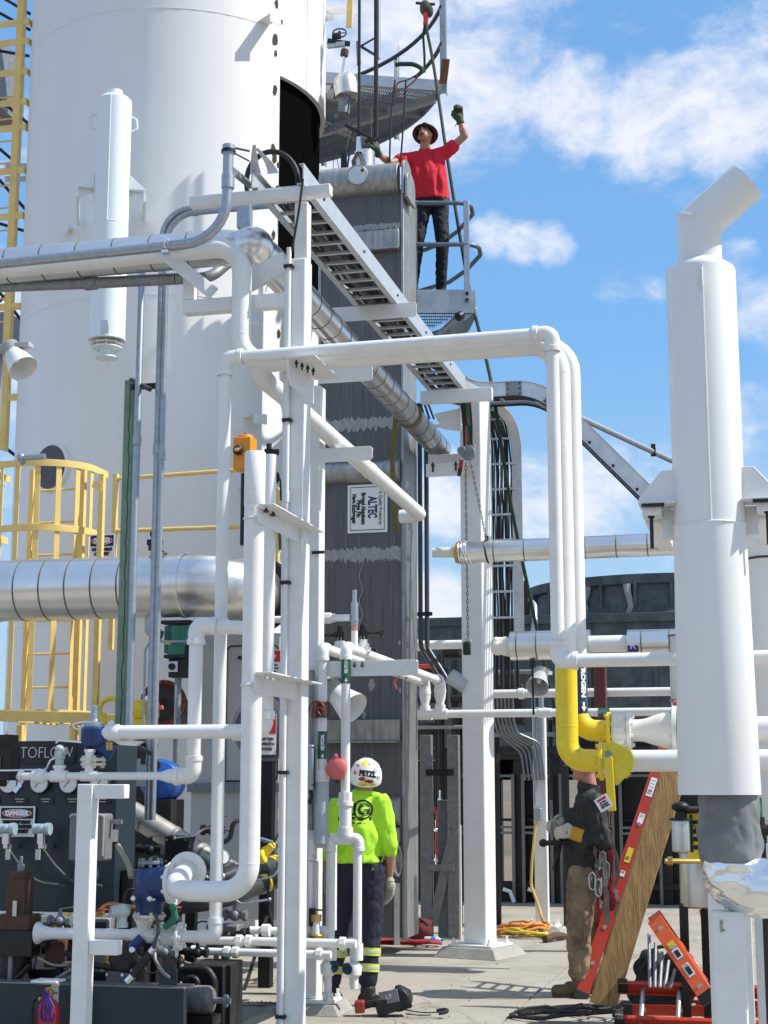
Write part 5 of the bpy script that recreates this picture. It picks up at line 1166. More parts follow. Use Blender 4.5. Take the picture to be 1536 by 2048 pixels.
remeshed(mb,'body',SKINR,rm,.009,2)
JK=M('dark_jacket',(.010,.011,.011),.7,0,(.035,.037,.036),7,.6,.2,60)
mb=MB(); capsule(mb,rq(1182,1612,-.10),.115,rq(1168,1735,-.07),.125); capsule(mb,rq(1182,1612,.10),.115,rq(1168,1735,.07),.125); capsule(mb,rq(1178,1585),.09,rq(1170,1660),.16); capsule(mb,rq(1160,1640),.12,rq(1156,1730),.115)
chain(mb,[Sn,En,En.lerp(Wn,.62)],[.088,.078,.062]); chain(mb,[Sf,Ef,Ef.lerp(Wf,.75)],[.085,.075,.06])
remeshed(mb,'jacket',JK,rm,.010,3,.020,10,(1,1,.8),6)
mb=MB(); wring(mb,rq(1177,1574),ZZ-lf*.2,.078,.016,.055); build(mb,'collar',JK,rm)
HAT2=M('tan_cap_cloth',(.34,.25,.16),.8,0,(.12,.08,.05),20,.8); mb=MB(); mb.lathe(hc+ZZ*.02,ZZ+lf*.1,[(.002,.115),(.06,.105),(.100,.06),(.112,.0),(.106,-.015)],28,caps=False); mb.plate([hc+ZZ*.02+lf*.07+fwd*.06,hc+ZZ*.0+lf*.17+fwd*.05,hc+ZZ*.0+lf*.17-fwd*.05,hc+ZZ*.02+lf*.07-fwd*.06],ZZ*.008); build(mb,'cap',HAT2,rm)
TAN=M('muddy_tan_trousers',(.27,.195,.12),.85,0,(.07,.045,.028),7,.95,.3,70)
HN=rq(1166,1750,-.09);HF=rq(1176,1750,.09);KN=rq(1157,1852,-.10);KF=rq(1186,1850,.12);AN=rq(1160,1945,-.08);AF=rq(1184,1938,.14)
mb=MB(); capsule(mb,rq(1168,1742,-.06),.12,rq(1168,1742,.06),.12); chain(mb,[HN,KN,AN],[.128,.104,.090]); chain(mb,[HF,KF,AF],[.125,.10,.086])
remeshed(mb,'trousers',TAN,rm,.010,4,.016,7,(1,1,1.7),7)
BOOT=M('brown_boot_leather',(.13,.085,.05),.7,0,(.06,.04,.025),14,.7,.2,60)
for a_ in (AN,AF):
    f_=V((a_.x,a_.y,.055)); mb=MB(); capsule(mb,V((a_.x,a_.y,.16)),.07,f_,.062); capsule(mb,f_-lf*.03,.052,f_+lf*.19-ZZ*.004,.047); mb.v=[V((p.x,p.y,max(p.z,.012))) for p in mb.v]
    sho,_=remeshed(mb,'boot',BOOT,rm,.009,2); mb=MB(); mb.tube([f_-lf*.08-ZZ*.045,f_+lf*.225-ZZ*.045],0,n=4,flat=(.047,.009)); build(mb,'sole',M('brown_sole',(.10,.07,.045),.8),sho,bevel=.006)
GLY_=M('yellow_glove_cuff',(.62,.34,.03),.8,0,(.4,.2,.02),15,.5)
mb=MB(); hand(mb,Wn,Pn,lf,ZZ,1.2,.9,-ZZ*.4+fwd); o,_=remeshed(mb,'glove',M('pale_work_glove',(.58,.53,.45),.85,0,(.35,.31,.25),22,.6,.2,80),rm,.007,1)
mb=MB(); mb.lathe(Wn,(Wn-En),[(.042,-.075),(.062,-.07),(.055,.03),(.045,.032)],18,caps=False); build(mb,'cuff',GLY_,o)
mb=MB(); hand(mb,Wf,Pf,lf-ZZ*.3,ZZ,1.2,.9,-fwd); remeshed(mb,'glove',GLW,rm,.007,1)
mb=MB(); mb.tube([rq(1088,1686,-.03),rq(1100,1686,-.03),rq(1150,1683,-.05)],.022,10); mb.sphere(rq(1086,1686,-.03),.034,10); mb.tube([rq(1122,1650,.05),rq(1118,1700,.0),rq(1108,1740,.0)],.018,8,bend=.05)
one(mb,'hand_tool',DARK,'dark bar tool held in front of the man in the dark jacket','tool')
# harness gear hanging at his back
hg=thing('harness_gear','bundle of red and grey slings and clips hanging behind the man in the dark jacket','harness',rq(1208,1880,-.16))
rn=random.Random(12); REDW=M('red_webbing',(.26,.018,.025),.85,0,(.09,.01,.012),18,.7)
for i in range(7):
    x=1188+i*6; pts=[rq(x+rn.uniform(-4,4),1650+rn.uniform(0,20),-.18)]
    for j in range(1,7): pts.append(rq(x+rn.uniform(-9,9)+j*1.5,1665+j*(25+rn.uniform(-3,6)),-.20+rn.uniform(-.05,.05)))
    mb=MB(); mb.strap(fillet(pts,.06,3),rn.uniform(.025,.045),.006); build(mb,'sling',REDW if i%3 else M('grey_webbing',(.16,.14,.13),.85),hg)
for (px,py) in ((1184,1762),(1196,1775),(1205,1720),(1212,1740)):
    mb=MB(); c=rq(px,py,-.27); mb.tube([c+ZZ*.07,c+ZZ*.045+rgt*.026,c-ZZ*.06+rgt*.022,c-ZZ*.075,c-ZZ*.05-rgt*.022,c+ZZ*.04-rgt*.022,c+ZZ*.07],.0065,8,bend=.03); build(mb,'snap_hook',GALV if px<1200 else M('grey_green_metal',(.16,.22,.21),.45,.7),hg)
# ---------------------------------------------------------------- front-left pipes
YP=9.17
cp=thing('capped_pipe','wide white pipe capped at its top, bending left at the bottom to the blue valve','pipe',P(495,1780,YP))
a=P(514,908,YP); b=P(494,1784,YP); a.x=b.x=(a.x+b.x)/2; c=P(338,1788,YP); c.z=b.z; r=20.5*mpp(P(500,1300,YP))
mb=MB(); mb.tube([a,b,c,c+V((-.02,.34,.10))],r,28,bend=r*2.6); build(mb,'pipe_run',WHITE,cp)
mb=MB(); mb.lathe((a.x,a.y,P(510,1010,YP).z),ZZ,[(r,-.004),(r*1.05,0),(r*1.05,a.z-P(510,1010,YP).z+.006),(r*.97,a.z-P(510,1010,YP).z+.012),(.01,a.z-P(510,1010,YP).z+.013)],28,caps=False); build(mb,'wrapped_cap',M('wrap_white',(.80,.81,.80),.7,0,(.6,.6,.58),5,.3,.5,60,(1,1,6)),cp)
mb=MB(); 
for s_ in ((a-b).normalized(),(c-b).normalized()):
    q=b+s_*r*2.65; mb.lathe(q,s_,[(r,-.006),(r*1.03,0),(r,.006)],24,caps=False)
buildeach(mb,'weld_bead',WHITE,cp)
mb=MB(); q=c+V((-.02,.36,.10)); flange(mb,q,V((-.1,1,.2)),r*1.9,.025,8,.013); build(mb,'flange',WHITE,cp)
sp=thing('slim_pipe','slimmer white pipe tucked behind the capped pipe, ending in a rounded elbow','pipe',P(528,1480,9.55))
mb=MB(); a=P(545,910,9.55); b=P(528,1468,9.55); a.x=b.x=P(537,1150,9.55).x; r2=13*mpp(a); mb.tube([a,b,b+V((-.22,0,0))],r2,20,bend=r2*2); build(mb,'pipe_run',WHITE,sp)
mb=MB(); mb.lathe(b+ZZ*r2*2.2,ZZ,[(r2,-.005),(r2*1.25,0),(r2*1.25,.05),(r2,.055)],20,caps=False); build(mb,'coupling',WHITE,sp)
lv=thing('level_pipe','short level white pipe with a rounded end cap at its left, meeting the capped pipe','pipe',P(350,1462,9.27))
a=P(222,1465,9.27); b=P(494,1460,9.27); b.z=a.z; r3=14*mpp(a)
mb=MB(); mb.cyl(a,b,r3,n=24); build(mb,'pipe_run',WHITE,lv)
mb=MB(); mb.lathe(a,-X_,[(r3*1.06,-.06),(r3*1.18,-.05),(r3*1.18,.0),(r3*.9,.035),(r3*.45,.055),(.004,.06)],24); mb.sphere(a+V((-.0,0,r3*1.2)),r3*.55,12); build(mb,'end_cap',WHITE,lv)
mb=MB(); mb.plate([P(222,1480,9.29),P(285,1482,9.29),P(270,1492,9.29),P(240,1490,9.29)],Y_*.05); build(mb,'saddle',WHITE,lv)
for px in (216,222): 
    mb=MB(); mb.cyl(P(px,1484,9.28),P(px,1500,9.28),.012,n=8); build(mb,'bolt',BRASS,lv)
dl=thing('drop_leg_pipe','white pipe elbowing down then left into a long slim run with gauges behind','pipe',P(385,1550,9.45))
Yd=9.45; T=[P(520,1280,Yd),P(397,1250,Yd),P(383,1552,Yd),P(338,1555,Yd),P(40,1559,Yd)]
T[0]=T[1]+V((.45,.12,-.03)); T[1].x=T[2].x=(T[1].x+T[2].x)/2; T[3].z=T[4].z=T[2].z; r4=14*mpp(T[1])
mb=MB(); mb.tube(T[:4],r4,22,bend=r4*1.7); build(mb,'pipe_run',WHITE,dl)
for i in (1,2):
    mb=MB(); u=(T[i-1]-T[i]).normalized(); v=(T[i+1]-T[i]).normalized(); mb.tube([T[i]+u*r4*2.3,T[i],T[i]+v*r4*2.3],r4*1.18,22,bend=r4*1.7)
    for d in (u,v): mb.lathe(T[i]+d*r4*2.1,d,[(r4*1.1,-.005),(r4*1.32,0),(r4*1.32,.03),(r4*1.1,.034)],22,caps=False)
    build(mb,'elbow',WHITE,dl)
mb=MB(); mb.lathe(T[3],-X_,[(r4,-.02),(r4,.0),(r4*.56,.06),(r4*.56,(T[3]-T[4]).length)],20); build(mb,'reduced_run',WHITE,dl)
rs=r4*.56
def tee(px,py,up,parent,k=1.5):
    q=P(px,py,Yd); q.z=T[4].z; mb=MB(); mb.cyl(q-X_*rs*2.2,q+X_*rs*2.2,rs*k,n=16); mb.cyl(q,q+ZZ*up,rs*k*.9,n=16); mb.cyl(q+ZZ*(up-.02),q+ZZ*up,rs*k*1.1,n=6); build(mb,'tee',WHITE,parent); return q+ZZ*up
q=tee(118,1556,.07,dl); mb=MB(); mb.cyl(q,q+ZZ*.04,rs*1.1,n=6); mb.cyl(q+ZZ*.04,q+ZZ*.09,rs*1.4,n=14); mb.sphere(q+ZZ*.105,(.034,.034,.026),12); mb.cyl(q+ZZ*.10,q+V((.05,-.01,.085)),.022,n=10); build(mb,'transmitter',M('transmitter_grey',(.45,.52,.52),.45,.2),dl)
q=tee(178,1556,.17,dl,1.3)
mb=MB(); q2=P(78,1556,Yd); q2.z=T[4].z; mb.lathe(q2-X_*.05,X_,[(rs,0),(rs*1.7,.01),(rs*2,.05),(rs*1.7,.09),(rs,.1)],14); build(mb,'valve_body',WHITE,dl)
mb=MB(); q2=P(48,1557,Yd); q2.z=T[4].z; mb.lathe(q2,-X_,[(rs,0),(rs*1.8,.008),(rs*1.9,.02),(rs*.8,.05),(.004,.06)],14); mb.strap([q2-X_*.02,q2+V((-.02,-.02,-.06)),q2+V((-.05,-.03,-.10))],.03,.006); build(mb,'drain_cock',CHROME,dl)
mb=MB(); mb.tube([P(-20,1541,Yd+.03),P(92,1540,Yd+.03),P(101,1520,Yd),P(112,1515,Yd)],.007,8,bend=.04); build(mb,'impulse_tube',CHROME,dl)
# blue pressure valve on the tee
bv=thing('blue_relief_valve','dark blue relief valve with grey bonnet standing on the slim white run','valve',P(182,1530,Yd))
c=P(188,1480,Yd+.05); mb=MB(); mb.lathe(c-ZZ*.10,ZZ,[(.02,0),(.03,.03),(.075,.06),(.085,.08),(.085,.17),(.07,.185)],20); mb.cyl(c+V((0,0,-.02)),c+V((.12,.03,-.09)),.05,n=14); build(mb,'body',BLUEV,bv)
mb=MB(); flange(mb,c-ZZ*.125,ZZ,.085,.02,6,.011); flange(mb,c-ZZ*.155,ZZ,.08,.018,6,.011); build(mb,'flange',M('worn_cream_flange',(.72,.70,.60),.5,0,(.4,.2,.08),14,.5),bv)
mb=MB(); mb.lathe(c+ZZ*.085,ZZ,[(.065,0),(.065,.02),(.04,.03),(.028,.05),(.025,.13),(.012,.14)],16); build(mb,'bonnet',GALV,bv)
mb=MB(); mb.tube([c+V((.02,-.03,.11)),c+V((-.06,-.04,.115)),c+V((-.15,-.03,.10)),c+V((-.11,-.03,.07)),c+V((-.06,-.03,.07))],.007,8,bend=.03); build(mb,'sensing_tube',CHROME,bv)
mb=MB(); mb.tube([P(112,1486,Yd),P(118,1481,Yd),P(165,1485,Yd)],.008,6); build(mb,'lever',CHROME,bv)
# lower flanged run
Yl=YT+.0
lr=thing('flanged_lower_run','white flanged pipe run low at left, ending in a flared mouth behind the stand','pipe',P(250,1870,Yl))
a=P(78,1866,Yl); b=P(428,1862,Yl); b.x=T_[0].x; b.z=a.z; r5=11.5*mpp(a)
mb=MB(); mb.tube([a,b,V((T_[0].x,Yl,b.z+.09))],r5,20,bend=r5*1.6); build(mb,'pipe_run',WHITE,lr)
mb=MB(); mb.lathe(a,X_,[(r5*1.9,-.012),(r5*1.9,0),(r5*1.3,.03),(r5,.09)],20); build(mb,'flared_end',WHITE,lr)
for px in (322,360):
    mb=MB(); q=P(px,1864,Yl); q.z=a.z; flange(mb,q,X_,.088,.020,6,.013); build(mb,'flange',WHITE,lr)
mb=MB(); q=P(341,1864,Yl); q.z=a.z; mb.cyl(q-X_*.05,q+X_*.05,.062,n=20); build(mb,'wafer_valve',M('pale_grey_valve',(.6,.62,.62),.45,0,(.4,.4,.4),9,.4),lr)
mb=MB(); q=P(288,1864,Yl); q.z=a.z; mb.cyl(q-X_*.08,q+X_*.08,r5*1.25,n=20); mb.lathe(q,ZZ,[(r5*1.15,0),(r5*1.15,.06),(r5*1.8,.10),(r5*1.8,.14)],20); build(mb,'tee',WHITE,lr)
mb=MB(); q=P(427,1866,Yl); q.x=T_[0].x; q.z=a.z; mb.tube([q-X_*.1,q+ZZ*0,q+ZZ*.10],r5*1.25,18,bend=r5*1.6); mb.cyl(q+ZZ*.085,q+ZZ*.12,r5*1.4,n=18); build(mb,'elbow',WHITE,lr)
bb=thing('blue_control_valve','big dark blue valve body with a round white flange facing the bent white pipe','valve',P(300,1830,9.6))
c=P(300,1775,9.62); mb=MB(); mb.lathe(c-ZZ*.16,ZZ,[(.085,0),(.088,.02),(.088,.06),(.10,.075),(.10,.22),(.09,.24),(.085,.28),(.03,.30)],24); mb.cyl(c+V((.0,0,.02)),c+V((.15,-.02,.03)),.10,.115,20); build(mb,'body',BLUEV,bb)
mb=MB(); flange(mb,c+V((.17,-.02,.03)),V((1,-.12,.05)),.135,.03,8,.014); build(mb,'flange',WHITE,bb)
mb=MB(); flange(mb,c-ZZ*.175,ZZ,.105,.02,6,.012); build(mb,'bottom_flange',M('worn_cream_flange',(.7,.7,.6)),bb)
mb=MB(); flange(mb,c+ZZ*.155,ZZ,.08,.02,8,.012); build(mb,'top_plate',GALVD,bb)
for (dx,dz) in ((-.05,-.06),(.06,-.06)):
    mb=MB(); mb.cyl(c+V((dx,-.09,dz)),c+V((dx,-.14,dz)),.018,n=8); mb.sphere(c+V((dx,-.145,dz)),.02,8); build(mb,'port_plug',CHROME,bb)
mb=MB(); mb.tube([c+V((.17,-.05,-.10)),c+V((.20,-.05,-.18)),c+V((.12,-.03,-.24))],.022,10,bend=.06); build(mb,'bypass_tube',GRNV,bb)
th_=thing('small_transmitter','small pale transmitter with a round face beside the blue control valve','gauge',P(245,1860,9.5))
c=P(246,1822,9.45); mb=MB(); mb.sphere(c,(.05,.045,.045),14); mb.cyl(c+V((-.02,-.01,0)),c+V((-.055,-.045,-.005)),.038,n=16); mb.cyl(c-ZZ*.09,c,.028,n=10); mb.cyl(c-ZZ*.10,c-ZZ*.07,.034,n=6); build(mb,'housing',M('transmitter_grey',(.45,.52,.52)),th_)
mb=MB(); mb.cyl(c+V((-.055,-.045,-.005)),c+V((-.060,-.050,-.006)),.03,n=16); build(mb,'face',CHROME,th_)
# white support posts at left
YSs=8.75
ps=thing('pipe_stand','white square stand with two short arms in the left foreground','stand',V((P(162,2048,YSs).x,YSs+.05,0)))
x0=P(147,1800,YSs).x; mb=MB(); zt__=P(165,1568,YSs).z; mb.bb((x0,YSs,0),(x0+.098,YSs+.098,zt__)); build(mb,'post',WSTEEL,ps,bevel=.007,segs=3)
mb=MB(); mb.bb((x0+.099,YSs+.012,zt__-.085),(P(248,1568,YSs).x,YSs+.088,zt__-.002)); build(mb,'arm',WSTEEL,ps,bevel=.005)
mb=MB(); z=P(200,1893,YSs).z; mb.bb((x0+.099,YSs+.012,z-.05),(P(233,1893,YSs).x,YSs+.088,z+.03)); build(mb,'arm',WSTEEL,ps,bevel=.005)

# ---------------------------------------------------------------- control panel and compressor skid
YPn=10.3
cpn=thing('control_panel','dark teal control panel with a name strip, gauges and engraved plates, far left','control panel',P(100,1830,YPn+.2))
xa,xb=P(-120,1650,YPn).x,P(232,1650,YPn).x; z1,z0=P(100,1482,YPn).z,P(100,1824,YPn).z
mb=MB(); mb.bb((xa,YPn,z0),(xb,YPn+.35,z1)); build(mb,'cabinet',TEAL,cpn,bevel=.008)
mb=MB(); zs1,zs0=P(90,1482,YPn).z,P(90,1527,YPn).z; mb.bb((xa+.05,YPn-.012,zs0),(P(152,1500,YPn).x,YPn-.001,zs1)); ns=build(mb,'name_strip',SIGNK,cpn,bevel=.002)
textmesh('TOFLOW','lettering',M('letter_silver',(.62,.64,.65),.35,.3),cpn,P(93,1506,YPn-.014),X_,ZZ,.078,.003,width=(P(145,1506,YPn).x-P(40,1506,YPn).x),bold=-.002)
for px in (20,82,140,202):
    c=P(px,1566,YPn-.005); mb=MB(); mb.lathe(c,-Y_,[(.078,0),(.08,.03),(.072,.045),(.066,.034)],30,caps=False); gb=build(mb,'gauge',M('gauge_black',(.02,.02,.022),.3),cpn)
    mb=MB(); mb.lathe(c,-Y_,[(.067,.033),(.004,.034)],30,caps=False); build(mb,'dial',SIGNW,gb)
    mb=MB(); mb.bar(c+V((-.03,-.038,-.03)),c+V((.015,-.038,.02)),.004,.002,Y_); build(mb,'needle',SIGNK,gb)
for px in (-15,40,92,145,205):
    c=P(px,1601,YPn-.004); mb=MB(); mb.box(c,(.12,.008,.05)); pl=build(mb,'engraved_plate',SIGNK,cpn)
    for k_ in range(2): 
        mb=MB(); mb.box(c+V((0,-.0055,.010-.018*k_)),(.07-.02*k_,.003,.004)); build(mb,'engraved_line',M('letter_silver',(.6,.6,.6)),pl)
c=P(34,1643,YPn-.02); m_=mpp(c); danger('danger_sign','white danger sign reading that the equipment starts and stops automatically, on the teal panel',c,78*m_,60*m_,[('THIS EQUIPMENT',.80),('STARTS AND STOPS',.86),('AUTOMATICALLY',.70)])
for k_,px in enumerate((14,84)):
    t=thing('pressure_transmitter','pale blue pressure transmitter with a hanging tag, %s of two before the danger sign'%('left' if k_==0 else 'right'),'gauge',P(px,1700,YPn-.2))
    c=P(px,1658,YPn-.16); mb=MB(); mb.cyl(c-X_*.06,c+X_*.05,.036,n=16); mb.cyl(c+X_*.03,c+X_*.062,.042,n=12); mb.sphere(c,(.05,.045,.035),12); build(mb,'housing',M('pale_blue_metal',(.38,.50,.54),.45,.2,(.2,.28,.3),30,.6),t)
    mb=MB(); mb.cyl(c-ZZ*.10,c-ZZ*.03,.034,n=14); mb.cyl(c-ZZ*.13,c-ZZ*.09,.022,n=8); build(mb,'sensor',CHROME,t)
    mb=MB(); mb.box(c+V((-.01 if k_ else .03,-.03,-.17)),(.035,.006,.07)); build(mb,'tag',M('tag_cream',(.6,.58,.5),.6),t)
    mb=MB(); mb.bar(c+V((0,.0,-.12)),c+V((0,.16,-.12)),.03,.03); build(mb,'bracket',GALVD,t)
    mb=MB(); mb.tube(fillet([c-ZZ*.12,P(px+25,1730,YPn-.12),P(px+60,1765,YPn-.10),P(px+120,1772,YPn-.08)],.2),.010,8); build(mb,'hose',M('grey_hose',(.06,.075,.07),.6),t)
jb=thing('junction_box','grey rounded junction box beside the front white stand','box',P(182,1720,9.9))
c=P(182,1674,9.95); mb=MB(); mb.box(c,(.26,.14,.31)); build(mb,'enclosure',GREY,jb,bevel=.02,segs=3)
mb=MB(); mb.tube([c+V((-.12,-.075,.13)),c+V((-.12,-.075,.145)),c+V((.12,-.075,.145)),c+V((.12,-.075,-.12))],.007,8,bend=.02); build(mb,'lid_rim',LGREY,jb)
mb=MB(); mb.bar(c+V((.13,.02,.1)),c+V((.21,.02,.1)),.03,.03); mb.bar(c+V((0,.07,0)),c+V((0,.36,0)),.08,.08); build(mb,'bracket',GALVD,jb)
mb=MB(); mb.tube(fillet([c+V((.03,0,-.15)),c+V((.06,0,-.24)),c+V((.01,.0,-.33))],.1),.012,8); build(mb,'cable_tail',M('grey_hose',(.06,.075,.07)),jb)

sk=thing('equipment_skid','dark steel skid base under the compressor machinery at lower left','skid',P(150,2040,9.9))
mb=MB(); xs0,xs1=P(-150,2000,9.6).x,P(368,2000,9.6).x; mb.bb((xs0,9.6,.0),(xs1,9.66,P(280,1976,9.6).z)); mb.bb((xs0,9.661,.0),(xs1,11.6,.06)); build(mb,'side_beam',TEAL,sk,bevel=.004)
mb=MB(); zz=P(280,1976,9.6).z; mb.bb((xs0,9.6,zz+.001),(xs1,9.8,zz+.012)); build(mb,'top_flange',M('worn_steel_edge',(.28,.28,.27),.5,.5,(.05,.06,.06),8,.8),sk,bevel=.002)
mb=MB(); mb.bb((xs0,9.95,.061),(P(225,1900,10).x,11.2,P(100,1940,9.95).z)); build(mb,'oil_pan',DARK,sk,bevel=.01)
mb=MB(); q=P(335,1960,9.62); mb.plate([q+V((-.06,0,-.03)),q+V((.06,0,-.03)),q+V((.06,0,.05)),q+V((.04,0,.09)),q+V((-.03,0,.09)),q+V((-.06,0,.05))],Y_*.02); build(mb,'lifting_eye',TEAL,sk,bevel=.002)
for (px,w) in ((250,.09),(410,.10),(448,.10)):
    mb=MB(); p=P(px,1930,10.4); mb.bb((p.x-w/2,10.4,0.0),(p.x+w/2,10.5,P(px,1740 if px<300 else 1930,10.4).z)); build(mb,'upright',DARK,sk,bevel=.004)
mb=MB(); mb.bb((P(370,1935,10.35).x,10.35,.02),(P(448,1935,10.35).x,10.75,P(410,1930,10.35).z)); build(mb,'pump_base',DARK,sk,bevel=.01)
rn=random.Random(21)
# oil pump and machinery blocks
def machine(name,label,cat,base,parts):
    t=thing(name,label,cat,base)
    for (nm,mat,fn) in parts:
        mb=MB(); fn(mb); build(mb,nm,mat,t,bevel=.003)
    return t
c=P(40,1790,9.8)
machine('oil_pump','rusty dark oil pump block with a stem on top before the teal panel','pump',c-ZZ*.3,[
 ('block',RUST,lambda m:(m.box(c-ZZ*.02,(.13,.13,.26)),m.box(c-ZZ*.17,(.22,.16,.10)),m.cyl(c+ZZ*.11,c+ZZ*.15,.07,n=14))),
 ('stem',GALVD,lambda m:(m.cyl(c+ZZ*.15,c+ZZ*.20,.025,n=8),m.cyl(c+ZZ*.2,c+ZZ*.25,.011,n=8))),
 ('tag',M('tag_cream',(.6,.58,.5)),lambda m:m.box(c+V((.01,-.09,-.08)),(.03,.006,.10))),
 ('foot',DARK,lambda m:m.box(c-ZZ*.30,(.30,.22,.16)))])
c2=P(6,1512,9.7)
machine('valve_cluster','dark valve cluster with square spindles at the left edge above the gauges','valve',c2-ZZ*.2,[
 ('body',DARK,lambda m:(m.box(c2-V((.02,0,.05)),(.22,.16,.22)),m.box(c2+V((-.02,.02,.09)),(.18,.12,.10)),m.cyl(c2+V((-.02,.0,-.2)),c2+V((-.02,.0,-.1)),.05,n=12))),
 ('spindle',CHROME,lambda m:(m.cyl(c2+V((.02,0,.12)),c2+V((.02,0,.22)),.012,n=8),)),
 ('gland',GALVD,lambda m:m.box(c2+V((.015,-.09,-.06)),(.03,.02,.10))),
 ('pointer',SIGNW,lambda m:m.box(c2+V((-.07,-.09,-.07)),(.02,.02,.07)))])
c3=P(30,1920,9.85)
machine('oil_filter','dark filter housing and small pipes low at the left edge','filter',c3-ZZ*.2,[
 ('housing',DARK,lambda m:(m.cyl(c3-ZZ*.18,c3+ZZ*.10,.11,n=18),m.cyl(c3+ZZ*.1,c3+ZZ*.13,.125,n=18))),
 ('pipe',GALVD,lambda m:(m.tube([c3+V((.03,-.12,-.14)),c3+V((.03,-.12,.12)),c3+V((.2,-.1,.14))],.018,8,bend=.04),)),
 ('coupling',RUST,lambda m:m.cyl(c3+V((.12,-.1,.1)),c3+V((.12,-.1,.18)),.04,n=10))])
for (px,py,px2,py2,r_,mt) in ((60,1970,150,1935,.012,GALVD),(55,1985,130,1960,.010,GALV),(130,1905,260,1940,.02,DARK),(75,1915,140,1930,.008,M('tan_hose',(.3,.27,.2),.6)),(5,1965,60,1930,.02,DARK)):
    mb=MB(); a=P(px,py,9.72);b=P(px2,py2,9.78); mb.tube(fillet([a,a.lerp(b,.5)-ZZ*.03,b],.2),r_,8)
    one(mb,'oil_line',mt,{GALVD:'dull steel oil line rising to the right above the skid beam',GALV:'thin bright steel oil line just below the dull one above the skid beam',DARK:'thick black oil line lying on the skid at the lower left'}.get(mt,'thin tan hose curving before the dark oil pan'),'pipe','black oil lines on the skid' if mt==DARK else None)
# dark meter box with red screen, behind the stand
mbx=thing('meter_box','grey meter box with a dark window behind the front white stand','box',P(190,1910,10.0))
c=P(196,1870,10.0); mb=MB(); mb.box(c-ZZ*.06,(.24,.12,.36)); build(mb,'enclosure',GREY,mbx,bevel=.015)
mb=MB(); mb.box(c+V((0,-.062,.04)),(.17,.006,.10)); build(mb,'window',M('dark_glass',(.02,.015,.015),.1),mbx,bevel=.004)
mb=MB(); mb.tube([c+V((-.11,-.065,-.0)),c+V((-.11,-.065,.11)),c+V((.11,-.065,.11)),c+V((.11,-.065,-.02))],.006,8,bend=.02); build(mb,'lid_rim',LGREY,mbx)
mb=MB(); mb.bb((c.x-.05,10.06,.06),(c.x+.05,10.12,c.z-.2)); build(mb,'stand',DARK,mbx)
cb=P(110,1855,10.15); mb=MB(); mb.box(cb,(.16,.1,.14)); t=thing('sticker_box','small cream box with a yellow sticker under the teal panel','box',cb-ZZ*.07); build(mb,'enclosure',M('cream_box',(.5,.48,.38),.6),t,bevel=.006)
mb=MB(); mb.box(cb+V((.02,-.053,0)),(.06,.004,.11)); build(mb,'sticker',YGAS,t)
# limit switch and flexible conduits under the lower run
c=P(285,1925,9.5)
machine('limit_switch','black and silver switch on a flexible conduit under the flanged run','switch',c-ZZ*.1,[
 ('body',DARK,lambda m:(m.bar(c+V((-.06,0,-.08)),c+V((.05,0,.06)),.05,.045))),
 ('cap',CHROME,lambda m:(m.cyl(c+V((-.10,0,-.12)),c+V((-.06,0,-.08)),.026,n=10),m.cyl(c+V((-.06,0,-.08)),c+V((.06,0,.072)),.012,n=8),m.cyl(c+V((.05,0,.06)),c+V((.075,0,.09)),.022,n=10))),
 ('conduit',M('grey_hose',(.06,.075,.07)),lambda m:m.tube(fillet([c+V((.07,0,.08)),c+V((.10,0,.2)),c+V((.06,.05,.3))],.1),.012,8))])
c=P(246,1915,9.62)
machine('round_actuator','round black actuator head under the flanged run','actuator',c-ZZ*.1,[('head',DARK,lambda m:(m.lathe(c,(.3,-1,0),[(.085,-.05),(.09,0),(.07,.05),(.02,.055)],18))),('stem',BLUEV,lambda m:m.cyl(c+V((.05,0,.05)),c+V((.12,.02,.12)),.035,n=10)),('stud',CHROME,lambda m:m.cyl(c+V((.09,-.06,.05)),c+V((.10,-.1,.06)),.02,n=8))])
mb=MB(); mb.tube(fillet([P(307,1870,9.7),P(310,1920,9.55),P(325,1945,9.5),P(338,1955,9.6)],.1),.012,8); one(mb,'flexible_conduit',M('steel_braid',(.3,.32,.32),.5,.6,(.12,.12,.12),60,.8),'grey flexible conduit looping down from the flanges to the skid eye','conduit')
mb=MB(); mb.tube(fillet([P(235,1690,9.9),P(258,1730,9.85),P(262,1755,9.8)],.2),.018,8); one(mb,'flexible_conduit',M('tan_hose',(.3,.27,.2),.6),'tan flexible conduit from the green post to the blue control valve','conduit')
mt=thing('pump_motor','grey finned pump motor on its dark base at lower left of the front column','motor',P(410,2030,10.0))
c=P(402,2000,10.0); mb=MB(); mb.lathe(c-X_*.10,X_,[(.05,0),(.085,.01),(.09,.06),(.09,.16),(.075,.18),(.03,.19)],20)
build(mb,'casing',M('grey_cast',(.20,.20,.19),.6,.3,(.08,.08,.08),14,.7),mt)
for i in range(6): 
    mb=MB(); mb.torus(c+X_*(-.03+i*.016),X_,.088,.005,24,6); build(mb,'fin',M('grey_cast',(.2,.2,.19)),mt)
mb=MB(); mb.cyl(c+X_*.09,c+X_*.20,.02,n=10); mb.cyl(c+X_*.16,c+X_*.18,.04,n=10); build(mb,'shaft',GALVD,mt)
mb=MB(); mb.box(c-ZZ*.12,(.22,.16,.06)); mb.bb((c.x-.1,c.y-.05,.0),(c.x+.1,c.y+.08,c.z-.13)); build(mb,'foot',DARK,mt)
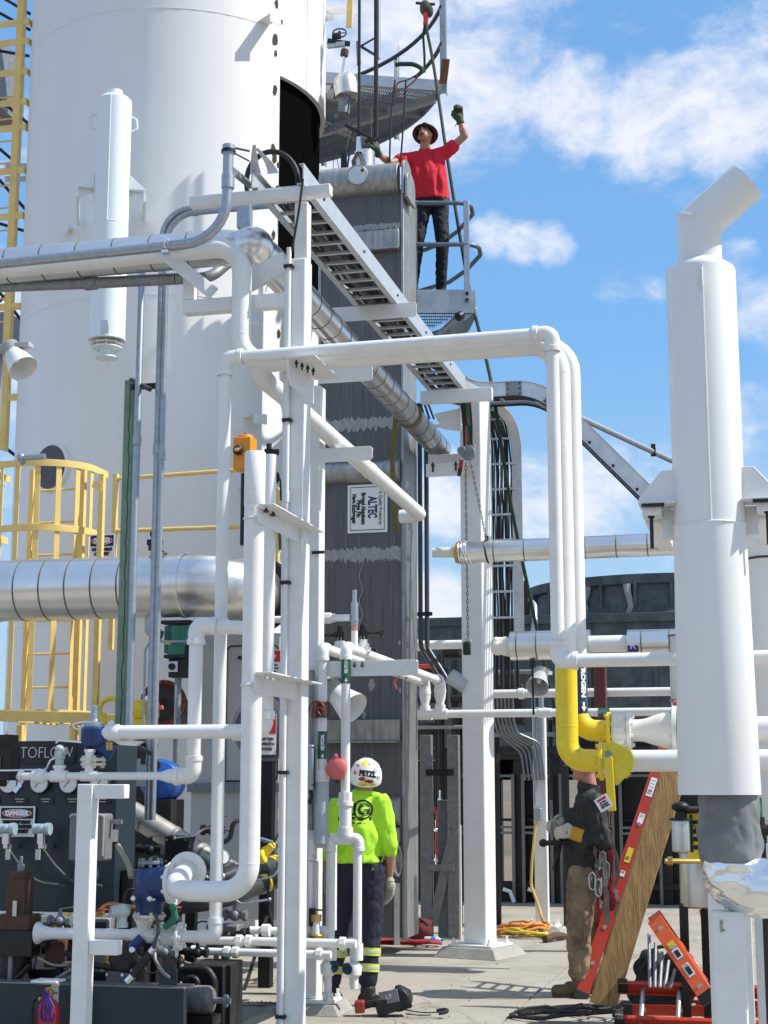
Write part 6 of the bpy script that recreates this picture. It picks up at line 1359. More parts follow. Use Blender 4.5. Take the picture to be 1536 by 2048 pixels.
for k_,(pts,r_) in enumerate((([(360,1962,10.2),(362,1938,10.2),(415,1938,10.2),(428,1960,10.2),(428,2000,10.2)],.026),([(368,1990,10.15),(370,1955,10.15),(395,1955,10.15),(396,1985,10.15)],.02))):
    mb=MB(); mb.tube([P(*q) for q in pts],r_,10,bend=.07); one(mb,'suction_pipe',DARK,('larger' if k_==0 else 'smaller')+' black bent pipe over the grey pump motor','pipe')
# fire extinguisher
fe=thing('fire_extinguisher','red fire extinguisher with purple straps hung low at the left edge','fire extinguisher',P(95,2060,9.3))
c=P(97,2030,9.35); mb=MB(); mb.lathe(c-ZZ*.22,ZZ,[(.06,0),(.068,.01),(.068,.26),(.05,.30),(.022,.32),(.02,.34)],22); build(mb,'cylinder',M('extinguisher_red',(.55,.02,.02),.3),fe)
mb=MB(); mb.cyl(c+ZZ*.12,c+ZZ*.15,.026,n=12); mb.bar(c+V((-.02,-.0,.155)),c+V((.07,-.02,.175)),.02,.012); mb.bar(c+V((-.02,-.0,.14)),c+V((.06,-.02,.135)),.02,.010); mb.sphere(c+V((-.05,-.02,.10)),.022,10); build(mb,'valve_head',BRASS,fe)
mb=MB(); mb.tube(fillet([c+V((-.02,-.02,.14)),c+V((-.09,-.04,.09)),c+V((-.09,-.05,-.02)),c+V((-.05,-.07,-.12))],.04),.012,8); build(mb,'hose',RUBB,fe)
for i in range(3):
    mb=MB(); mb.tube(fillet([c+V((-.01,-.05,.16)),c+V((.03+.02*i,-.075,.06)),c+V((.01+.03*i,-.08,-.04)),c+V((-.02+.03*i,-.075,.0)),c+V((-.01+.02*i,-.06,.14))],.03),.007,6); build(mb,'strap',M('purple_cord',(.07,.03,.22),.7),fe)
mb=MB(); mb.box(c+V((0,-.071,-.10)),(.06,.004,.09)); build(mb,'paper_label',SIGNW,fe)
mb=MB(); mb.box(c+V((-.01,.0,.205)),(.17,.14,.012)); mb.bb((c.x-.02,c.y+.07,c.z-.2),(c.x+.02,c.y+.09,c.z+.2)); build(mb,'bracket',SIGNW,fe)

# ---------------------------------------------------------------- machinery between panel and tank
YG2=13.4
def redcover(px,py,Y,r,label):
    c=P(px,py,Y); t=thing('round_cover',label,'cover',c-ZZ*r); ax=V((.25,-1,.05)).normalized()
    mb=MB(); mb.lathe(c,ax,[(r,-.03),(r,.03),(r*.86,.032),(r*.80,-.05),(r*.45,-.13),(.01,-.16)],40,caps=False); build(mb,'dish',REDD,t)
    mb=MB(); u=ZZ; v=ax.cross(u).normalized()
    for i in range(20):
        a=2*math.pi*i/20; q=c+(u*math.cos(a)+v*math.sin(a))*r*.94; mb=MB(); mb.cyl(q+ax*.025,q+ax*.05,.012,n=6); build(mb,'bolt',RUST,t)
    mb=MB(); mb.lathe(c-ax*.03,-ax,[(r*1.04,0),(r*1.04,.03),(r*.8,.035),(r*.8,1.4)],32); build(mb,'casing',M('dark_cast_iron',(.05,.045,.045),.6,.3,(.12,.06,.04),10,.6),t)
    return t,c,ax
t,c,ax=redcover(326,1405,YG2,.20,'dark red dished round cover with bolted rim, lower of two beside the yellow motor')
mb=MB(); mb.cyl(c+ax*.02,c+ax*.30+V((-.10,0,0)),.035,n=12); build(mb,'shaft',CHROME,t)
redcover(424,1338,YG2+.5,.19,'dark red dished round cover, upper of two, partly behind white pipes')
c=P(285,1420,12.9)
machine('yellow_motor','small yellow motor with a round hoop guard in front of the lower red cover','motor',c-ZZ*.2,[('casing',YGAS,lambda m:(m.cyl(c-V((.06,0,0)),c+V((.06,0,0)),.09,n=18),m.box(c+V((.08,0,-.0)),(.10,.14,.13)),m.box(c-V((.0,0,.11)),(.12,.1,.06)))),('guard',YGAS,lambda m:m.torus(P(222,1420,12.9),(0.2,-1,0),.10,.022,24,8)),('nozzle',PINK,lambda m:m.cyl(c+V((.13,0,.02)),c+V((.19,0,.02)),.02,n=8)),('bracket',DARK,lambda m:m.bb((c.x-.05,c.y-.04,0.05),(c.x+.05,c.y+.04,c.z-.14)))])
c=P(358,1280,13.0)
machine('green_actuator','dark green valve actuator with ribbed body under the big clad pipe','actuator',c-ZZ*.4,[
 ('body',GRNV,lambda m:(m.cyl(c-ZZ*.14,c+ZZ*.12,.10,n=18),m.box(c+V((-.07,.02,0)),(.09,.16,.24)))),
 ('top_flange',DARK,lambda m:(m.box(c+ZZ*.15,(.27,.2,.03)),m.box(c-ZZ*.15,(.20,.2,.03)))),
 ('gearbox',DARK,lambda m:(m.box(c+V((.02,0,-.25)),(.17,.14,.16)),m.cyl(c+V((.09,-.02,-.22)),c+V((.09,-.02,-.05)),.04,n=12))),
 ('mounting_plate',SIGNW,lambda m:m.box(c+V((-.02,-.085,-.24)),(.09,.02,.09))),
 ('sticker',YGAS,lambda m:m.box(c+V((-.06,-.105,-.03)),(.06,.004,.035))),
 ('knob',DARK,lambda m:m.cyl(c+V((-.02,-.12,-.24)),c+V((-.02,-.08,-.24)),.03,n=12)),
 ('stem',GALVD,lambda m:m.cyl(c-ZZ*1.2,c-ZZ*.3,.03,n=10))])
mb=MB(); mb.tube([P(392,1283,12.8),P(300,1283,12.8),P(290,1300,12.8),P(287,1450,12.8)],.012,8,bend=.06); mb.tube([P(352,1370,12.8),P(350,1450,12.8)],.008,6); mb.tube([P(302,1230,12.9),P(300,1262,12.9),P(322,1272,12.9)],.05,10,bend=.05)
one(mb,'steel_tubing',GALV,'thin bent steel tubing left of the green actuator','tubing')
# pale cabinet
cb_=thing('pale_cabinet','pale grey cabinet with rounded door edges behind the white pipes, bearing a danger sign','cabinet',P(480,1590,13.6))
xa,xb=P(385,1400,13.6).x,P(560,1400,13.6).x; mb=MB(); mb.bb((xa,13.6,.5),(xb,14.4,P(480,1268,13.6).z)); build(mb,'enclosure',CABIN,cb_,bevel=.012)
mb=MB(); z1,z0=P(480,1292,13.59).z,P(480,1562,13.59).z; x1,x2=P(452,1400,13.59).x,P(556,1400,13.59).x
mb.tube([V((x1,13.592,z0)),V((x1,13.592,z1)),V((x2,13.592,z1)),V((x2,13.592,z0)),V((x1,13.592,z0))],.007,8,bend=.05); build(mb,'door_seal',DARK,cb_)
mb=MB(); mb.bb((xa-.02,13.56,P(450,1575,13.6).z-.04),(xb+.02,13.60,P(450,1575,13.6).z+.04)); build(mb,'base_rail',GALVD,cb_)
mb=MB(); mb.box(P(486,1315,13.58),(.09,.02,.03)); build(mb,'latch',DARK,cb_)
mb=MB(); mb.cyl(P(538,1400,13.2),P(527,1700,13.2),.02,n=8); one(mb,'thin_rod',GALVD,'slim dark rod between the riser and the capped pipe','rod')
sg=[('panel',SIGNR,0,.25,.96,.46),('oval',M('sign_pink',(.8,.5,.5),.5),0,.25,.6,.22),('text',SIGNW,'DANGER',0,.25,.10,.5,.002)]+[('text',SIGNK,s_,0,-.10-.13*i,.07,w_,.002) for i,(s_,w_) in enumerate((('Liquid Oxygen',.7),('Confined Space',.8),('Do Not Enter',.6)))]
sign('danger_tag','red and white danger tag fixed to the pale cabinet left of the front column',P(540,1325,13.4),X_,ZZ,.20,.22,sg)
# round dark blind
bd=thing('round_blind','dark round blind cover with a danger tag beside the capped pipe','cover',P(530,1520,12.6))
c=P(532,1455,12.6); mb=MB(); mb.lathe(c,(.35,-1,0),[(.27,-.06),(.27,0),(.24,.02),(.02,.03)],40); build(mb,'disc',M('dark_grey_cover',(.07,.07,.08)),bd); mb=MB(); mb.torus(c,(.35,-1,0),.265,.016,40,8); build(mb,'rim',GALVD,bd)
mb=MB(); mb.bb((c.x-.05,12.62,.05),(c.x+.05,12.72,c.z-.2)); build(mb,'support',DARK,bd)
sign('danger_tag','red and white danger tag on the dark round blind cover',c+V((.03,-.06,.0))*1.0+ (V((0,0,-.06))),V((1,.35,0)),ZZ,.15,.33,sg)
# tank drip pipe and blue motor
c=P(318,1562,12.4)
machine('blue_motor','bright blue round motor housing with a grey terminal plate','motor',c-ZZ*.2,[('casing',BLUEM,lambda m:(m.lathe(c+Y_*.1,(.2,-1,.05),[(.16,-.12),(.175,-.08),(.175,.12),(.15,.17),(.06,.20)],28))),('terminal_box',GALV,lambda m:m.box(P(290,1545,12.1),(.12,.06,.22))),('drain_plug',DARK,lambda m:m.cyl(P(310,1530,12.1),P(312,1530,12.0),.04,n=10)),('mark',SIGNK,lambda m:m.box(P(287,1522,12.05),(.05,.01,.05))),('foot',DARK,lambda m:m.bb((c.x-.15,c.y-.1,.05),(c.x+.15,c.y+.2,c.z-.15)))])
dg_=thing('slanted_clad_pipe','aluminium clad pipe slanting down to the right below the blue motor','pipe',P(350,1690,11.8))
a=P(262,1625,11.8);b=P(470,1752,11.8); rr=24*mpp(a); mb=MB(); mb.tube([a,b],rr,24); build(mb,'cladding',M('dull_clad',(.55,.52,.46),.45,.85,(.3,.28,.24),4,.7,.12,10),dg_)
mb=MB(); bands(mb,a,b,rr,.27,.02,.004); buildeach(mb,'joint_band',GALVD,dg_)
gg=thing('dial_gauge','round white dial gauge half hidden behind the slim white riser','gauge',P(440,1720,11.4)); c=P(445,1712,11.4)
mb=MB(); mb.lathe(c,(.5,-1,.3),[(.06,-.03),(.065,0),(.058,.012)],24,caps=False); build(mb,'case',CHROME,gg); mb=MB(); mb.lathe(c,(.5,-1,.3),[(.058,.004),(.004,.005)],24,caps=False); build(mb,'dial',SIGNW,gg); mb=MB(); mb.cyl(c-V((.02,-.05,.1)),c+Y_*.03,.014,n=8); build(mb,'stem',BRASS,gg)
HOSE=M('ribbed_hose',(.035,.035,.035),.45,.2,(.10,.10,.10),9,.6,.3,30)
for k_,(pts,rp,lb) in enumerate((([(250,1822,10.9),(440,1800,11.0),(520,1770,11.6),(640,1730,12.6)],19,'thick dark pipe with yellow bands behind the capped pipe, lower of two'),([(390,1765,11.4),(470,1752,11.4),(540,1735,12.0),(640,1690,12.8)],21,'thick dark pipe with a yellow end ring behind the capped pipe, upper of two'))):
    q=[P(*p_) for p_ in pts]; t=thing('suction_line',lb,'pipe',q[1]); r_=rp*mpp(q[1]); mb=MB(); mb.tube(fillet(q,.25),r_,18); build(mb,'pipe_run',HOSE,t)
    d=(q[3]-q[2]).normalized()
    for j in range(2):
        mb=MB(); e=q[2]+(d*(.02+.05*j)); mb.lathe(e,d,[(r_*.98,-.018),(r_*1.06,-.015),(r_*1.06,.015),(r_*.98,.018)],18,caps=False); build(mb,'yellow_band',YGAS,t)
mb=MB()
for i,(px,py) in enumerate(((395,1662),(430,1690),(300,1730),(365,1745))):
    pass
for k_,(px,py,r_,Y,lb) in enumerate(((382,1735,.085,11.6,'black round pump casing behind the blue control valve, right of two'),(330,1728,.075,11.7,'black round pump casing above the blue control valve, left of two'))):
    c=P(px,py,Y); t=thing('pump_casing',lb,'pump',c-ZZ*.1); mb=MB(); mb.lathe(c,(.6,-1,0),[(r_*.7,-.12),(r_,-.08),(r_,.04),(r_*.7,.07),(r_*.25,.09)],22); build(mb,'casing',DARK,t); mb=MB(); flange(mb,c-V((.12,-.1,0)),(1,-.3,0),r_*.8,.025,6,.01); build(mb,'flange',GALVD,t); mb=MB(); mb.bb((c.x-.04,c.y,.05),(c.x+.04,c.y+.06,c.z-.05)); build(mb,'leg',DARK,t)
# yellow hoist and hook
yh=thing('yellow_ratchet','yellow ratchet tightener on a thin rod beside the front column','ratchet',P(535,1705,11.2))
mb=MB(); mb.bar(P(520,1722,11.2),P(545,1690,11.2),.06,.05); mb.bar(P(524,1700,11.2),P(550,1688,11.2),.03,.03); mb.cyl(P(520,1715,11.15),P(530,1712,11.15),.05,n=12); build(mb,'body',YGAS,yh,bevel=.006)
mb=MB(); mb.tube([P(545,1690,11.2),P(575,1635,11.2)],.008,6); build(mb,'rod',RUST,yh)
mb=MB(); mb.tube(fillet([P(538,1738,11.1),P(536,1790,11.1),P(540,1830,11.1),P(545,1850,11.1),P(539,1856,11.1),P(534,1848,11.1)],.03),.012,8); mb.box(P(537,1800,11.1),(.03,.02,.08)); build(mb,'hook',DARK,yh)
mb=MB(); mb.strap([P(535,1830,11.1),P(520,1880,10.9),P(495,1960,10.6),P(488,1980,10.5)],.025,.006); one(mb,'black_strap',RUBB,'slack black strap hanging below the yellow ratchet to the skid','strap')
# small pipes near the floor, with unions
for k_,(y0,y1,x0,x1,Y,rp,lb) in enumerate(((1878,1884,560,700,10.9,8,''),(1880,1889,390,712,10.8,8.5,'thin white floor-level pipe with unions, upper of two passing behind the front column'),(1902,1906,375,662,10.7,7.5,'thin white floor-level pipe, lower of two passing behind the front column'))):
    if not lb: continue
    a=P(x0,y0,Y);b=P(x1,y1,Y); b.z=a.z; t=thing('floor_pipe',lb,'pipe',a); r_=rp*mpp(a); mb=MB(); mb.cyl(a,b,r_,n=14); build(mb,'pipe_run',WHITE,t)
    for f_ in (.05,.28,.34,.92): 
        mb=MB(); q=a.lerp(b,f_); mb.cyl(q-X_*.02,q+X_*.02,r_*1.5,n=8); build(mb,'union',WHITE,t)
    mb=MB(); mb.tube([a,a-X_*.12+ZZ*.02,a-X_*.2+V((0,.05,.06))],r_*1.2,10,bend=.04); build(mb,'dark_fitting',DARK,t)
    mb=MB(); q=a.lerp(b,.2); mb.bb((q.x-.015,Y,.0),(q.x+.015,Y+.03,a.z-r_)); build(mb,'prop',GALVD,t)
t=thing('check_valve','dark jointed valve with a white stub by the foot of the slim riser','valve',P(480,1870,11.0)); mb=MB(); q=[P(430,1880,10.95),P(455,1874,10.95),P(488,1868,10.95),P(500,1862,10.95)]; mb.tube(q,.03,10); 
for z in q[:3]: mb.sphere(z,.042,10)
build(mb,'body',DARK,t); mb=MB(); mb.cyl(P(500,1860,10.95),P(560,1862,11.0),.026,n=12); mb.cyl(P(525,1861,10.95),P(540,1861,10.95),.045,n=8); build(mb,'stub',WHITE,t); mb=MB(); mb.bar(V((q[1].x,10.95,0)),q[1],.03,.03,Y_); build(mb,'prop',DARK,t)
# floodlight, left edge
def flood(name,label,c,aim,s,mast=None,shade=WHITE):
    t=thing(name,label,'floodlight',c); aim=V(aim).normalized()
    mb=MB(); mb.lathe(c,aim,[(.09*s,0),(.12*s,.02*s),(.15*s,.14*s),(.19*s,.30*s),(.185*s,.30*s),(.14*s,.14*s),(.08*s,.04*s)],32,caps=False); build(mb,'shade',shade,t)
    mb=MB(); mb.lathe(c-aim*.14*s,aim,[(.05*s,-.02*s),(.10*s,0),(.115*s,.03*s),(.115*s,.14*s),(.10*s,.16*s)],24); build(mb,'housing',LGREY,t)
    for i in range(5):
        mb=MB(); mb.lathe(c-aim*(.12-.025*i)*s,aim,[(.118*s,-.004),(.124*s,0),(.118*s,.004)],24,caps=False); build(mb,'fin',LGREY,t)
    mb=MB(); mb.sphere(c+aim*.10*s,(.05*s,.05*s,.07*s),12); build(mb,'bulb',M('lamp_glass',(.7,.7,.68),.15),t)
    return t
t=flood('floodlight','white cone floodlight on a bracket at the left edge',P(26,706,9.0),(.62,-.22,-.78),.52)
mb=MB(); c=P(38,703,9.0); mb.bar(P(-20,705,9.03),P(30,690,9.02),.05,.05); mb.box(P(48,691,9.0),(.10,.07,.03)); build(mb,'bracket',LGREY,t,bevel=.003)
mb=MB(); mb.cyl(P(1,700,9.05),V((P(1,700,9.05).x,9.05,0)),.02,n=12); build(mb,'mast',GALV,t)
# orange actuator on a stub pipe
oa=thing('orange_actuator','orange valve actuator with a round dial standing behind the capped pipe','actuator',P(490,940,13.6))
c=P(490,905,13.6); m_=mpp(c); mb=MB(); mb.box(c-ZZ*.02,(38*m_,.18,66*m_)); mb.cyl(c+ZZ*.11,c+ZZ*.16,17*m_,n=20); mb.box(c+V((0,0,-.15)),(30*m_,.14,.05)); build(mb,'body',ORNG,oa,bevel=.012)
mb=MB(); q=c+V((-.03,-.10,0)); mb.lathe(q,-Y_,[(.045,0),(.045,.03),(.03,.045)],18); build(mb,'dial',DARK,oa); mb=MB(); mb.sphere(q-Y_*.04,(.03,.012,.02),10); build(mb,'dial_window',M('amber',(.75,.5,.12),.2),oa)
mb=MB(); mb.sphere(c+ZZ*.17,.018,8); build(mb,'vent',DARK,oa)
mb=MB(); mb.cyl(c+V((.06,-.02,.0)),c+V((.12,-.03,.0)),.016,n=8); build(mb,'brass_fitting',BRASS,oa)
mb=MB(); mb.cyl(c-ZZ*.2,V((c.x,c.y,P(490,1090,13.6).z)),.035,n=12); build(mb,'stem',DARK,oa)
rg=thing('air_regulator','small black air regulator with cables right of the orange actuator','regulator',P(540,920,13.4)); c=P(538,905,13.4)
mb=MB(); mb.box(c,(.07,.06,.06)); mb.cyl(c,c+ZZ*.08,.025,n=10); mb.cyl(c+X_*.03,c+X_*.09,.03,n=10); mb.cyl(c-ZZ*.07,c,.03,n=10); mb.cyl(c-X_*.1,c,.014,n=8); build(mb,'body',DARK,rg)
mb=MB(); mb.tube(fillet([c-ZZ*.06,c+V((.03,0,-.18)),c+V((.11,0,-.25)),c+V((.12,0,-.45))],.06),.009,6); mb.tube(fillet([c+V((.0,0,-.22)),c+V((.02,0,-.4)),c+V((.10,0,-.62)),c+V((.12,0,-.9))],.1),.014,6); build(mb,'cable',RUBB,rg)
yc=thing('yellow_channel','upright yellow steel channel behind the capped pipe','channel',P(545,1150,14.2)); mb=MB(); mb.bb((P(500,1100,14.2).x,14.2,P(545,1200,14.2).z),(P(508,1100,14.2).x,14.28,P(545,960,14.2).z)); mb.bb((P(541,1100,14.2).x,14.2,P(545,1160,14.2).z),(P(556,1100,14.2).x,14.26,P(545,975,14.2).z)); build(mb,'web',YEL,yc,bevel=.003)
bvv=thing('black_valve','black lever valve standing on the big clad pipe beside the galvanised conduits','valve',P(310,1112,12.9)); c=P(310,1085,12.9)
mb=MB(); mb.sphere(c+V((-.01,0,.075)),.04,12); mb.cyl(c-ZZ*.13,c+ZZ*.06,.035,n=12); mb.box(c-ZZ*.0,(.13,.07,.05)); mb.cyl(c-V((.0,0,.07)),c-V((0,0,.03)),.06,n=12); mb.bar(c+V((.03,0,-.05)),c+V((.11,0,-.11)),.02,.02); build(mb,'body',DARK,bvv,bevel=.003)
mb=MB(); mb.cyl(c+V((.08,-.02,-.10)),c+V((.12,-.02,-.11)),.012,n=8); build(mb,'nipple',BRASS,bvv)

# ---------------------------------------------------------------- small fittings crowding the skid
rs_=random.Random(77)
def small_valve(c,ax,s,label,grp,body=DARK,hw=None):
    t=thing('small_valve',label,'valve',c-ZZ*.04*s,grp); ax=V(ax).normalized(); mb=MB(); mb.cyl(c-ax*.07*s,c+ax*.07*s,.022*s,n=12); mb.cyl(c-ax*.075*s,c-ax*.05*s,.034*s,n=6); mb.cyl(c+ax*.05*s,c+ax*.075*s,.034*s,n=6); mb.sphere(c,.036*s,12); mb.cyl(c,c+ZZ*.07*s,.014*s,n=8); build(mb,'body',body,t)
    mb=MB(); 
    if hw: handwheel(mb,c+ZZ*.075*s,ZZ,.036*s,.005*s,4)
    else: mb.bar(c+ZZ*.072*s-Y_*.01,c+ZZ*.085*s+X_*.10*s,.018*s,.006*s)
    build(mb,'handle',hw or GALVD,t)
for (px,py,Y,ax,s,bd,hw) in ((120,1842,9.9,X_,1.1,GALVD,None),(205,1842,10.0,X_,1.0,BRASS,REDD),(70,1885,9.75,X_,1.2,DARK,None),(150,1955,9.8,X_,1.1,GALVD,REDD),(215,1930,9.9,Y_,1.0,BRASS,None),(262,1900,9.9,X_,1.0,DARK,REDD),(330,1905,10.1,X_,1.1,GALVD,None),(395,1905,10.4,X_,1.0,DARK,None),(350,1840,10.2,ZZ,1.1,DARK,REDD),(470,1830,11.2,X_,1.2,GALVD,None),(300,1700,11.0,X_,1.3,DARK,None),(425,1660,11.6,X_,1.2,RUST,None)):
    small_valve(P(px,py,Y),ax,s,'small dirty valve among the crowded fittings on the compressor skid','small valves crowding the skid',bd,hw)
TUBS=[GALV,DARK,M('copper_tube',(.40,.20,.10),.35,.8,(.15,.1,.05),20,.6),GALVD,HOSE]
for k_ in range(26):
    px=rs_.uniform(-10,520); py=rs_.uniform(1835,1975) if px<240 else rs_.uniform(1660,1950); Y=(9.85 if px<240 else 10.6)+rs_.uniform(0,.7)
    if 240<px<350 and py<1860: Y+=.4
    a=P(px,py,Y); L_=rs_.uniform(.18,.5); up_2=rs_.uniform(-.25,.3); pts=[a,a+V((L_*.35,rs_.uniform(-.03,.05),up_2*.2)),a+V((L_*.5,rs_.uniform(-.03,.1),up_2)),a+V((L_,rs_.uniform(0,.12),up_2*.8))]
    pts=[V((q.x,q.y,max(.08,q.z))) for q in pts]
    mb=MB(); r_=rs_.choice([.006,.008,.010,.014,.018]); mb.tube(fillet(pts,.06,5),r_,8)
    for q in (pts[0],pts[-1]): mb.sphere(q,r_*1.7,8)
    one(mb,'skid_tubing',TUBS[k_%5],'short bent piece of tubing among the crowded fittings on the compressor skid','tubing','tubing crowding the skid')
for (px,py,Y,w_,h_,mt,lb) in ((120,1905,9.95,.16,.18,RUST,'rusty square casting under the teal panel behind the flared pipe end'),(240,1960,9.9,.14,.12,GREY,'small grey terminal box on the skid beside the round actuator'),(310,1880,10.5,.22,.2,DARK,'black gear casing behind the white flanges'),(450,1870,11.4,.25,.16,GALVD,'dull grey casting behind the slim riser foot'),(360,1700,11.7,.2,.22,DARK,'black square pump head under the slanting clad pipe'),(60,1838,10.0,.2,.06,GALVD,'grey steel ledge beneath the oil pump')):
    c=P(px,py,Y); t=thing('casting',lb,'machine part',c-ZZ*h_/2); mb=MB(); mb.box(c,(w_,.16,h_)); build(mb,'block',mt,t,bevel=.012)
    for (dx,dz) in ((-.38,-.36),(.38,-.36),(-.38,.36),(.38,.36)): mb=MB(); q=c+V((dx*w_,-.08,dz*h_)); mb.cyl(q,q-Y_*.014,.011,n=6); build(mb,'bolt',CHROME if mt is not RUST else RUST,t)
    mb=MB(); mb.bb((c.x-.02,c.y-.02,.05),(c.x+.02,c.y+.02,c.z-h_/2)); build(mb,'leg',DARK,t)
# ---------------------------------------------------------------- glycol lines in the centre
YGl=11.66
def label_band(parent,c,r,z0,z1,txt,mat,down=False,width=.22):
    mb=MB(); mb.tube([V((c.x,c.y,z0)),V((c.x,c.y,z1))],r*1.05,20); build(mb,'name_band',mat,parent)
    vd=(CAM-c); vd.z=0; vd.normalize(); vr=V((-vd.y,vd.x,0)); nd=(vd*.98+vr*.05).normalized(); xr=-ZZ if down else ZZ; yr=nd.cross(xr)
    cc=V((c.x,c.y,(z0+z1)/2))+nd*(r*1.06)
    textmesh(txt,'lettering',SIGNW,parent,cc+xr*.02*(1 if down else 1),xr,yr,.022,.001,width=width*.55,bold=.002)
    e=cc+(-xr)*(z1-z0)*.40; mb=MB(); mb.plate([e+ZZ*.015+yr*.006,e+ZZ*.015-yr*.006,e-yr*.006,e-yr*.014,e-ZZ*.018,e+yr*.014,e+yr*.006],nd*.001); build(mb,'arrow_mark',SIGNW,parent,smooth=0)
def elbow(parent,q,d1,d2,r,k=1.22):
    d1=V(d1).normalized();d2=V(d2).normalized(); mb=MB(); mb.tube([q+d1*r*2.3,q,q+d2*r*2.3],r*k,18,bend=r*1.7)
    for d in (d1,d2): mb.lathe(q+d*r*2.0,d,[(r*1.1,-.004),(r*k*1.1,0),(r*k*1.1,r*.8),(r*1.05,r*.85)],18,caps=False)
    return build(mb,'elbow',WHITE,parent)
# supply: riser at px 692
A=P(692,1294,YGl); A2=P(692,1600,YGl); A2.x=A.x; r=9*mpp(A)
s1=thing('glycol_riser','white glycol riser with a green name band, before the man in lime green','pipe',A2)
mb=MB(); mb.tube([A,A2],r,18); build(mb,'riser',WHITE,s1)
far=P(892,1359,YGl*(1550-692)/(1550-892)); far=V((A.x,far.y,A.z-.03)); dn=V((far.x,far.y,P(892,1428,far.y).z))
mb=MB(); mb.tube([A,far],r*1.12,18); build(mb,'overhead_run',WHITE,s1)
elbow(s1,A,-ZZ,Y_,r,1.28); elbow(s1,far,-Y_,-ZZ,r*1.2,1.3)
mb=MB(); mb.lathe(far-ZZ*.05,-ZZ,[(r*1.6,0),(r*1.6,.10),(r*1.15,.16),(r*1.15,(far.z-dn.z)-.05)],18); build(mb,'drop',WHITE,s1)
label_band(s1,A,r,P(692,1367,YGl).z,P(692,1307,YGl).z,'GLYCOL',GLY)
mb=MB(); zq=P(692,1598,YGl).z; mb.cyl(V((A.x,A.y,zq-.02)),V((A.x,A.y,zq+.05)),r*1.5,n=8); mb.cyl(V((A.x,A.y,zq-.05)),V((A.x,A.y,zq-.02)),r*1.75,n=18); build(mb,'union',WHITE,s1)
mb=MB(); mb.cyl(V((A.x,A.y,zq-.05)),V((A.x,A.y,P(692,1672,YGl).z)),r*1.35,n=18); mb.cyl(V((A.x,A.y,P(692,1672,YGl).z)),V((A.x,A.y,P(692,1655,YGl).z)),r*1.7,n=18); build(mb,'lower_riser',WHITE,s1)
# flip lid, faded red
fl=thing('faded_red_cap','faded round red cap hinged on the glycol riser beside the white helmet','cap',P(675,1570,YGl-.08))
c=P(673,1537,YGl-.07); mb=MB(); mb.lathe(c,(-.1,-1,.1),[(.075,-.03),(.082,-.02),(.082,.01),(.07,.022),(.02,.028)],32); mb.sphere(c+V((-.005,0,.09)),(.02,.018,.022),10); build(mb,'lid',PINK,fl)
mb=MB(); mb.box(P(690,1535,YGl-.03),(.03,.06,.08)); mb.box(c+V((.0,.03,-.09)),(.03,.02,.05)); build(mb,'hinge',RUST,fl,bevel=.003)
# return: riser at px 645
B=P(646,1296,YGl-.02); B2=P(640,1560,YGl-.02); B2.x=B.x; far2=P(862,1365,YGl*(1550-646)/(1550-862)); far2=V((B.x,far2.y,B.z-.03)); dn2=V((far2.x,far2.y,P(862,1428,far2.y).z))
s2=thing('glycol_return','white glycol return pipe with a red handwheel valve against the rear column','pipe',B2)
mb=MB(); mb.tube([B,B2],r,18); build(mb,'riser',WHITE,s2); mb=MB(); mb.tube([B,far2],r*1.12,18); build(mb,'overhead_run',WHITE,s2)
elbow(s2,B,-ZZ,Y_,r,1.28); elbow(s2,far2,-Y_,-ZZ,r*1.2,1.3)
mb=MB(); mb.lathe(far2-ZZ*.05,-ZZ,[(r*1.6,0),(r*1.6,.10),(r*1.15,.16),(r*1.15,(far2.z-dn2.z)-.05)],18); build(mb,'drop',WHITE,s2)
label_band(s2,B,r,P(645,1518,YGl).z,P(645,1463,YGl).z,'GLYCOL',GLY)
mb=MB(); q=V((B.x,B.y,P(642,1420,YGl).z)); mb.cyl(q-ZZ*.06,q+ZZ*.06,r*1.7,n=10); mb.box(q,(.07,.07,.10)); mb.cyl(q-V((.0,.08,0)),q,.02,n=10); build(mb,'valve_body',RUST,s2,bevel=.006)
mb=MB(); handwheel(mb,q+V((-.02,-.10,0)),(-.15,-1,0),.062,.007,5); build(mb,'handwheel',M('red_handwheel',(.22,.035,.02),.5,0,(.10,.03,.02),20,.6),s2)
mb=MB(); z_=P(645,1550,YGl).z; mb.cyl(V((B.x,B.y,z_-.05)),V((B.x,B.y,z_+.04)),r*1.6,n=18); build(mb,'union',WHITE,s2)
mb=MB(); mb.cyl(V((B.x,B.y,z_-.05)),V((B.x,B.y,P(645,1672,YGl).z)),r*1.5,n=18); build(mb,'lower_riser',PIPEG,s2)
hz=thing('glycol_header','level white glycol pipe running right from the two drop legs, past the thick column','pipe',dn)
e=P(1430,1424,dn.y); mb=MB(); mb.cyl(V((dn2.x-.04,dn.y,dn.z)),V((e.x,dn.y,dn.z)),r*1.12,n=18); build(mb,'pipe_run',WHITE,hz)
for d in (dn,dn2):
    mb=MB(); q=V((d.x,d.y,dn.z)); mb.cyl(q-X_*.07,q+X_*.07,r*1.5,n=18); mb.cyl(q,q+ZZ*.09,r*1.5,n=18); build(mb,'tee',WHITE,hz)
mb=MB(); q=V((P(1090,1425,dn.y).x,dn.y,dn.z)); mb.cyl(q-X_*.06,q+X_*.06,r*1.35,n=18); build(mb,'coupling',WHITE,hz)
mb=MB(); q=P(1207,1424,dn.y); mb.cyl(V((q.x-.05,dn.y,dn.z)),V((q.x+.06,dn.y,dn.z)),r*1.16,n=18); nb=build(mb,'name_band',GLY,hz); textmesh('GLYCOL','lettering',SIGNW,hz,V((q.x,dn.y-r*1.18,dn.z)),X_,ZZ,.03,.001,width=.09)
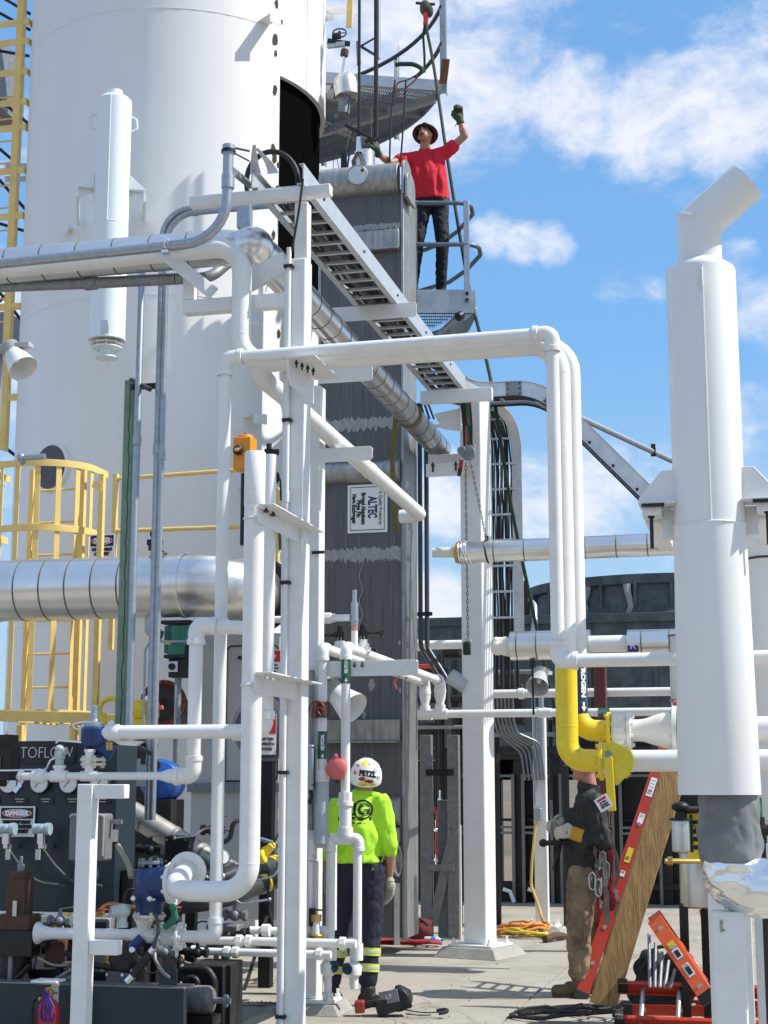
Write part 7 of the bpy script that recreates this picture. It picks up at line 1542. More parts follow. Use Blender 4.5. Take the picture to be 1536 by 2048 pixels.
# valves on the top run
def topvalve(px,py0,py1,Y,side,parent):
    q=P(px,py1,Y); q.x=parent[1].x; b=P(px,py0,Y)
    t=thing('instrument_valve','black valve with its handle to the %s, standing on the overhead glycol run'%('left' if side<0 else 'right'),'valve',q)
    mb=MB(); mb.cyl(q-ZZ*.02,q+ZZ*.02,r*1.7,n=18); mb.cyl(q,V((q.x,q.y,b.z)),r*.95,n=14); mb.cyl(q+ZZ*.0,q+ZZ*.05,r*1.4,n=8); build(mb,'stub',WHITE,t)
    h=V((q.x,q.y,b.z+.02)); mb=MB(); mb.cyl(h-ZZ*.05,h+ZZ*.07,.035,n=8); mb.box(h,(.08,.06,.05)); mb.cyl(h,h+X_*side*.14,.014,n=8); build(mb,'body',DARK,t,bevel=.003)
    mb=MB(); handwheel(mb,h+X_*side*.15,X_,.04,.006,4); build(mb,'handle',DARK,t)
topvalve(678,1275,1296,12.15,-1,(0,B)); topvalve(722,1272,1300,12.2,1,(0,A))
t=thing('gauge_nipple','upright galvanised nipple between the two black valves with a slim white pipe to its left','pipe',P(709,1290,12.1))
q=P(709,1300,12.1); mb=MB(); mb.cyl(q,P(709,1262,12.1),r*.8,n=12); build(mb,'stub',WHITE,t)
mb=MB(); mb.cyl(P(709,1262,12.1),P(709,1248,12.1),.028,n=8); build(mb,'copper_union',M('copper',(.55,.28,.2),.5,.6),t)
mb=MB(); mb.cyl(P(709,1250,12.1),P(709,1205,12.1),.030,n=14); mb.cyl(P(709,1205,12.1),P(709,1180,12.1),.019,n=12); mb.cyl(P(709,1244,12.1),P(709,1238,12.1),.034,n=14); build(mb,'nipple',GALV,t)
mb=MB(); a=P(520,1240,12.1);b=P(700,1236,12.1); b.z=a.z; mb.cyl(a,b,.028,n=14); q=P(655,1237,12.1); mb.cyl(V((q.x-.03,q.y,a.z)),V((q.x+.03,q.y,a.z)),.045,n=8); mb.cyl(V((q.x+.03,q.y,a.z)),V((q.x+.06,q.y,a.z)),.035,n=14); build(mb,'side_pipe',WHITE,t)
mb=MB(); mb.tube([P(600,1303,12.0),P(640,1303,12.0),P(690,1310,12.3)],.008,6); mb.cyl(P(628,1300,12.0),P(634,1304,12.0),.02,n=8); one(mb,'thin_tubing',CHROME,'thin bright tubing level behind the glycol elbows','tubing')
mb=MB(); q=P(798,1352,13); mb.strap([q,q+V((-.04,0,-.05)),q+V((-.02,0,-.11))],.05,.003); mb.strap([q,q+V((.05,.01,-.03)),q+V((.07,0,-.01))],.03,.003); one(mb,'red_ribbon',REDS,'small red ribbon tied under the glycol bracket end','ribbon')
mb=MB(); mb.cyl(P(746,1305,12.8),P(752,1312,13.0),.035,n=8); mb.box(P(748,1303,12.9),(.05,.05,.03)); one(mb,'pipe_tag',RUBB,'black clip on the nearer overhead glycol pipe','clip')
# manifold
mf=thing('drain_manifold','white drain manifold of small pipes and valves at the foot of the rear column','pipe manifold',P(680,1985,YGl))
zt_=P(690,1678,YGl).z; rm_=8.5*mpp(A)
def vrun(px0,px1,py0,py1,Y=YGl,k=1.0): 
    a=P(px0,py0,Y);b=P(px1,py1,Y); a.x=b.x=(a.x+b.x)/2; mb=MB(); mb.cyl(a,b,rm_*k,n=14); build(mb,'pipe',WHITE,mf); return a,b
mb=MB(); a=V((P(661,1680,YGl).x,YGl,zt_));b=V((P(718,1672,YGl).x,YGl,zt_+.005)); mb.cyl(a,b,rm_,n=14); build(mb,'pipe',WHITE,mf)
mb=MB(); a2=V((P(622,1690,YGl).x,YGl-.01,zt_-.03));b2=V((P(662,1680,YGl).x,YGl-.01,zt_-.03)); mb.cyl(a2,b2,rm_*.9,n=14); build(mb,'pipe',WHITE,mf)
elbow(mf,b,-X_,-ZZ,rm_); elbow(mf,a,X_,-ZZ,rm_); elbow(mf,a2,X_,-ZZ,rm_*.9)
mb=MB(); q=V((A.x,YGl,zt_)); mb.cyl(q-X_*.06,q+X_*.06,rm_*1.35,n=14); mb.cyl(q,q+ZZ*.06,rm_*1.6,n=14); build(mb,'tee',WHITE,mf)
mb=MB(); q=V((B.x,YGl-.02,zt_-.025)); mb.cyl(q-X_*.04,q+X_*.04,rm_*1.3,n=14); mb.cyl(q-ZZ*.01,q+ZZ*.06,rm_*1.9,n=14); build(mb,'tee',PIPEG,mf)
c,d=vrun(718,712,1678,1895); vrun(662,660,1685,1905); vrun(620,618,1690,1880,YGl-.02,.75); vrun(668,664,1690,1860,YGl+.06,.9)
for (px,py) in ((713,1895),(713,1912),(660,1912),(660,1895)):
    mb=MB(); q=P(px,py,YGl); mb.cyl(q-ZZ*.03,q+ZZ*.03,rm_*1.5,n=14); build(mb,'coupling',WHITE,mf)
for (px,py,bx) in ((708,1938,703),(656,1935,672)):
    mb=MB(); q=P(px,py,YGl); mb.cyl(q+ZZ*.11,q-ZZ*.0,rm_*.95,n=14); mb.lathe(q-ZZ*.06,ZZ,[(rm_*1.1,0),(rm_*1.7,.02),(rm_*1.8,.08),(rm_*1.1,.11)],14); mb.cyl(q-ZZ*.14,q-ZZ*.05,rm_*.9,n=14); build(mb,'valve_body',WHITE,mf)
    mb=MB(); h=q+V((-.03 if bx<px else .05,-.07 if bx<px else -.02,.01)); mb.lathe(h,(-.2,-1,0) if bx<px else (.5,-1,0),[(.036,-.012),(.040,0),(.030,.014),(.01,.016)],16); kb=build(mb,'knob',M('dark_blue_plastic',(.03,.05,.09),.45),mf)
    mb=MB(); handwheel(mb,h+V((0,-.012,0)),(-.2,-1,0),.038,.006,6); build(mb,'knob_rim',M('dark_blue_plastic',(.03,.05,.09),.45),kb)
mb=MB(); mb.cyl(P(656,1955,YGl),V((P(656,1975,YGl).x,YGl,.10)),rm_*.85,n=14); mb.cyl(V((P(656,1975,YGl).x,YGl,.10)),V((P(656,1975,YGl).x,YGl,.15)),rm_*1.3,n=8); build(mb,'foot_pipe',WHITE,mf)
mb=MB(); mb.cyl(P(706,1955,YGl),P(706,1972,YGl),rm_*.85,n=14); build(mb,'drain_end',WHITE,mf)
mb=MB(); a=P(620,1862,YGl); b=P(660,1862,YGl); b.z=a.z; mb.cyl(a,b,rm_*1.2,n=14); mb.sphere(a,rm_*1.9,12); build(mb,'cross_pipe',WHITE,mf)
br=thing('brass_regulator','yellowed brass regulator with a black lever in front of the rear column','regulator',P(632,1880,YGl-.08))
q=P(632,1862,YGl-.06); mb=MB(); mb.lathe(q-ZZ*.075,ZZ,[(.03,0),(.055,.01),(.06,.045),(.05,.055)],18); mb.cyl(q+ZZ*.07,q+ZZ*.12,.042,n=6); build(mb,'body',BRASS,br); mb=MB(); mb.cyl(q-ZZ*.02,q+ZZ*.08,.035,.028,14); build(mb,'bonnet',WHITE,br)
mb=MB(); mb.box(q+V((-.03,-.0,.10)),(.04,.05,.13)); mb.bar(q+V((-.03,-.03,.155)),q+V((.06,-.04,.155)),.018,.012); build(mb,'lever',DARK,br,bevel=.003)
sb=thing('disconnect_box','dark grey switch box with a wire handle on the rear column','box',P(620,1580,YGl-.1))
q=P(620,1535,YGl-.06); mb=MB(); mb.box(q,(.07,.08,.34)); build(mb,'enclosure',GALV,sb,bevel=.012); mb=MB(); mb.tube([q+V((.03,-.045,.15)),q+V((.055,-.06,.15)),q+V((.055,-.06,-.13)),q+V((.03,-.045,-.13))],.006,8,bend=.03); build(mb,'handle',DARK,sb); mb=MB(); mb.tube(fillet([q-ZZ*.17,q-ZZ*.21+X_*.02,q-ZZ*.24],.02),.012,8); mb.cyl(q-ZZ*.24,q-ZZ*.27,.016,n=8); build(mb,'cord_grip',DARK,sb)
mb=MB(); mb.cyl(P(622,1660,YGl+.0),P(624,1340,YGl+.0),.02,n=10); one(mb,'rear_conduit',GALVD,'dull conduit strapped up the front of the rear column','conduit')
t=flood('floodlight','large white cone floodlight under the glycol bracket, facing down right',P(674,1388,12.1),(.72,-.35,-.55),.70)
mb=MB(); c=P(660,1370,12.05); mb.bar(c+V((-.02,.1,.07)),c+V((.14,.1,.12)),.05,.06); mb.bar(c+V((-.02,.1,.07)),V((rx1-.02,YRr+.1,c.z+.06)),.04,.04); build(mb,'bracket',LGREY,t,bevel=.004)

# ---------------------------------------------------------------- centre right: hoist, cut pipes, vertical tray
ch_=thing('chain_hoist','hand chain hoist hung from the thick right column with long loose chains','hoist',P(940,1300,15.5))
YH=15.55
for k_,(x0,x1,m_) in enumerate(((925,932,RUBB),(932,936,REDS),(936,940,RUBB),(930,941,M('green_sling',(.02,.12,.05),.8)))):
    mb=MB(); mb.strap(fillet([P(x0,800,YH),P((x0+x1)/2+2,850,YH-.02),P(x1,895,YH)],.3),.055,.012); build(mb,'sling',m_,ch_)
q=P(936,906,YH-.03); mb=MB(); mb.cyl(q-Y_*.04,q+Y_*.04,.075,n=20); mb.cyl(q+V((-.06,0,.02)),q+V((-.06,-.05,.02)),.045,n=14); mb.box(q+V((.05,0,.03)),(.05,.07,.10)); build(mb,'gear_case',GALVD,ch_,bevel=.004)
mb=MB(); mb.bar(P(923,920,YH),P(920,945,YH),.04,.03); build(mb,'pull_handle',REDD,ch_); mb=MB(); mb.bar(P(920,938,YH),P(918,952,YH),.05,.03); build(mb,'handle_grip',RUBB,ch_)
def chainrun(a,b,sag,parent,r_=.011,step=.04):
    n=max(4,int((b-a).length/step)); mb=MB(); up=None
    for i in range(n):
        t=i/n; p=a.lerp(b,t)-ZZ*sag*math.sin(math.pi*t); p2=a.lerp(b,(i+1)/n)-ZZ*sag*math.sin(math.pi*(i+1)/n); d=(p2-p); o=(X_ if i%2 else Y_)*.009
        mb.tube([p-d*.15,p+d*.25+o,p+d*.85+o,p+d*1.15,p+d*.85-o,p+d*.25-o],.0042,5,closed=True)
    return build(mb,'chain',M('chain_steel',(.07,.07,.07),.5,.6),parent)
chainrun(P(931,925,YH),P(936,1278,YH),0,ch_); chainrun(P(941,925,YH),P(973,1080,15.0),.0,ch_)
mb=MB(); mb.box(P(934,1297,YH),(.075,.06,.13)); build(mb,'chain_bucket',RUBB,ch_,bevel=.01); mb=MB(); mb.box(P(936,1281,YH),(.06,.05,.02)); build(mb,'bucket_lid',LGREY,ch_)
# cut clad pipe at eye level right of the exchanger
Yc=15.25
cut=thing('cut_clad_pipe','aluminium clad pipe with its cut end showing yellow insulation and a white inner pipe','pipe',P(1100,1105,Yc))
a=P(930,1105,Yc);b=P(1620,1095,Yc); b.z=a.z+.02; rr=22*mpp(a)
mb=MB(); mb.tube([a,b],rr,32); build(mb,'cladding',ALU,cut)
mb=MB(); bands(mb,a+X_*.15,b,rr,.30,.008,.003); buildeach(mb,'joint_band',M('dark_joint',(.13,.125,.115),.6,.2),cut)
mb=MB(); mb.lathe(a-X_*.09,X_,[(rr*.40,0),(rr*.93,-.004),(rr*.97,.02),(rr*.95,.10)],30,caps=False); build(mb,'insulation',FIBRE,cut)
mb=MB(); mb.cyl(P(866,1105,Yc),a+X_*.1,rr*.46,n=24); mb.v=[V((p.x,p.y,p.z)) for p in mb.v]; build(mb,'inner_pipe',M('cream_pipe',(.72,.70,.64),.5,0,(.5,.48,.42),8,.4),cut)
mb=MB(); 
for i in range(5):
    mb.torus(a+X_*(-.06+i*.028)+ZZ*rn.uniform(-.004,.004),(1,rn.uniform(-.25,.25),rn.uniform(-.2,.2)),rr*(.97+rn.uniform(0,.05)),.010,28,6)
build(mb,'crumpled_foil',CHROME,cut)
mb=MB(); q=a+X_*.22; mb.torus(q,(1,0,.12),rr*1.02,.010,28,6); mb.cyl(q+ZZ*rr,q+ZZ*(rr+.05),.02,n=8); build(mb,'chain_loop',DARK,cut)
Yk=14.95
r2=thing('clad_stub_pipe','short clad pipe with a cloth-wrapped white end beside the thick right column','pipe',P(1060,1292,Yk))
a=P(1022,1292,Yk);b=P(1180,1290,Yk); b.z=a.z; rr=29*mpp(a); mb=MB(); mb.tube([a,b],rr,32); build(mb,'cladding',ALU,r2); mb=MB(); bands(mb,a,b,rr,.19,.009,.003,.35); buildeach(mb,'joint_band',MATS['dark_joint'],r2)
mb=MB(); mb.lathe(a,-X_,[(rr*.64,-.02),(rr*.66,.05),(rr*.62,.10),(rr*.66,.15),(rr*.5,.18),(.01,.185)],24); o,_=remeshed(mb,'cloth_wrap',M('white_cloth',(.78,.76,.70),.85,0,(.6,.58,.52),10,.3,.3,40),r2,.012,2,.016,16)
mb=MB(); q=P(1065,1322,Yk); mb.cyl(q,P(1065,1335,Yk),.03,n=8); mb.strap([P(1065,1335,Yk),P(1067,1430,Yk)],.02,.004); build(mb,'hang_tag',DARK,r2)
r3=thing('clad_return_pipe','white pipe becoming a clad pipe with a blue letter badge left of the white stack','pipe',P(1260,1290,Yk))
a=P(1160,1289,Yk);m_=P(1256,1288,Yk);b=P(1350,1287,Yk);m_.z=b.z=a.z; mb=MB(); mb.cyl(a,m_,17*mpp(a),n=24); build(mb,'bare_run',WHITE,r3)
rr=27*mpp(a); mb=MB(); mb.tube([m_,b+X_*.6],rr,32); build(mb,'cladding',ALU,r3); mb=MB(); bands(mb,m_,b+X_*.4,rr,.26,.009,.003); buildeach(mb,'joint_band',MATS['dark_joint'],r3)
q=V((P(1268,1298,Yk).x,Yk-rr*.97,a.z-.035)); mb=MB(); mb.plate([q+V((x,0,z)) for (x,z) in ((-.05,-.055),(.05,-.055),(.05,.035),(.03,.055),(-.05,.055))],Y_*.03); bg=build(mb,'badge',M('badge_blue',(.012,.02,.16),.35),r3); textmesh('R','lettering',SIGNW,r3,q+V((0,-.004,0)),X_,ZZ,.065,.001)
mb=MB(); q=P(1353,1282,Yk-.1); mb.cyl(q-ZZ*.6,q+ZZ*.06,.07,n=20); build(mb,'drop',ALUS,r3)
for z_ in (.05,-.55): 
    mb=MB(); mb.torus(q+ZZ*z_,ZZ,.072,.012,24,8); build(mb,'clamp',GALVD,r3)
for k_,(x0,y0,x1,Y,rp,lb) in enumerate(((985,1388,1480,16.8,8.5,'slim white pipe level behind the upper glycol header at right'),(820,1291,990,18.5,9,'slim white pipe seen level between the exchanger and the thick column'))):
    a=P(x0,y0,Y);b=P(x1,y0-2,Y); b.z=a.z; mb=MB(); mb.cyl(a,b,rp*mpp(a),n=16)
    for f_ in (.12,.9): q=a.lerp(b,f_); mb.cyl(q-X_*.03,q+X_*.03,rp*mpp(a)*1.3,n=12)
    one(mb,'background_pipe',WHITE,lb,'pipe')
mb=MB(); p0=P(905,1340,15.6); mb.cyl(P(900,1352,15.9),P(932,1372,15.9),.08,n=20); one(mb,'pipe_stub',PIPEG,'wide pale pipe stub slanting behind the glycol drop legs','pipe')
# two galvanised conduits beside the exchanger, bending at the foot
for k_,px in enumerate((841,854)):
    mb=MB(); Y=16.6; a=P(px,700 if k_ else 720,Y); b=P(px-1,1295,Y); b.x=a.x=P(px-1,1000,Y).x
    mb.tube([V((a.x,Y,P(px,880,Y).z)),V((b.x,Y,b.z)),P(px+40,1358,Y-.1),P(px+42,1420,Y-.1)],.026,12,bend=.2)
    one(mb,'black_conduit',M('dark_conduit',(.09,.10,.115),.4,.6,(.05,.05,.055),20,.6),'dark upright conduit bending at its foot beside the exchanger, %s of two'%('left' if k_==0 else 'right'),'conduit')
mb=MB(); q=P(848,1228,16.55); mb.bar(q-X_*.09,q+X_*.09,.03,.04); 
for dx in (-.07,.0,.07): mb.box(q+V((dx,-.02,0)),(.02,.01,.02))
one(mb,'conduit_strut',DARK,'dark strut with slots clamping the two dark conduits','strut')
for k_ in range(3):
    mb=MB(); mb.tube(fillet([P(868-k_*9,838,16.4),P(856-k_*8,806-k_*1,16.4),P(842-k_*6,808+k_*3,16.4),P(833-k_*3,830,16.5),P(830,900,16.6)],.2),.012,8); one(mb,'looped_cable',RUBB,'black cable looping from the right column bracket to the exchanger side','cable','cables looping behind the clad pipe end')
# S-bend of the tray over the right column and onwards to the right
zT_=zt0; hS=.155
sb_=thing('tray_bend','curved aluminium cable tray bends over the right column carrying on down to the right','cable tray',V((xR,YT1,zT_)))
TR_A=M('tray_aluminium',(.62,.64,.66),.35,.55,(.42,.44,.46),9,.7,.08,40)
def onz(px,py,z): return PZ(px,py,z)
p1=V((xR,YT1,zT_)); 

ra_=.30; wT=xR-xL; ZS=V((0,0,zT_))
yF=YT1+ra_; xend=P(1318,1040,yF).x; zend=P(1318,1040,yF).z
def bendpath(off_):
    """off_: 0 = near side rail, wT = far side rail; turns right on plan, then dips to the right"""
    rr_=ra_+off_; c=V((xR+ra_,YT1,zT_)); pts=[V((c.x-rr_,YT1-.03,zT_))]
    for i in range(13): a=math.pi-math.pi/2*i/12; pts.append(c+V((rr_*math.cos(a),rr_*math.sin(a),0)))
    x1=xR+ra_+.16; y=pts[-1].y; sl=(zend-zT_)/(xend-x1-.2); th=math.atan(-sl); R2=.55
    for i in range(9):
        t=th*i/8; pts.append(V((x1+R2*math.sin(t),y,zT_-R2*(1-math.cos(t)))))
    e=pts[-1]; pts.append(V((xend,y,e.z-(xend-e.x)*math.tan(th)))); return pts
def wallpath(path,z0,z1,t=.006):
    mb=MB(); vs=[];fs=[]; n=len(path)
    for i,p in enumerate(path):
        d=(path[min(i+1,n-1)]-path[max(i-1,0)]).normalized(); s_=V((d.y,-d.x,0)).normalized(); u=s_.cross(d); s_=s_*t/2
        vs+=[p+s_+u*z0,p+s_+u*z1,p-s_+u*z1,p-s_+u*z0]
    for i in range(n-1):
        for k in range(4): fs.append((4*i+k,4*i+(k+1)%4,4*i+4+(k+1)%4,4*i+4+k))
    fs+=[(0,1,2,3),(4*n-4,4*n-1,4*n-2,4*n-3)]; mb.add(vs,fs); return mb
ca=bendpath(0); cbk=bendpath(wT); n=len(ca)
for pth in (ca,cbk):
    build(wallpath(pth,.001,hS),'side_rail',TR_A,sb_)
    build(wallpath(pth,hS+.0005,hS+.006,.05),'rail_flange',TR_A,sb_); build(wallpath(pth,-.012,0,.05),'rail_flange',DARK,sb_)
def at_(pth,s):
    L_=[0]
    for i in range(1,len(pth)): L_.append(L_[-1]+(pth[i]-pth[i-1]).length)
    s*=L_[-1]
    for i in range(1,len(pth)):
        if L_[i]>=s: t=(s-L_[i-1])/(L_[i]-L_[i-1]); return pth[i-1].lerp(pth[i],t),(pth[i]-pth[i-1]).normalized()
    return pth[-1],(pth[-1]-pth[-2]).normalized()
for i in list(range(1,14,3))+[18]:
    a=ca[i]; b=cbk[i]; mb=MB(); mb.bar(a+ZZ*.02,b+ZZ*.02,.03,.02); build(mb,'rung',TR_A,sb_)
e0,e1=ca[-2],ca[-1]
for i in range(1,9):
    p=e0.lerp(e1,i/9); d=(e1-e0).normalized(); u=V((0,-1,0)).cross(d); mb=MB(); mb.bar(p+u*.02,p+u*.02+Y_*wT,.03,.02,u); build(mb,'rung',TR_A,sb_)
    if i%2: mb=MB(); q=p-Y_*.003+u*.035; mb.cyl(q,q-Y_*.012,.016,n=8); build(mb,'bolt',DARK,sb_)
for s_ in (14,21):
    p=ca[s_]; d=(ca[s_+1]-ca[s_-1]).normalized(); u=V((0,-1,0)).cross(d); m=Matrix((d,V((0,1,0)),u)).transposed()
    mb=MB(); mb.box(p+u*hS/2-Y_*.007,(.17,.006,hS*.92),m); sp_=build(mb,'splice_plate',M('splice_grey',(.25,.26,.28),.45,.5),sb_)
    for uu in (-.065,.065):
        for v in (-.055,0,.055): mb=MB(); q=p+u*(hS/2+v)-Y_*.010+d*uu; mb.cyl(q,q-Y_*.006,.009,n=6); build(mb,'splice_bolt',DARK,sp_)
# cables inside the bend and onwards
for k_ in range(6):
    f_=.15+.14*k_; pts=[ca[i].lerp(cbk[i],f_)+ZZ*.045 for i in range(0,n)]
    mb=MB(); mb.tube(pts,.012,7); one(mb,'tray_cable',RUBB,'black cable following the curved tray bends over the right column','cable','cables in the tray bends')
mb=MB(); a=P(1140,826,18.0);b=P(1345,922,20.0); mb.cyl(a+(a-b)*.1,b+(b-a)*.3,.035,n=12); rl=thing('sloping_conduit','long grey conduit sloping down to the right against the sky above the tray','conduit',b); build(mb,'conduit_run',GALV,rl); mb=MB(); q=a.lerp(b,.80); mb.box(q,(.06,.08,.10)); mb.cyl(q+ZZ*.03,q+ZZ*.1,.03,n=8); build(mb,'clamp',DARK,rl)
# vertical ladder tray behind the right column
YV=17.0
vt=thing('vertical_cable_tray','upright ladder tray packed with cables behind the right column, curving over at its top','cable tray',P(1005,1700,YV))
xv0=P(976,1100,YV).x; xv1=P(1036,1100,YV).x; zv1=P(1010,880,YV).z; zv0=P(1010,1290,YV).z
for x in (xv0,xv1):
    pts=[V((x,YV,zv0)),V((x,YV,zv1)),V((x-.05,YV-.15,zv1+.22)),V((x-.22,YV-.55,zv1+.36))]
    mb=MB(); mb.tube(fillet(pts,.5),0,n=4,flat=(.006,.055) if False else (.055,.006)) ; build(mb,'side_rail',TR_A,vt)
for i in range(9):
    z=zv0+(zv1-zv0)*i/8; mb=MB(); mb.bb((xv0,YV-.03,z),(xv1,YV-.01,z+.025)); build(mb,'rung',TR_A,vt)
for i in range(3):
    q=V((0,YV-.15-.17*i,zv1+.20+.07*i)); mb=MB(); mb.bb((xv0-.05-.07*i,q.y,q.z),(xv1-.05-.07*i,q.y+.03,q.z+.02)); build(mb,'rung',TR_A,vt)
for k_ in range(17):
    x=xv0+.025+(xv1-xv0-.05)*k_/16+rn.uniform(-.008,.008); pts=[V((x+rn.uniform(-.02,.02),YV+.03,zv0-.55))]
    for j in range(1,7): pts.append(V((x+rn.uniform(-.014,.014),YV+.02+rn.uniform(0,.03),zv0+(zv1-zv0)*j/6)))
    pts.append(V((x-.05,YV-.13,zv1+.24))); pts.append(V((x-.22,YV-.55,zv1+.40)))
    mb=MB(); mb.tube(fillet(pts,.3,3),rn.choice([.008,.011,.015]),7); one(mb,'riser_cable',CABM[k_%2] if k_%4!=3 else M('grey_cable',(.1,.1,.11)),'dark cable hanging in the upright tray behind the right column','cable','cables in the upright tray')
for k_ in range(6):
    x=xv0+.03+k_*.042; pts=[V((x,YV+.05,zv0-.5)),V((x+.0,YV+.1,P(1000,1440,YV).z)),V((x+.03,YV+.15,P(1000,1465,YV).z)),V((x+.26,YV+.3,P(1000,1505-k_*4,YV).z)),V((x+.30,YV+.3,P(1000,1560,YV).z))]
    mb=MB(); mb.tube(fillet(pts,.12),.013,8); one(mb,'bent_conduit',M('steel_conduit',(.20,.22,.24),.4,.6),'thin steel conduit offsetting to the right beneath the upright tray','conduit','conduits bending under the upright tray')
# little grey housing lamp and rods right of it
hn=flood('work_lamp','grey domed work lamp with a dark mouth between the tall column and the yellow pipe',P(1080,1352,16.2),(-.05,-.75,-.65),.62,shade=LGREY)
mb=MB(); q=P(1080,1345,16.2); mb.bar(q+Y_*.05,V((q.x,17.0,q.z+.05)),.04,.04); build(mb,'bracket',LGREY,hn)
# slim white post with switch
YW=18.5
wp=thing('slim_post','slim white post on a grey footing with a switch, right of the thick column','post',V((P(1083,1845,YW).x,YW,0)))
x=P(1082,1650,YW).x; mb=MB(); mb.bb((x-.075,YW-.06,.09),(x+.075,YW+.06,P(1080,1415,YW).z)); build(mb,'post',WSTEEL,wp,bevel=.008)
footing((x,YW,0),.44,.075,wp)
mb=MB(); mb.cyl(V((x-.05,YW-.09,P(1080,1610,YW).z)),V((x-.05,YW-.09,P(1080,1380,YW).z)),.022,n=10); mb.cyl(V((x+.04,YW-.09,P(1080,1560,YW).z)),V((x+.04,YW-.09,P(1080,1380,YW).z)),.03,n=10); build(mb,'conduit',GALV,wp)
mb=MB(); mb.box(P(1076,1628,YW-.09),(.09,.08,.14)); build(mb,'switch',GALV,wp,bevel=.01)
pts=[P(1072,1640,YW-.12),P(1064,1720,YW-.14),P(1062,1770,YW-.14),P(1078,1815,YW-.2),P(1085,1840,YW-.3),PZ(1092,1862,.02),PZ(1110,1872,.02)]
mb=MB(); mb.tube(fillet(pts,.2),.016,8); one(mb,'hanging_line',M('yellow_cord',(.52,.40,.10),.7),'pale yellow cord hanging from the post switch to the ground','cord')
# ---------------------------------------------------------------- white exhaust stack on the right
YK_=9.22
stx=P(1419,1040,YK_).x; stc=V((stx,YK_,0)); rS=.204
zb_s=P(1445,1590,YK_-.2).z; zt_s=P(1405,540,YK_).z; zm_s=P(1410,1042,YK_-.2).z
stk=thing('exhaust_stack','big white cylindrical stack with a slanted open top, held between bolted brackets','stack',V((stx,YK_,zb_s)))
mb=MB(); mb.lathe((stx,YK_,zb_s),ZZ,[(.230,0),(.231,.004),(.207,zm_s-zb_s)],48); build(mb,'lower_shell',STACKW,stk)
mb=MB(); mb.lathe((stx,YK_,zm_s),ZZ,[(rS,.001),(rS,zt_s-zm_s-.02),(rS*.97,zt_s-zm_s),(rS*.64,zt_s-zm_s+.05)],48); build(mb,'upper_shell',STACKW,stk)
mb=MB(); mb.torus((stx,YK_,zm_s),ZZ,rS*1.005,.008,48,8); build(mb,'weld_bead',WHITE,stk)
vd=(CAM-stc); vd.z=0; vd.normalize(); vr=V((-vd.y,vd.x,0)); sn=(vd*.94+vr*.0).normalized()
mb=MB(); q=stc+vd*rS*1.0+vr*.01; mb.tube([V((q.x,q.y,zm_s)),V((q.x,q.y,zt_s-.03))],.006,6); build(mb,'weld_bead',WHITE,stk)
mb=MB(); q=stc+vd*(rS+.01)+vr*.0+ZZ*P(1412,575,YK_).z; mb.plate([q+ZZ*.06-vd*.01,q+ZZ*.05+vd*.012,q-ZZ*.06+vd*.012,q-ZZ*.08-vd*.01],vr*.012); build(mb,'lifting_lug',STACKW,stk,bevel=.003)
rI=43*mpp(P(1405,470,YK_)); zi=zt_s+.045
e1=V((stx,YK_,P(1405,448,YK_).z)); e2=P(1492,364,YK_); dd=(e2-e1).normalized()
# mitred outlet: two straight pieces meeting on a slanted plane
def mitre(mb,a,b,c,r,n=40):
    """open pipe a->b->c with a true mitre at b"""
    d1=(b-a).normalized(); d2=(c-b).normalized(); nm=(d1+d2).normalized(); u=Y_; 
    v1=d1.cross(u).normalized(); v2=d2.cross(u).normalized(); rows=[[],[],[],[],[],[]]
    for j in range(n):
        t=2*math.pi*j/n; o1=u*math.cos(t)*r+v1*math.sin(t)*r; o2=u*math.cos(t)*r+v2*math.sin(t)*r
        p=a+o1; k=(b-p).dot(nm)/d1.dot(nm); m=p+d1*k
        rows[0].append(p); rows[1].append(m); rows[2].append(c+o2); rows[3].append(c+o2*.96); rows[4].append(b+o2*.96+d2*.15)
    vs=[p for rr_ in rows[:5] for p in rr_]; fs=[]
    for i in range(4):
        for j in range(n): fs.append((i*n+j,i*n+(j+1)%n,(i+1)*n+(j+1)%n,(i+1)*n+j))
    mb.add(vs,fs)
mb=MB(); mitre(mb,V((stx,YK_,zi-.02)),e1,e1+dd*(e2-e1).length,rI); build(mb,'outlet',STACKW,stk)
mb=MB(); ring=[]; nm=(ZZ+dd).normalized()
for j in range(40):
    t=2*math.pi*j/40; v1=ZZ.cross(Y_).normalized(); p=V((stx,YK_,zi))+Y_*math.cos(t)*rI+v1*math.sin(t)*rI; ring.append(p+ZZ*((e1-p).dot(nm)/ZZ.dot(nm)))
mb.tube(ring,.006,6,closed=True); build(mb,'weld_bead',WHITE,stk)
for s_ in (-1,1):
    c=V((stx+s_*rS,YK_-.05,P(1412,1005,YK_).z)); w_=.195; mb=MB()
    mb.plate([c-X_*s_*.02,c+X_*s_*w_,c+X_*s_*w_+ZZ*.03,c+X_*s_*.06+ZZ*.19,c-X_*s_*.02+ZZ*.19],-Y_*.012)
    mb.plate([c-X_*s_*.02+ZZ*-.002-Y_*.07,c+X_*s_*w_-ZZ*.002-Y_*.07,c+X_*s_*w_-ZZ*.002+Y_*.14,c-X_*s_*.02-ZZ*.002+Y_*.14],-ZZ*.012)
    build(mb,'bracket',STACKW,stk,bevel=.003)
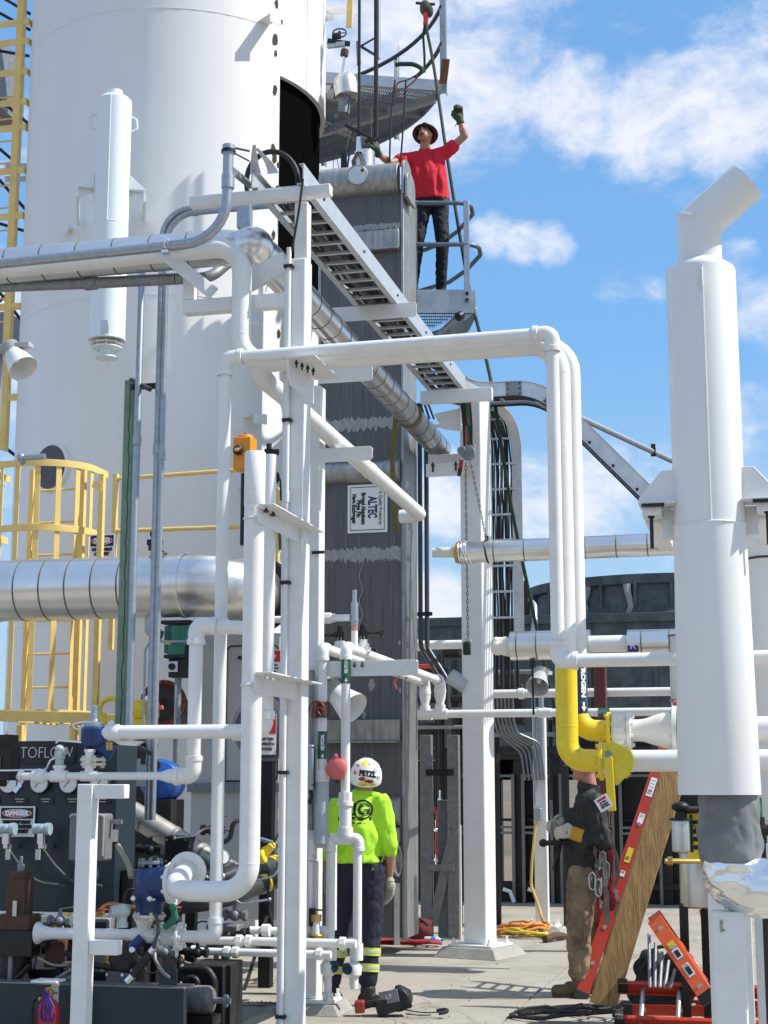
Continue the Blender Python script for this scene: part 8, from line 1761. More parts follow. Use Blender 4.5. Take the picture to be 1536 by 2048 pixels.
for s_ in (-1,1):
    c=V((stx+s_*rS,YK_-.05,P(1412,1005,YK_).z))
    fr_=thing('stack_support','white steel support arm with a hanging bolt under the stack bracket, %s side'%('left' if s_<0 else 'right'),'bracket',c-ZZ*.2)
    mb=MB(); mb.box(c+V((s_*.12,.03,-.055)),(.11,.16,.05)); build(mb,'seat',WSTEEL,fr_,bevel=.003)
    mb=MB(); mb.box(c+V((s_*.035,.14,-.11)),(.075,.10,.17)); mb.bar(c+V((s_*.12,.11,-.06)),c+V((s_*.12,1.2,-.06)),.10,.08,ZZ); build(mb,'arm',WSTEEL,fr_,bevel=.004)
    mb=MB(); q=c+V((s_*.125,-.02,-.07)); mb.cyl(q-ZZ*.20,q+ZZ*.03,.011,n=8); mb.cyl(q-ZZ*.02,q-ZZ*.0,.022,n=6); build(mb,'bolt',DARK,fr_)
    mb=MB(); mb.box(c+V((s_*.11,-.075,-.024)),(.13,.02,.018)); build(mb,'pad',RUBB,fr_)
    mb=MB(); x=c.x+s_*.12; mb.bb((x,YK_+1.055,c.z-.11),(stx+s_*.06,YK_+1.145,c.z-.012)) if s_>0 else mb.bb((stx+s_*.06,YK_+1.055,c.z-.11),(x,YK_+1.145,c.z-.012)); build(mb,'cross_arm',WSTEEL,fr_,bevel=.004)
    mb=MB(); x=stx+s_*.08; mb.bb((x-.05,YK_+1.05,0),(x+.05,YK_+1.15,c.z-.115)); build(mb,'leg',WSTEEL,fr_,bevel=.004)
# insulation blanket and foil elbow under the stack
bl=thing('insulation_blanket','grey fabric blanket wrapped under the stack bottom','blanket',V((stx+.03,YK_,P(1450,1725,YK_).z)))
z1=zb_s+.02; z0=P(1450,1722,YK_).z; mb=MB(); mb.lathe((stx+.05,YK_,z0),ZZ,[(.14,-.01),(.172,0),(.176,.1),(.17,.25),(.166,z1-z0-.06),(.155,z1-z0)],30); o,_=remeshed(mb,'fabric',M('grey_blanket',(.13,.14,.15),.55,.15,(.28,.29,.30),3,.7,.25,18),bl,.012,3,.02,7,(1,1,.8),4)
fo=thing('foil_elbow','crumpled shiny foil-covered pipe elbow turning right below the grey blanket','pipe',P(1480,1800,YK_))
q0=V((stx+.06,YK_,z0-.005)); mb=MB(); mb.tube([q0,P(1462,1755,YK_),P(1500,1778,YK_),P(1640,1770,YK_)],.165,32,bend=.2); mb.sphere(P(1480,1752,YK_),(.16,.165,.13),20)
FOIL=M('foil',(.86,.86,.85),.20,1,(.6,.6,.6),5,.5,.10,10)
remeshed(mb,'foil_cover',FOIL,fo,.012,2,.022,7,(.6,1,1),8)
mb=MB()
pst=thing('stack_post','white square post in the right foreground under the foil elbow','post',V((P(1455,2048,YK_).x,YK_,0)))
x=P(1424,1900,YK_-.05).x; mb=MB(); mb.bb((x,YK_-.09,0),(x+.182,YK_+.09,z0-.27)); build(mb,'post',WSTEEL,pst,bevel=.012,segs=3)
mb=MB(); q=P(1440,1850,YK_-.093); mb.plate([q+V((0,0,.03)),q+V((.02,0,.02)),q+V((.01,0,-.01)),q+V((.03,0,-.03)),q+V((.0,0,-.04))],-Y_*.001); build(mb,'scuff',M('scuff_grey',(.3,.28,.25),.7),pst,smooth=0)
p2=thing('far_right_post','grey-white square post at the right edge behind the foreground post','post',V((P(1530,1900,10.7).x,10.7,0))); mb=MB(); x=P(1511,1900,10.7).x; mb.bb((x,10.7,0),(x+.2,10.9,P(1511,1812,10.7).z)); build(mb,'post',WSTEEL,p2,bevel=.01)
wr=thing('white_riser_pipe','white upright pipe at the right edge behind the stack','pipe',V((P(1535,1600,10.8).x,10.8,1))); x=P(1540,1300,10.8).x; mb=MB(); mb.cyl((x,10.8,P(1520,1640,10.8).z),(x,10.8,P(1520,1030,10.8).z),.12,n=28); build(mb,'pipe_run',STACKW,wr); mb=MB(); mb.torus((x,10.8,P(1520,1118,10.8).z),ZZ,.122,.008,28,6); build(mb,'rust_ring',RUST,wr)
mb=MB(); mb.bb((x-.10,10.75,0),(x+.1,10.95,P(1520,1640,10.8).z-.002)); build(mb,'support',WSTEEL,wr)
gw=thing('edge_valve','small dark valve with an upright handle at the right edge beside the blanket','valve',P(1522,1690,10.4)); c=P(1524,1660,10.4); mb=MB(); mb.cyl(c-X_*.08,c+X_*.1,.035,n=12); mb.cyl(c,c+ZZ*.08,.02,n=8); mb.cyl(c-ZZ*.08,c,.03,n=10); build(mb,'body',DARK,gw); mb=MB(); mb.cyl(c+ZZ*.06,c+ZZ*.20,.008,n=8); build(mb,'handle',GRNV,gw)
mb=MB(); mb.bb((c.x-.02,10.42,0),(c.x+.02,10.46,c.z-.08)); build(mb,'prop',DARK,gw)

# ---------------------------------------------------------------- valve train between the yellow bends and the stack
rF=rA
va=thing('nitrogen_valve_train','white bulged check valve with bolted flanges between the yellow bend and the stack','valve',B_[3])
q=V(B_[3]); ax=X_; xs=stx-.05
def fl(px,r,t,mat,parent,name='flange',Y=None,z=None,bolts_=8):
    p=P(px,1450,YG+.22); c=V((p.x,YG+.22 if Y is None else Y,q.z if z is None else z)); mb=MB(); flange(mb,c,X_,r,t,bolts_,.012); return build(mb,name,mat,parent)
fl(1219,.118,.026,YGAS,va); fl(1259,.118,.026,WHITE,va); fl(1350,.155,.03,WHITE,va); fl(1362,.155,.026,WHITE,va)
def xx_(px,Y=YG+.22): return P(px,1450,Y).x
mb=MB(); x0,x1=xx_(1225),xx_(1254); mb.cyl((x0,YG+.22,q.z),(x1,YG+.22,q.z),.105,n=28)
for i in range(8):
    a=2*math.pi*i/8; mb.box(((x0+x1)/2,YG+.22+.103*math.cos(a),q.z+.103*math.sin(a)),((x1-x0)*.7,.03,.03))
build(mb,'wafer_body',WHITE,va,bevel=.003)
mb=MB(); x0,x1=xx_(1263),xx_(1347); L_=x1-x0; mb.lathe((x0,YG+.22,q.z),X_,[(.07,0),(.068,L_*.15),(.072,L_*.3),(.10,L_*.62),(.115,L_*.85),(.118,L_)],32); build(mb,'check_valve_body',M('cream_white_valve',(.78,.77,.72),.4,0,(.55,.52,.45),9,.35,.15,40),va)
mb=MB(); mb.cyl((xx_(1366),YG+.22,q.z),(xx_(1640),YG+.22,q.z),.08,n=24); build(mb,'stub',WHITE,va)
mb=MB(); mb.cyl((xx_(1349),YG+.20,q.z+.165),(xx_(1362),YG+.20,q.z+.165),.02,n=6); build(mb,'top_bolt',REDS,va)
vb=thing('gas_butterfly_valve','yellow butterfly valve with a toothed plate and long hanging lever on the lower yellow bend','valve',V((GA[5].x,YG,GA[5].z-.4)))
zc=GA[5].z; xg=P(1203,1525,YG).x
mb=MB(); flange(mb,(xg,YG,zc),X_,.118,.026,8,.013); build(mb,'flange',YGAS,vb)
mb=MB(); mb.cyl((xg+.013,YG,zc),(xg+.07,YG,zc),.10,n=28); flange(mb,(xg+.085,YG,zc),X_,.112,.024,8,.012); build(mb,'body',WHITE,vb)
# white run on to the stack
mb=MB(); mb.cyl((xg+.09,YG,zc),(P(1640,1520,YG).x,YG,zc),.066,n=28); build(mb,'outlet_run',WHITE,vb)
# toothed quadrant plate in front
pc=V((P(1222,1508,YG-.13).x,YG-.135,P(1222,1508,YG-.13).z)); pts=[pc+V((-.055,0,.07)),pc+V((.02,0,.075))]
for i in range(27):
    a=R(30-78*i/26); rr_=.138+(.017 if i%2 else 0); pts.append(pc+V((rr_*math.cos(a)-.01,0,rr_*math.sin(a)-.04)))
pts+=[pc+V((.03,0,-.19)),pc+V((-.03,0,-.12)),pc+V((-.055,0,-.02))]
mb=MB(); mb.plate(pts,Y_*.008); build(mb,'toothed_plate',M('yellow_plate',(.72,.60,.03),.45,0,(.5,.38,.03),12,.6),vb,bevel=.001)
a=P(1217,1520,YG-.15); b=P(1224,1622,YG-.16); mb=MB(); mb.bar(b,a+ZZ*.02,.05,.014,Y_); mb.bar(b+V((.005,.01,0)),a+V((.012,.01,-.06)),.035,.012,Y_); build(mb,'lever',YGAS,vb,bevel=.004)
mb=MB(); mb.cyl((pc.x-.015,YG-.16,pc.z),(pc.x-.015,YG-.02,pc.z),.02,n=12); build(mb,'shaft',GALVD,vb)
c=P(1207,1606,YG-.175); m_=mpp(c); tdx=(X_*.80+ZZ*.60).normalized()
c_t=c; sign('valve_tag','white diamond paper tag hung on the yellow lever',c_t,(X_*.86+ZZ*.5).normalized(),(ZZ*.86-X_*.5).normalized(),.085,.085,[('panel',SIGNR,0,.30,.7,.16),('text',SIGNK,'Do Not',0,.08,.13,.5,.001),('text',SIGNK,'Operate',0,-.10,.13,.6,.001),('text',SIGNK,'This Valve',0,-.27,.12,.66,.001)],thick=.003)

# ---------------------------------------------------------------- ladders and plank
def ladder(name,label,foot,topv,side,width,n,mat,rails=(.075,.026),rung_r=.017,first=.3,step=.305,steps=False,facing=None):
    """two channel rails and n rungs; side = direction from first rail to the second"""
    foot=V(foot);topv=V(topv);sd=V(side).normalized()*width; d=(topv-foot).normalized(); t=thing(name,label,'ladder',foot)
    nrm=d.cross(sd.normalized())
    for k_,o in enumerate((V((0,0,0)),sd)):
        mb=MB(); mb.bar(foot+o,topv+o,rails[1] if False else .008,rails[0],nrm); u=sd.normalized()*(1 if k_==0 else -1)
        for s_ in (-1,1): mb.bar(foot+o+nrm*s_*(rails[0]/2-.0035)+u*.016,topv+o+nrm*s_*(rails[0]/2-.0035)+u*.016,.024,.007,nrm)
        build(mb,'rail',mat,t,bevel=.002)
        mb=MB(); mb.bar(foot+o-d*.01,foot+o+d*.06,.04,rails[0]*1.08,nrm); build(mb,'foot',RUBB,t,bevel=.003)
    for i in range(n):
        q=foot+d*(first+step*i); mb=MB()
        if steps: mb.bar(q+sd*.02,q+sd*.98,.07,.022,d)
        else: mb.cyl(q-sd.normalized()*.012,q+sd+sd.normalized()*.012,rung_r,n=12)
        build(mb,'rung',M('ladder_aluminium',(.55,.56,.56),.4,.85,(.35,.35,.35),12,.6),t)
    return t,d,nrm,sd
f0=PZ(1172,2010); f0=f0+fwd*.35; tp_=PH(1318,1530,hdist(f0)+.55)
t,d,nrm,sd=ladder('leaning_ladder','dark red fibreglass ladder leaning to the right behind the timber plank',f0,tp_+(tp_-f0)*.12,fwd*.9+rgt*.25,.40,7,REDL,rails=(.105,.026))
n2=(-fwd*.95+rgt*-.0); 
for (f_,w_,h_l,mt) in ((.90,.055,.17,SIGNW),(.76,.05,.09,SIGNW),(.60,.05,.13,YGAS),(.52,.04,.05,SIGNW)):
    q=f0+(tp_-f0)*f_; mb=MB(); m=Matrix((d.cross(nrm),nrm,d)).transposed()
    q=q+sd.normalized()*-.006+nrm*0; mb.box(q,(.004,w_,h_l),Matrix((sd.normalized(),nrm,d)).transposed()); st_=build(mb,'label_sticker',mt,t)
    if mt is SIGNW:
        for i in range(5 if h_l>.1 else 2):
            mb=MB(); mb.box(q-sd.normalized()*.0028+d*(h_l*.36-i*h_l*.18),(.001,w_*.7,.004),Matrix((sd.normalized(),nrm,d)).transposed()); build(mb,'print_line',GREY,st_)
# plank
b0=PZ(1203,2022); b0.z=.012; hb=hdist(b0); t0=PH(1352,1530,hb+.12)
pk=MB(); dpl=(t0-b0).normalized(); wv=(dpl.cross(fwd)).normalized(); nrm2=wv.cross(dpl)
wd_=.215; L_=(t0-b0).length*1.06
rnp=random.Random(4); pk.bar(b0+dpl*.02,b0+dpl*L_,.20,.042,nrm2)
plk=one(pk,'timber_plank',WOOD,'long weathered brown plank leaning in front of the red ladder','plank',bevel=.005)
# lying and propped ladders in the right foreground
yl=PZ(1420,2062).y; f1=P(1238,1972,yl+.15); f2=V((P(1640,1972,yl).x,yl+.25,f1.z-.02))
t,d,nrm,sd=ladder('lying_ladder','red ladder lying across the lower right with grey rungs slanting towards the viewer',f1,f2,-Y_*.80-ZZ*.58,.36,6,REDL,rails=(.10,.026),first=.17,step=.25)
f1=PZ(1258,2042); f1.y+=.35; f1.z=.07
mb=MB(); q=f1+V((.0,.0,.36)); 
g0=P(1408,1985,10.9); g0.z=max(.25,g0.z); g1=P(1308,1838,11.25)
t,d,nrm,sd=ladder('propped_ladder','bright orange stepladder tipped over behind the lying red ladder',g0+(g0-g1)*.10,g1,fwd*.98+rgt*.16,.42,4,ORL,rails=(.105,.03),first=.12,step=.17)
for (f_,mt,hh) in ((.30,SIGNW,.10),(.52,SIGNW,.08),(.64,YGAS,.05)):
    q=(g0).lerp(g1,f_)-sd.normalized()*.007; m=Matrix((sd.normalized(),nrm,d)).transposed(); mb=MB(); mb.box(q,(.004,.06,hh),m); s_=build(mb,'label_sticker',mt,t)
    if mt is SIGNW:
        mb=MB(); mb.box(q-sd.normalized()*.003,(.001,.04,hh*.7),m); build(mb,'label_print',SIGNK,s_)
for i in range(5):
    mb=MB(); a=P(1298+i*13,1868+i*18,11.4); b=P(1300+i*10,1975,11.2); b.z=max(b.z,.05); mb.cyl(b,a,.012,n=8); one(mb,'ladder_spreader',GALVD,'thin grey stepladder bar standing left of the orange rail','bar','thin bars beside the orange stepladder')
rl2=MB(); a=PH(1404,1825,12.4);b=PH(1430,1950,12.0); rl2.bar(b,a,.03,.08,Y_); b.z=.03; rl2.bar(PH(1448,2010,11.9),b.lerp(a,.1),.03,.08,Y_)
one(rl2,'ladder_rail',REDD,'dark red ladder leg between the steel drum and the white foreground post','ladder',bevel=.003)
yq=PZ(1400,2050).y
t,d,nrm,sd=ladder('flat_ladder','red ladder lying flat on the concrete under the orange stepladder',V((P(1268,2020,yq).x,yq+.55,.06)),V((P(1700,2020,yq).x,yq+.72,.06)),V((-.25,-1,.0)),.36,7,REDL,first=.14,step=.26)
# steel drum with filter pot and caution label
dr=thing('steel_drum','stainless steel drum on dark legs behind the plank and the white post','drum',P(1405,1930,11.7)); c=P(1408,1815,11.7); zt2=P(1408,1700,11.7).z
mb=MB(); mb.lathe((c.x,c.y,c.z),ZZ,[(.14,0),(.165,.012),(.165,zt2-c.z+.10),(.15,zt2-c.z+.13)],32); build(mb,'shell',M('stainless',(.60,.56,.50),.32,1,(.42,.38,.33),5,.5,.06,20),dr)
mb=MB(); mb.torus((c.x,c.y,zt2-.01),ZZ,.166,.010,32,6); build(mb,'band',GALVD,dr)
for (dx,dy) in ((-.14,-.04),(.12,-.06),(0,.14)):
    mb=MB(); mb.bb((c.x+dx-.03,c.y+dy-.03,0),(c.x+dx+.03,c.y+dy+.03,c.z+.03)); build(mb,'leg',DARK,dr)
mb=MB(); q=V((c.x+.03,c.y-.168,c.z-.0)); mb.cyl(q+V((.1,-.01,.02)),q+V((.07,-.04,-.01)),.014,n=8); build(mb,'drain_cock',DARK,dr)
fp=thing('filter_pot','small grey filter pot with a dark lid hanging beside the blanket','filter',P(1362,1700,11.0)); q=P(1362,1668,11.0)
mb=MB(); mb.lathe(q-ZZ*.12,ZZ,[(.05,0),(.062,.01),(.062,.20),(.06,.21)],24); build(mb,'bowl',ALUS,fp); mb=MB(); mb.cyl(q+ZZ*.09,q+ZZ*.105,.075,n=24); mb.cyl(q+ZZ*.10,q+ZZ*.15,.025,n=12); mb.sphere(q+ZZ*.18,(.06,.05,.035),14); mb.bar(q+V((.07,0,.13)),q+V((.07,0,-.12)),.02,.02,Y_); mb.cyl(q+V((0,.0,.16)),q+V((.2,.05,.16)),.025,n=10); build(mb,'head',DARK,fp)
cq=P(1392,1672,11.1); sign('caution_label','yellow and black caution label beside the grey filter pot',cq,X_,ZZ,.11,.30,[('panel',SIGNK,0,.20,1.0,.30),('text',YGAS,'CAUTION',0,.20,.10,.85,.002),('panel',SIGNK,0,-.07,.9,.10),('panel',SIGNK,0,-.25,.9,.10)],mat=YGAS,thick=.02)
mb=MB(); mb.tube([P(1330,1722,11.2),P(1400,1722,11.3),P(1425,1722,11.4)],.018,8); mb.cyl(P(1335,1722,11.15),P(1345,1722,11.15),.03,n=8); one(mb,'brass_line',BRASS,'thin brass line level behind the plank top at the drum','pipe')
dk=thing('shade_mass','added black mass standing in for the shadow behind the plank foot','bag',PZ(1300,1960)); mb=MB(); c=P(1290,1915,12.0); mb.sphere(V((c.x+.05,c.y+.3,.14)),(.22,.14,.15),14); mb.sphere(V((c.x+.22,c.y+.35,.24)),(.15,.12,.22),14); mb.sphere(V((c.x+.02,c.y+.33,.30)),(.12,.11,.17),14); remeshed(mb,'slumped_body',M('shade_black',(.012,.012,.013),.85),dk,.018,2,.03,6); mb=MB(); mb.tube(fillet([V((c.x-.05,c.y+.25,.3)),V((c.x+.05,c.y+.22,.48)),V((c.x+.25,c.y+.25,.50)),V((c.x+.3,c.y+.3,.35))],.1),.014,8); build(mb,'strap',RUBB,dk)  # black lump added in place of the deep shadow behind the plank
bc=MB(); bc.bb((P(1195,1700,16.6).x,16.6,0),(P(1219,1700,16.6).x,16.75,P(1205,1312,16.6).z)); one(bc,'brown_column',BROWN,'dark red-brown steel column behind the yellow valves','column',bevel=.006)

# ---------------------------------------------------------------- cooling tower and the dark frame under it
YCt=23.2
ct=thing('cooling_tower','weathered blue-grey cooling tower box with a round fan stack on its roof','cooling tower',V((P(1200,1600,YCt).x,YCt+2,0)))
xa=P(790,1300,YCt).x; xb=P(1760,1300,YCt).x; z1=P(1000,1237,YCt).z; z0=P(1000,1492,YCt).z
mb=MB(); mb.bb((xa,YCt,z0),(xb,YCt+5,z1)); build(mb,'casing',CTOW,ct,bevel=.02)
for px in (900,1065,1180,1310,1440,1560):
    x=P(px,1300,YCt).x; mb=MB(); mb.bb((x-.03,YCt-.02,z0),(x+.03,YCt-.001,z1-.05)); build(mb,'panel_seam',CTOW,ct)
mb=MB(); mb.bb((xa-.05,YCt-.06,z1-.10),(xb+.05,YCt-.002,z1+.03)); build(mb,'roof_edge',CTOW,ct,bevel=.006)
mb=MB(); mb.bb((xa,YCt-.03,z0-.03),(xb,YCt-.001,z0+.10)); build(mb,'bottom_rail',CTOW,ct,bevel=.005)
fcx=P(1325,1200,YCt+2.3).x; rf_=P(1325,1200,YCt+2.3).x-P(1052,1200,YCt+2.3).x; zf=P(1200,1150,YCt+.3).z
mb=MB(); mb.lathe((fcx,YCt+2.4,z1-.01),ZZ,[(rf_*1.02,0),(rf_*.985,.2),(rf_*.975,zf-z1-.16),(rf_*1.0,zf-z1-.14),(rf_*1.0,zf-z1),(rf_*.95,zf-z1),(rf_*.94,.05)],72,caps=False); build(mb,'fan_stack',CTOW,ct)
for i in range(14):
    a=math.pi*(1+i/13); x,y=fcx+rf_*.99*math.cos(a),YCt+2.4+rf_*.99*math.sin(a); mb=MB(); mb.box((x,y,z1+(zf-z1)*.42),(.05,.05,(zf-z1)*.8),Matrix.Rotation(a,3,'Z')); build(mb,'stack_rib',CTOW,ct)
rn=random.Random(31)
for (px,py,n_) in ((1262,1150,9),(1172,1170,5)):
    mb=MB(); a=math.acos(max(-1,min(1,(P(px,1200,YCt+.4).x-fcx)/rf_))); x,y=fcx+rf_*1.0*math.cos(-a),YCt+2.4+rf_*1.0*math.sin(-a); z=zf-.16
    mb.tube([V((x+rn.uniform(-.04,.04),y-.005,z-.11*i)) for i in range(n_)],[.05*(1-i/n_)+.012 for i in range(n_)],6); build(mb,'scale_streak',M('scale_white',(.32,.34,.34),.8,0,(.15,.17,.18),12,.6),ct)
mb=MB(); mb.tube([P(1062,1290,YCt-.1),P(1070,1245,YCt-.1),P(1068,1205,YCt+.2),P(1040,1200,YCt+.2)],.05,12,bend=.25); build(mb,'corner_pipe',GALV,ct)
mb=MB(); mb.bb((P(1048,1240,YCt).x-.05,YCt+.1,z1),(P(1048,1240,YCt).x+.05,YCt+.2,P(1048,1160,YCt).z)); build(mb,'roof_post',DARK,ct)
# dark frame of bays carrying it
fr_=thing('tower_frame','dark steel frame of open bays with pale window frames under the cooling tower','steel frame',V((P(1000,1830,YCt).x,YCt+1,0)))
for px in (806,888,958,1036,1112,1182,1232,1330,1440,1560):
    x=P(px,1650,YCt).x; mb=MB(); mb.bb((x-.085,YCt+.15,0),(x+.085,YCt+.32,z0-.002)); build(mb,'post',DARK,fr_,bevel=.008)
    mb=MB(); mb.bb((x-.085,YCt+4.6,0),(x+.085,YCt+4.8,z0-.002)); build(mb,'post',DARK,fr_)
for (py,h_,yy) in ((1508,.16,.10),(1770,.10,.12),(1640,.04,.2)):
    z=P(1000,py,YCt).z; mb=MB(); mb.bb((xa,YCt+yy,z-h_/2),(xb,YCt+yy+.08,z+h_/2)); build(mb,'beam',DARK,fr_,bevel=.004)
mb=MB(); zk=P(1000,1775,YCt).z; mb.bb((xa,YCt+.33,0),(xb,YCt+.36,zk)); build(mb,'kick_panel',DARK,fr_)
mb=MB(); z=P(1000,1758,YCt).z; 
for (a_,b_) in ((965,1028),(1042,1105),(1118,1178),(1188,1228),(1238,1322),(896,950)):
    x0_,x1_=P(a_,1650,YCt).x,P(b_,1650,YCt).x; zz1=P(1000,1548,YCt).z; zz0=P(1000,1812,YCt).z; zm=P(1000,1668,YCt).z
    mb=MB(); w_=.045
    for (p,q) in (((x0_,zz0),(x0_+w_,zz1)),((x1_-w_,zz0),(x1_,zz1))): mb.bb((p[0],YCt+.05,p[1]),(q[0],YCt+.10,q[1]))
    for z_ in (zz0,zz1-w_,zm,zm+.08): mb.bb((x0_+w_+.001,YCt+.052,z_),(x1_-w_-.001,YCt+.098,z_+w_*.8))
    build(mb,'window_frame',M('frame_grey',(.16,.17,.16),.5,.2,(.08,.08,.08),7,.5),fr_)
for (a_,b_) in ((790,962),(1030,1114),(1182,1228),(1240,1326),(1334,1560)):
    mb=MB(); mb.bb((P(a_,1650,YCt).x,YCt+.37,zk+.002),(P(b_,1650,YCt).x,YCt+.40,z0-.2)); build(mb,'bay_panel',DARK,fr_)
mb=MB(); mb.bb((xa,YCt+4.9,P(1000,1560,YCt+4.9).z),(xb,YCt+4.95,z0)); build(mb,'rear_panel',DARK,fr_)
for px in (1020,1160,1070): 
    mb=MB(); c=P(px,1790,YCt-.1); mb.tube([c+V((-.1,0,.08)),c+V((.0,0,.05)),c+V((.06,0,-.1))],.03,8); build(mb,'wrap_scrap',SIGNW,fr_)
mb=MB(); 
for i in range(9):
    x=P(850+i*52,1400,YCt-.5).x
# dark pipework in front of the tower, behind the glycol header
pw=thing('dark_pipe_rack','black pipe rack with valves and lines between the exchanger and the cooling tower','pipe rack',V((P(900,1800,19.5).x,19.5,0)))
for (px0,px1,py,r_) in ((832,930,1398,.05),(832,930,1420,.03),(835,930,1455,.025),(985,1100,1345,.03),(985,1110,1470,.03),(1000,1130,1500,.045),(1110,1330,1452,.06),(1110,1330,1500,.05)):
    a=P(px0,py,19.5);b=P(px1,py,19.5); b.z=a.z; mb=MB(); mb.cyl(a,b,r_,n=12); build(mb,'line',DARK if r_>.03 else GALVD,pw)
for (px,py0,py1,r_) in ((880,1310,1860,.05),(872,1440,1800,.014),(912,1320,1860,.06),(948,1400,1850,.03),(990,1420,1850,.05),(1125,1300,1860,.05),(1185,1290,1500,.03),(1100,1440,1600,.025)):
    a=P(px,py0,19.6);b=P(px,py1,19.6); b=V((a.x,19.6,max(0,b.z))); mb=MB(); mb.cyl(b,a,r_,n=12); build(mb,'riser',DARK,pw)
for (px,py,w_,h_) in ((905,1300,.22,.18),(868,1345,.30,.14),(1010,1410,.5,.5),(1140,1420,.4,.4),(860,1470,.3,.3),(930,1460,.25,.4),(1180,1480,.4,.3),(1290,1470,.5,.35)):
    mb=MB(); c=P(px,py,19.75); mb.box(c,(w_,.3,h_)); build(mb,'housing',DARK,pw,bevel=.02)
mb=MB(); c=P(860,1333,19.4); mb.box(c,(.28,.2,.05)); build(mb,'red_lid',REDS,pw,bevel=.01)
for (px,py) in ((880,1600),(872,1720),(872,1660),(858,1560)):
    mb=MB(); c=P(px,py,19.3); mb.cyl(c-ZZ*.12,c+ZZ*.12,.012,n=8); mb.sphere(c,.03,8); build(mb,'joint',CHROME,pw)
mb=MB(); c=P(870,1700,19.3); mb.tube(fillet([P(848,1560,19.3),P(850,1600,19.3),P(875,1620,19.3),P(872,1700,19.3),P(876,1720,19.3)],.2),.02,8); build(mb,'red_hose',REDD,pw)
# grey braced steel posts right of the exchanger
gp_=thing('braced_posts','two grey steel posts with a diagonal brace between the exchanger and the thick column','steel frame',V((P(880,1880,17.6).x,17.6,0)))
for px in (852,907):
    p=P(px,1700,17.6); mb=MB(); mb.bb((p.x-.065,17.6,.0),(p.x+.065,17.7,P(px,1470,17.6).z)); build(mb,'post',GALVD,gp_,bevel=.004)
mb=MB(); mb.bar(P(866,1850,17.62),P(908,1660,17.62),.10,.05,Y_); build(mb,'brace',GALVD,gp_,bevel=.003)
for py in (1545,1735):
    mb=MB(); a=P(852,py,17.58);b=P(907,py-1,17.58); b.z=a.z; mb.bar(a,b,.03,.07); build(mb,'tie',DARK if py<1600 else GALVD,gp_)
mb=MB(); p=P(885,1700,17.7); mb.bb((p.x-.06,17.72,0),(p.x+.06,17.8,P(885,1600,17.7).z)); build(mb,'post',GALVD,gp_,bevel=.004)
mb=MB(); mb.bb((P(918,1780,17.5).x,17.5,0),(P(922,1780,17.5).x,17.54,P(920,1650,17.5).z)); build(mb,'slim_post',WSTEEL,gp_)
# backdrop wall left of the frame behind the exchanger foot
# ---------------------------------------------------------------- things on the ground
def coil(name,label,c,r,n,rt,mat,cat,seed=1,squash=.8,h=.05):
    rr_=random.Random(seed); mb=MB(); pts=[]; ph=rr_.uniform(0,6)
    for i in range(n*14):
        a=2*math.pi*i/14+ph; k=r*(.72+.28*math.sin(i*.37+seed))*(1+rr_.uniform(-.06,.06)); pts.append(V((c.x+k*math.cos(a)*1.15,c.y+k*math.sin(a)*squash,rt+h*abs(math.sin(i*.21+seed))*(.4+.6*rr_.random()))))
    mb.tube(pts,rt,7); return one(mb,name,mat,label,cat)
coil('cable_coil','black cable loosely coiled on the ground at the bottom edge left of the plank',PZ(1130,2038),.36,5,.011,RUBB,'cable',2,.7,.10)
coil('orange_cord_coil','orange extension cord heaped on the ground behind the thick right column',PZ(1035,1872),.34,7,.013,M('orange_cord',(.62,.20,.03),.6,0,(.5,.3,.05),9,.6),'cord',3,.7,.16)
coil('yellow_cord_coil','yellow cord mixed beside the orange cord heap on the ground',PZ(1062,1876),.28,4,.012,M('yellow_cord2',(.62,.50,.06),.6),'cord',5,.7,.10)
coil('red_hose_coil','dark red hose coiled on the ground behind the man in lime green',PZ(800,1892),.40,5,.016,M('red_hose',(.35,.02,.03),.6,0,(.15,.01,.01),9,.5),'hose',7,.55,.06)
mb=MB(); a=PZ(1090,1886);b=PZ(1128,1880); mb.tube([a+ZZ*.04,a.lerp(b,.5)+ZZ*.06,b+ZZ*.04],.04,8); one(mb,'pipe_wrench',RUST,'rusty tool lying by the cord heap near the man in the dark jacket','tool')
gb=thing('red_tool_bag','small dark red bag by the exchanger foot','bag',PZ(838,1885)); mb=MB(); c=PZ(838,1880); mb.sphere(c+ZZ*.10,(.16,.13,.11),12); mb.sphere(c+V((.05,.02,.17)),(.11,.10,.07),12); remeshed(mb,'slumped_body',M('maroon_cloth',(.10,.012,.014),.85),gb,.02,2,.02,8); mb=MB(); mb.tube(fillet([c+V((-.1,-.05,.15)),c+V((0,-.08,.27)),c+V((.12,-.05,.16))],.08),.012,8); build(mb,'strap',RUBB,gb)
bt=thing('water_bottle','small clear bottle with a blue cap lying beside the red bag','bottle',PZ(868,1888)); mb=MB(); c=PZ(868,1886)+ZZ*.035; mb.lathe(c-X_*.1,X_,[(.03,0),(.033,.02),(.033,.14),(.014,.18)],14); build(mb,'bottle_body',M('bottle_plastic',(.5,.55,.6),.15),bt); mb=MB(); mb.cyl(c+X_*.08,c+X_*.105,.016,n=10); mb.cyl(c-X_*.03,c+X_*.02,.0335,n=14); build(mb,'blue_label',M('bottle_blue',(.03,.2,.6),.4),bt)
rt=thing('red_pipe_stand','small red pipe stand with a pale plate by the exchanger foot','stand',PZ(758,1880)); c=PZ(758,1872); mb=MB(); mb.cyl(c,c+ZZ*.42,.03,n=12); mb.cyl(c,c+ZZ*.02,.10,n=16); build(mb,'pillar',REDS,rt); mb=MB(); mb.box(c+V((.03,0,.44)),(.34,.22,.02)); build(mb,'plate',LGREY,rt,bevel=.004)
hoist=thing('lever_hoist','black and red chain lever hoist lying on the concrete at the bottom edge','hoist',PZ(790,2035)); c=PZ(786,2032); 
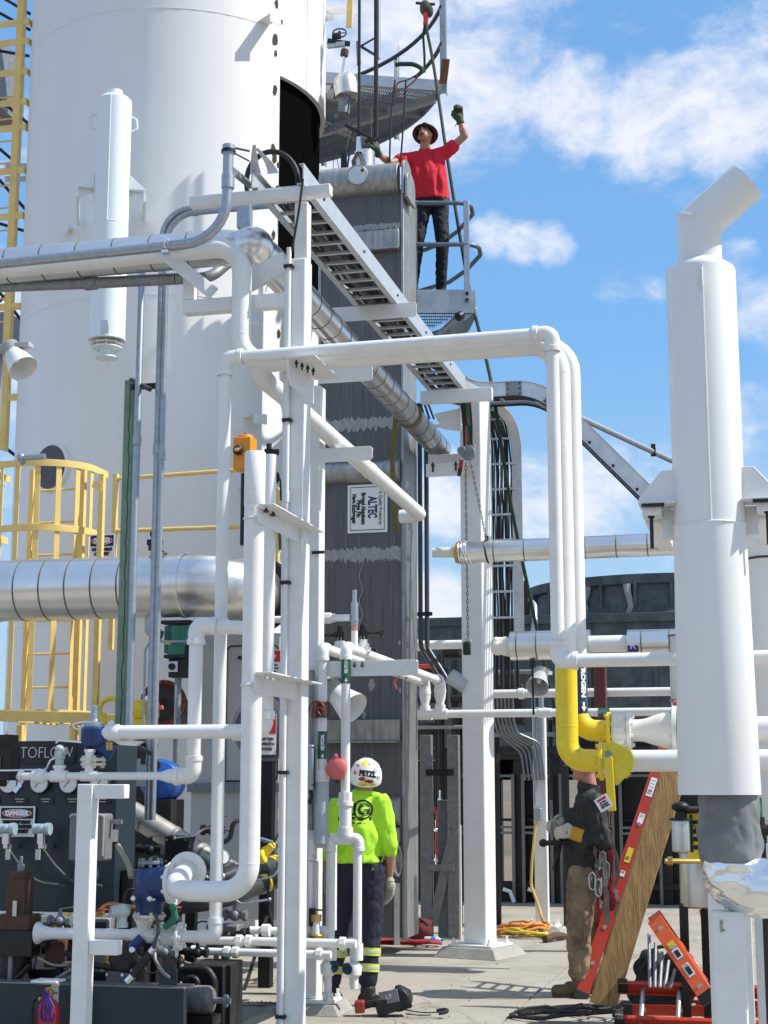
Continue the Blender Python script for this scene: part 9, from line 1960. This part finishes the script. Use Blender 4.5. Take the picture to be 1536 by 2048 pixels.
mb=MB(); mb.box(c+V((.0,.0,.09)),(.26,.16,.11),Matrix.Rotation(.3,3,'Z')@Matrix.Rotation(-.25,3,'Y')); mb.cyl(c+V((.05,-.06,.12)),c+V((.05,.08,.12)),.085,n=18); mb.bar(c+V((.02,.02,.20)),c+V((.12,.0,.16)),.08,.05); build(mb,'gear_case',DARK,hoist,bevel=.012)
mb=MB(); mb.bar(c+V((-.10,-.02,.10)),c+V((-.26,-.05,.06)),.07,.05); build(mb,'lever',DARK,hoist,bevel=.01); mb=MB(); mb.bar(c+V((-.20,-.055,.07)),c+V((-.27,-.07,.065)),.11,.085); build(mb,'red_grip',REDD,hoist,bevel=.01)
mb=MB(); mb.bar(c+V((-.08,-.085,.13)),c+V((.06,-.085,.16)),.012,.09,ZZ); build(mb,'side_plate',GALVD,hoist,bevel=.003)
textmesh('L9',  'marking',SIGNW,hoist,c+V((-.01,-.093,.15)),X_+ZZ*.2,ZZ,.03,.001)
chainrun(c+V((.1,-.02,.05)),c+V((.34,-.02,.04)),.01,hoist,.011,.05); chainrun(c+V((.12,-.08,.03)),c+V((.30,-.10,.03)),.005,hoist,.011,.05)
mb=MB(); mb.tube(fillet([c+V((.33,-.02,.05)),c+V((.40,-.0,.06)),c+V((.42,-.05,.05)),c+V((.36,-.08,.04))],.03),.014,8); build(mb,'hook',DARK,hoist)
rag=MB(); c=PZ(1262,2018); rag.sphere(c+ZZ*.03,(.14,.10,.04),12); rag.sphere(c+V((.1,.05,.04)),(.09,.08,.045),12); tg=thing('rag','crumpled grey and red rag on the ground by the plank foot','rag',c); remeshed(rag,'cloth',M('rag_cloth',(.10,.10,.12),.9,0,(.35,.08,.08),9,.9),tg,.014,1,.03,9)
for k_,(px,py,l_,a_) in enumerate(((470,2000,.9,.1),(560,1990,.5,.4))):
    c=PZ(px,py); 
coil('hose_loop','thin tan hose lying in loops on the ground beside the pump motor',PZ(505,1972),.25,3,.010,M('tan_hose',(.3,.27,.2),.6),'hose',9,.6,.05)
lmb=MB(); c=PZ(548,2008); 
for i in range(90):
    q=c+V((rn.gauss(0,.12),rn.gauss(0,.05),.004)); a=rn.uniform(0,6); s_=rn.uniform(.008,.02); lmb.add([q+V((math.cos(a)*s_,math.sin(a)*s_,rn.uniform(0,.012))),q+V((math.cos(a+2)*s_,math.sin(a+2)*s_,rn.uniform(0,.01))),q+V((math.cos(a+4)*s_,math.sin(a+4)*s_,rn.uniform(0,.012)))],[(0,1,2)])
tag(build(lmb,'leaf_litter',RUST,smooth=0),None,None,kind='stuff')

gm_=MB(); rg_=random.Random(61)
for k_ in range(320):
    q=PZ(rg_.uniform(460,1440),rg_.uniform(1885,2060)); s_=rg_.choice([.003,.004,.006,.010]); a=rg_.uniform(0,6)
    gm_.add([q+V((math.cos(a)*s_,math.sin(a)*s_,0)),q+V((math.cos(a+2.1)*s_,math.sin(a+2.1)*s_,0)),q+V((math.cos(a+4.2)*s_,math.sin(a+4.2)*s_,0)),q+ZZ*s_*1.1],[(0,1,3),(1,2,3),(2,0,3),(0,2,1)])
tag(build(gm_,'grit',M('grit',(.14,.12,.09),.9,0,(.3,.27,.22),40,.8),smooth=0),None,None,kind='stuff')
